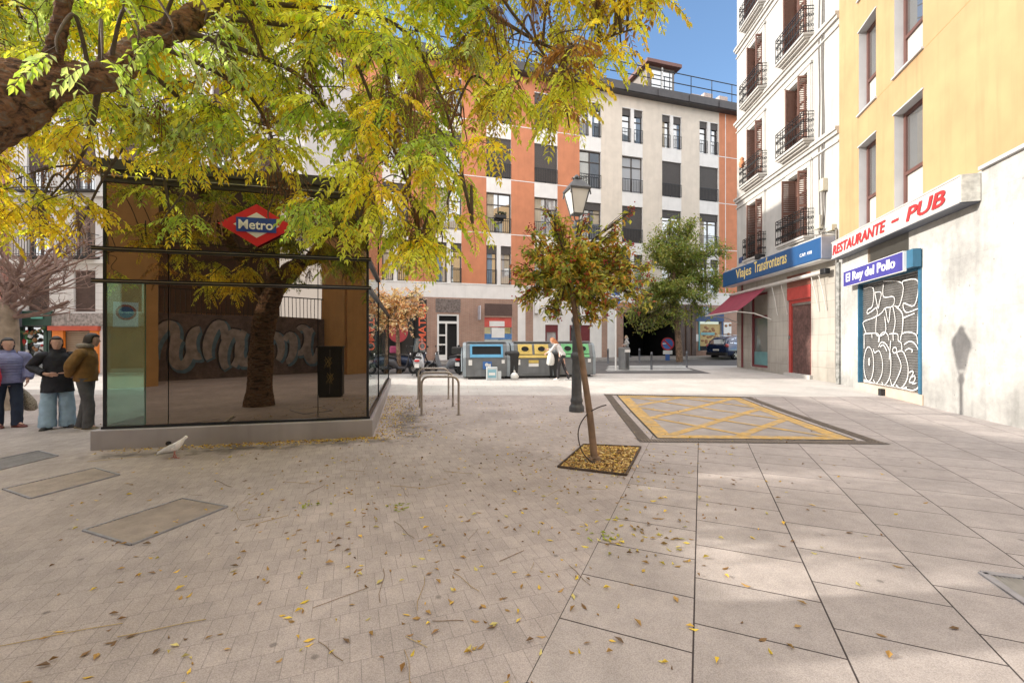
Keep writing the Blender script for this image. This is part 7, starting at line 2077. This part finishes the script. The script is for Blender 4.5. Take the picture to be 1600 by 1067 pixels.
nt = leo.node_tree; vo = _n(nt, 'ShaderNodeTexVoronoi'); vo.inputs['Scale'].default_value = 22
cr = _n(nt, 'ShaderNodeValToRGB'); cr.color_ramp.elements[0].color = (.04, .03, .025, 1); cr.color_ramp.elements[0].position = .25; cr.color_ramp.elements[1].color = (.42, .36, .28, 1); cr.color_ramp.elements[1].position = .42
nt.links.new(vo.outputs['Distance'], cr.inputs[0]); nt.links.new(cr.outputs[0], nt.nodes['Principled BSDF'].inputs['Base Color'])
hx = gp(38, 664)
t = thing('shopping_bag', 'leopard patterned cloth bag hanging from the hand at the left edge', 'bag', (hx.x, hx.y, 0), R(20))
s = MB(); rr = lambda x, z, w2, d: [(x + w2*math.cos(2*PI*i/12), d*math.sin(2*PI*i/12), z) for i in range(12)]
s.loft([rr(.10, .27, .05, .03), rr(.08, .31, .12, .06), rr(.03, .45, .15, .08), rr(-.05, .62, .12, .06), rr(-.12, .76, .05, .03), rr(-.15, .86, .02, .015)], 0, True)
s.build('bag_body', leo, t)
s = MB(); s.tube([(-.15, 0, .85), (-.16, 0, .93), (-.13, .01, .9), (-.14, 0, .84)], .01, 5); s.build('strap', leo, t)
# woman dropping a bag at the bins
p4 = V((1.92, 16.75, gz(16.75)))
J = std(1.68, .165, pelvis=(0, -.03, .95), waist=(0, .03, 1.09), chest=(0, .16, 1.27), neck=(0, .27, 1.40), headb=(0, .31, 1.46), head=(0, .38, 1.52), face=(.15, .8, -.6), hup=(0, .5, .9),
        shL=(-.165, .20, 1.34), elL=(-.21, .36, 1.14), wrL=(-.20, .52, 1.05), shR=(.165, .20, 1.34), elR=(.2, .42, 1.18), wrR=(.17, .62, 1.18), anL=(-.10, .12, .09), knL=(-.10, .10, .50), anR=(.10, -.26, .09), knR=(.10, -.06, .50))
person('person with red hair in a white top leaning towards the yellow container', p4, R(62), J,
       dict(hair=m_hr, hairlen=.18, legs=dict(mat=mat('black_leggings', (.03, .027, .032), .7), k=(.098, .066, .05)), top=dict(mat=mat('white_knit', (.58, .57, .57), .85, 0, .1, 20), hem=.0, a=(.062, .052, .042), b=(.165, .15, .165), neck=.07), shoe=mat('white_trainer', (.62, .62, .62), .6), sole=m_ow))
t = thing('carrier_bag', 'white plastic carrier bag held by the person at the containers', 'bag', (1.48, 16.72, gz(16.72)), 0)
s = MB(); s.loft([rr(0, .58, .10, .07), rr(0, .64, .15, .10), rr(.01, .8, .155, .1), rr(.01, .95, .12, .07), rr(.0, 1.08, .05, .03)], 0, True); rg = random.Random(6); s.v = [tuple(V(v) + V((rg.uniform(-.012, .012), rg.uniform(-.012, .012), rg.uniform(-.012, .012)))) for v in s.v]
s.build('bag_body', bpy.data.materials['white_bag_plastic'], t)
s = MB(); s.tube([(-.03, 0, 1.06), (0, 0, 1.2), (.04, 0, 1.06)], .012, 5); s.build('handle', bpy.data.materials['white_bag_plastic'], t)
# pedestrian walking under the passage
p5 = gp(979, 561)
J = std(1.68, .175, anL=(-.08, .30, .09), knL=(-.09, .22, .48), anR=(.09, -.30, .14), knR=(.09, .02, .50), elL=(-.24, -.14, 1.12), wrL=(-.22, .06, 1.0), elR=(.24, .02, 1.10), wrR=(.2, .22, 1.02), toeR=(0, .19, 0))
person('person with fair hair in a pale jacket walking past the dark passage', p5, R(75), J,
       dict(hair=m_hb, hairlen=.12, legs=dict(mat=mat('dark_trousers', (.03, .03, .035), .8), k=(.105, .08, .065)), top=dict(mat=mat('pale_jacket', (.50, .48, .46), .8), hem=-.02, a=(.085, .075, .055), b=(.20, .19, .19), hood=mat('pale_hood', (.5, .48, .46), .9)), shoe=bpy.data.materials['white_trainer'], liftR=.04))
# ================================================================== white pigeon
pg = gp(272, 716)
pi_ = thing('pigeon', 'white pigeon walking on the paving in front of the kiosk', 'pigeon', (pg.x, pg.y, .004), R(12))
s = MB()
def pr(x, z, wy, wz, n=12): return [(x, wy*math.cos(2*PI*i/n), z + wz*math.sin(2*PI*i/n)) for i in range(n)]
s.loft([pr(-.205, .070, .010, .006), pr(-.16, .088, .026, .012), pr(-.10, .112, .042, .028), pr(-.05, .132, .058, .045), (pr(.0, .150, .066, .058)), pr(.04, .170, .062, .062), pr(.075, .198, .052, .056), pr(.10, .226, .040, .044), pr(.118, .252, .031, .034), pr(.134, .272, .028, .029), pr(.152, .280, .021, .022), pr(.164, .279, .009, .010)], 0, True)
m_pig = mat('white_feathers', (.86, .86, .88), .7, 0, .05, 40)
s.build('body', m_pig, pi_)
s = MB(); s.loft([[(.160, -.005, .283), (.160, .005, .283), (.160, .004, .274), (.160, -.004, .274)], [(.184, -.001, .273), (.184, .001, .273), (.184, .001, .270), (.184, -.001, .270)]], 0, True); s.build('beak', mat('pink_beak', (.45, .28, .25), .5), pi_)
for sg in (-1, 1):
    s = MB(); s.loft([pr(-.17, .098, .006, .006), pr(-.10, .128, .008, .026), pr(-.02, .160, .010, .042), pr(.045, .180, .006, .028)], 0, True, Matrix.Translation((0, sg*.056, 0))); s.build('wing', mat('wing_feathers', (.66, .67, .70), .7, 0, .08, 30) if 'wing_feathers' not in bpy.data.materials else bpy.data.materials['wing_feathers'], pi_)
    s = MB(); s.ball((.144, sg*.0235, .284), (.004, .003, .004), 6, 5); s.build('eye', m_eye, pi_)
    fx_ = .045 if sg < 0 else -.02
    s = MB(); s.tube([(.01, sg*.025, .11), (fx_*.5, sg*.025, .06), (fx_, sg*.025, .008)], .006, 6)
    for a in (-.5, 0, .5, PI): s.tube([(fx_, sg*.025, .008), (fx_ + .032*math.cos(a), sg*.025 + .032*math.sin(a), .004)], .0035, 4)
    s.build('leg', mat('pink_leg', (.45, .18, .17), .6) if 'pink_leg' not in bpy.data.materials else bpy.data.materials['pink_leg'], pi_)
# ================================================================== fallen leaves and twigs
rg = random.Random(77)
lv = MB()
fcols = [(.80, .60, .07), (.74, .50, .08), (.40, .24, .07), (.30, .17, .06), (.60, .52, .18), (.22, .13, .06), (.48, .30, .10)]
def fallen(x, y, L_, col):
    an = rg.uniform(0, 2*PI); w2 = L_*rg.uniform(.28, .5); k = rg.uniform(.7, 1.2); col = tuple(min(1, c*k) for c in col)
    cu_ = rg.uniform(-.012, .018)
    Mx = Matrix.Translation((x, y, gz(y) + .008 + abs(cu_)*.4)) @ Matrix.Rotation(an, 4, 'Z') @ Matrix.Rotation(rg.uniform(-.25, .25), 4, 'X')
    lv.add([(-L_/2, 0, 0), (-L_*.1, w2/2, cu_), (L_/2, 0, .004), (-L_*.1, -w2/2, cu_), (-L_*.1, 0, 0)], [(0, 4, 1), (1, 4, 2), (0, 3, 4), (3, 2, 4)], 0, False, Mx, col)
def blocked(x, y):
    # not inside the kiosk footprint
    d = V((x, y, 0)) - KO; c, s_ = math.cos(KA), math.sin(KA)
    u = d.x*c + d.y*s_; v = -d.x*s_ + d.y*c
    return -.02 < u < KW + .02 and -.02 < v < KD + .02
n = 0
for i in range(2100):      # all over the brick paving
    y = 1.7 + 10.5 * rg.random()**1.15; x = rg.uniform(-.9*y - .5, .55 + .35*y)
    if blocked(x, y) or (x > Lx(y) and rg.random() < .8): continue
    dens = math.exp(-((x + .6)/2.6)**2) * (.35 + .65*min(1, y/4))
    if rg.random() > .18 + .8*dens: continue
    fallen(x, y, rg.uniform(.028, .065), rg.choice(fcols))
for i in range(170):      # on the slabs
    y = 1.7 + 6 * rg.random(); x = Lx(y) + abs(rg.gauss(0, 1.3))
    fallen(x, y, rg.uniform(.035, .075), rg.choice(fcols))
for i in range(60):       # a loose drift on the first slabs by the joint
    fallen(1.05 + rg.gauss(0, .22), 3.55 + rg.gauss(0, .22), rg.uniform(.04, .07), rg.choice([(.42, .40, .06), (.62, .5, .08), (.3, .2, .07)]))
ku, kv = V((math.cos(KA), math.sin(KA), 0)), V((-math.sin(KA), math.cos(KA), 0))
for i in range(900):      # drift along the front of the plinth, thicker to the right
    u = KW * rg.random()**.6 + .1; v = -abs(rg.gauss(0, .13)) - .02
    p = KO + ku*u + kv*v; fallen(p.x, p.y, rg.uniform(.025, .05), rg.choice(fcols[:2] + fcols))
for i in range(1500):     # and round its right side
    v = rg.uniform(-.3, 6) ; u = KW + .03 + abs(rg.gauss(0, .45))
    p = KO + ku*u + kv*v
    if p.y < 12.4: fallen(p.x, p.y, rg.uniform(.025, .05), rg.choice(fcols[:2] + fcols))
for i in range(160):      # yellow leaves at the kerb of the pit
    fallen(1.1 + rg.gauss(0, .6), 5.6 + rg.gauss(0, .5), rg.uniform(.03, .05), rg.choice(fcols))
for (px, py) in ((487, 790), (625, 793), (940, 840)):
    c = gp(px, py)
    for i in range(14): fallen(c.x + rg.gauss(0, .06), c.y + rg.gauss(0, .06), .05, (.34, .40, .05))
lo_ = lv.build('fallen_leaves', mat_leaf('dry_leaf', .15)); tag(lo_, 'yellow and brown fallen leaves scattered over the paving', 'leaves', None, 'stuff')
tw_ = MB()
def ftwig(x, y, L_, an, r=.004):
    pts = []; 
    for k in range(5): 
        t = k/4 - .5; pts.append((x + L_*t*math.cos(an) + .025*L_*math.sin(7*t)*math.sin(an), y + L_*t*math.sin(an) + .025*L_*math.sin(5*t), gz(y) + .011))
    tw_.tube(pts, r, 4, 0, False, True, None, rg.choice([(.42, .30, .14), (.20, .13, .07), (.5, .38, .18)]))
for i in range(40):
    y = 2 + 6.5*rg.random(); x = rg.uniform(-.8*y, .2*y)
    if not blocked(x, y): ftwig(x, y, rg.uniform(.1, .42), rg.uniform(0, PI), rg.uniform(.001, .0022))
for (px, py, L_, an) in ((255, 983, .5, .35), (418, 815, .42, .75), (700, 972, .22, 0), (650, 1005, .2, -.6), (180, 718, .7, .45), (800, 870, .3, .7), (905, 900, .35, -1.2), (60, 1000, .9, .33)):
    c = gp(px, py); ftwig(c.x, c.y, L_*.8, an, .0022)
to_ = tw_.build('fallen_twigs', mat_col('dry_twig', .9)); tag(to_, 'thin dry twigs and leaf stalks lying on the paving', 'twigs', None, 'stuff')
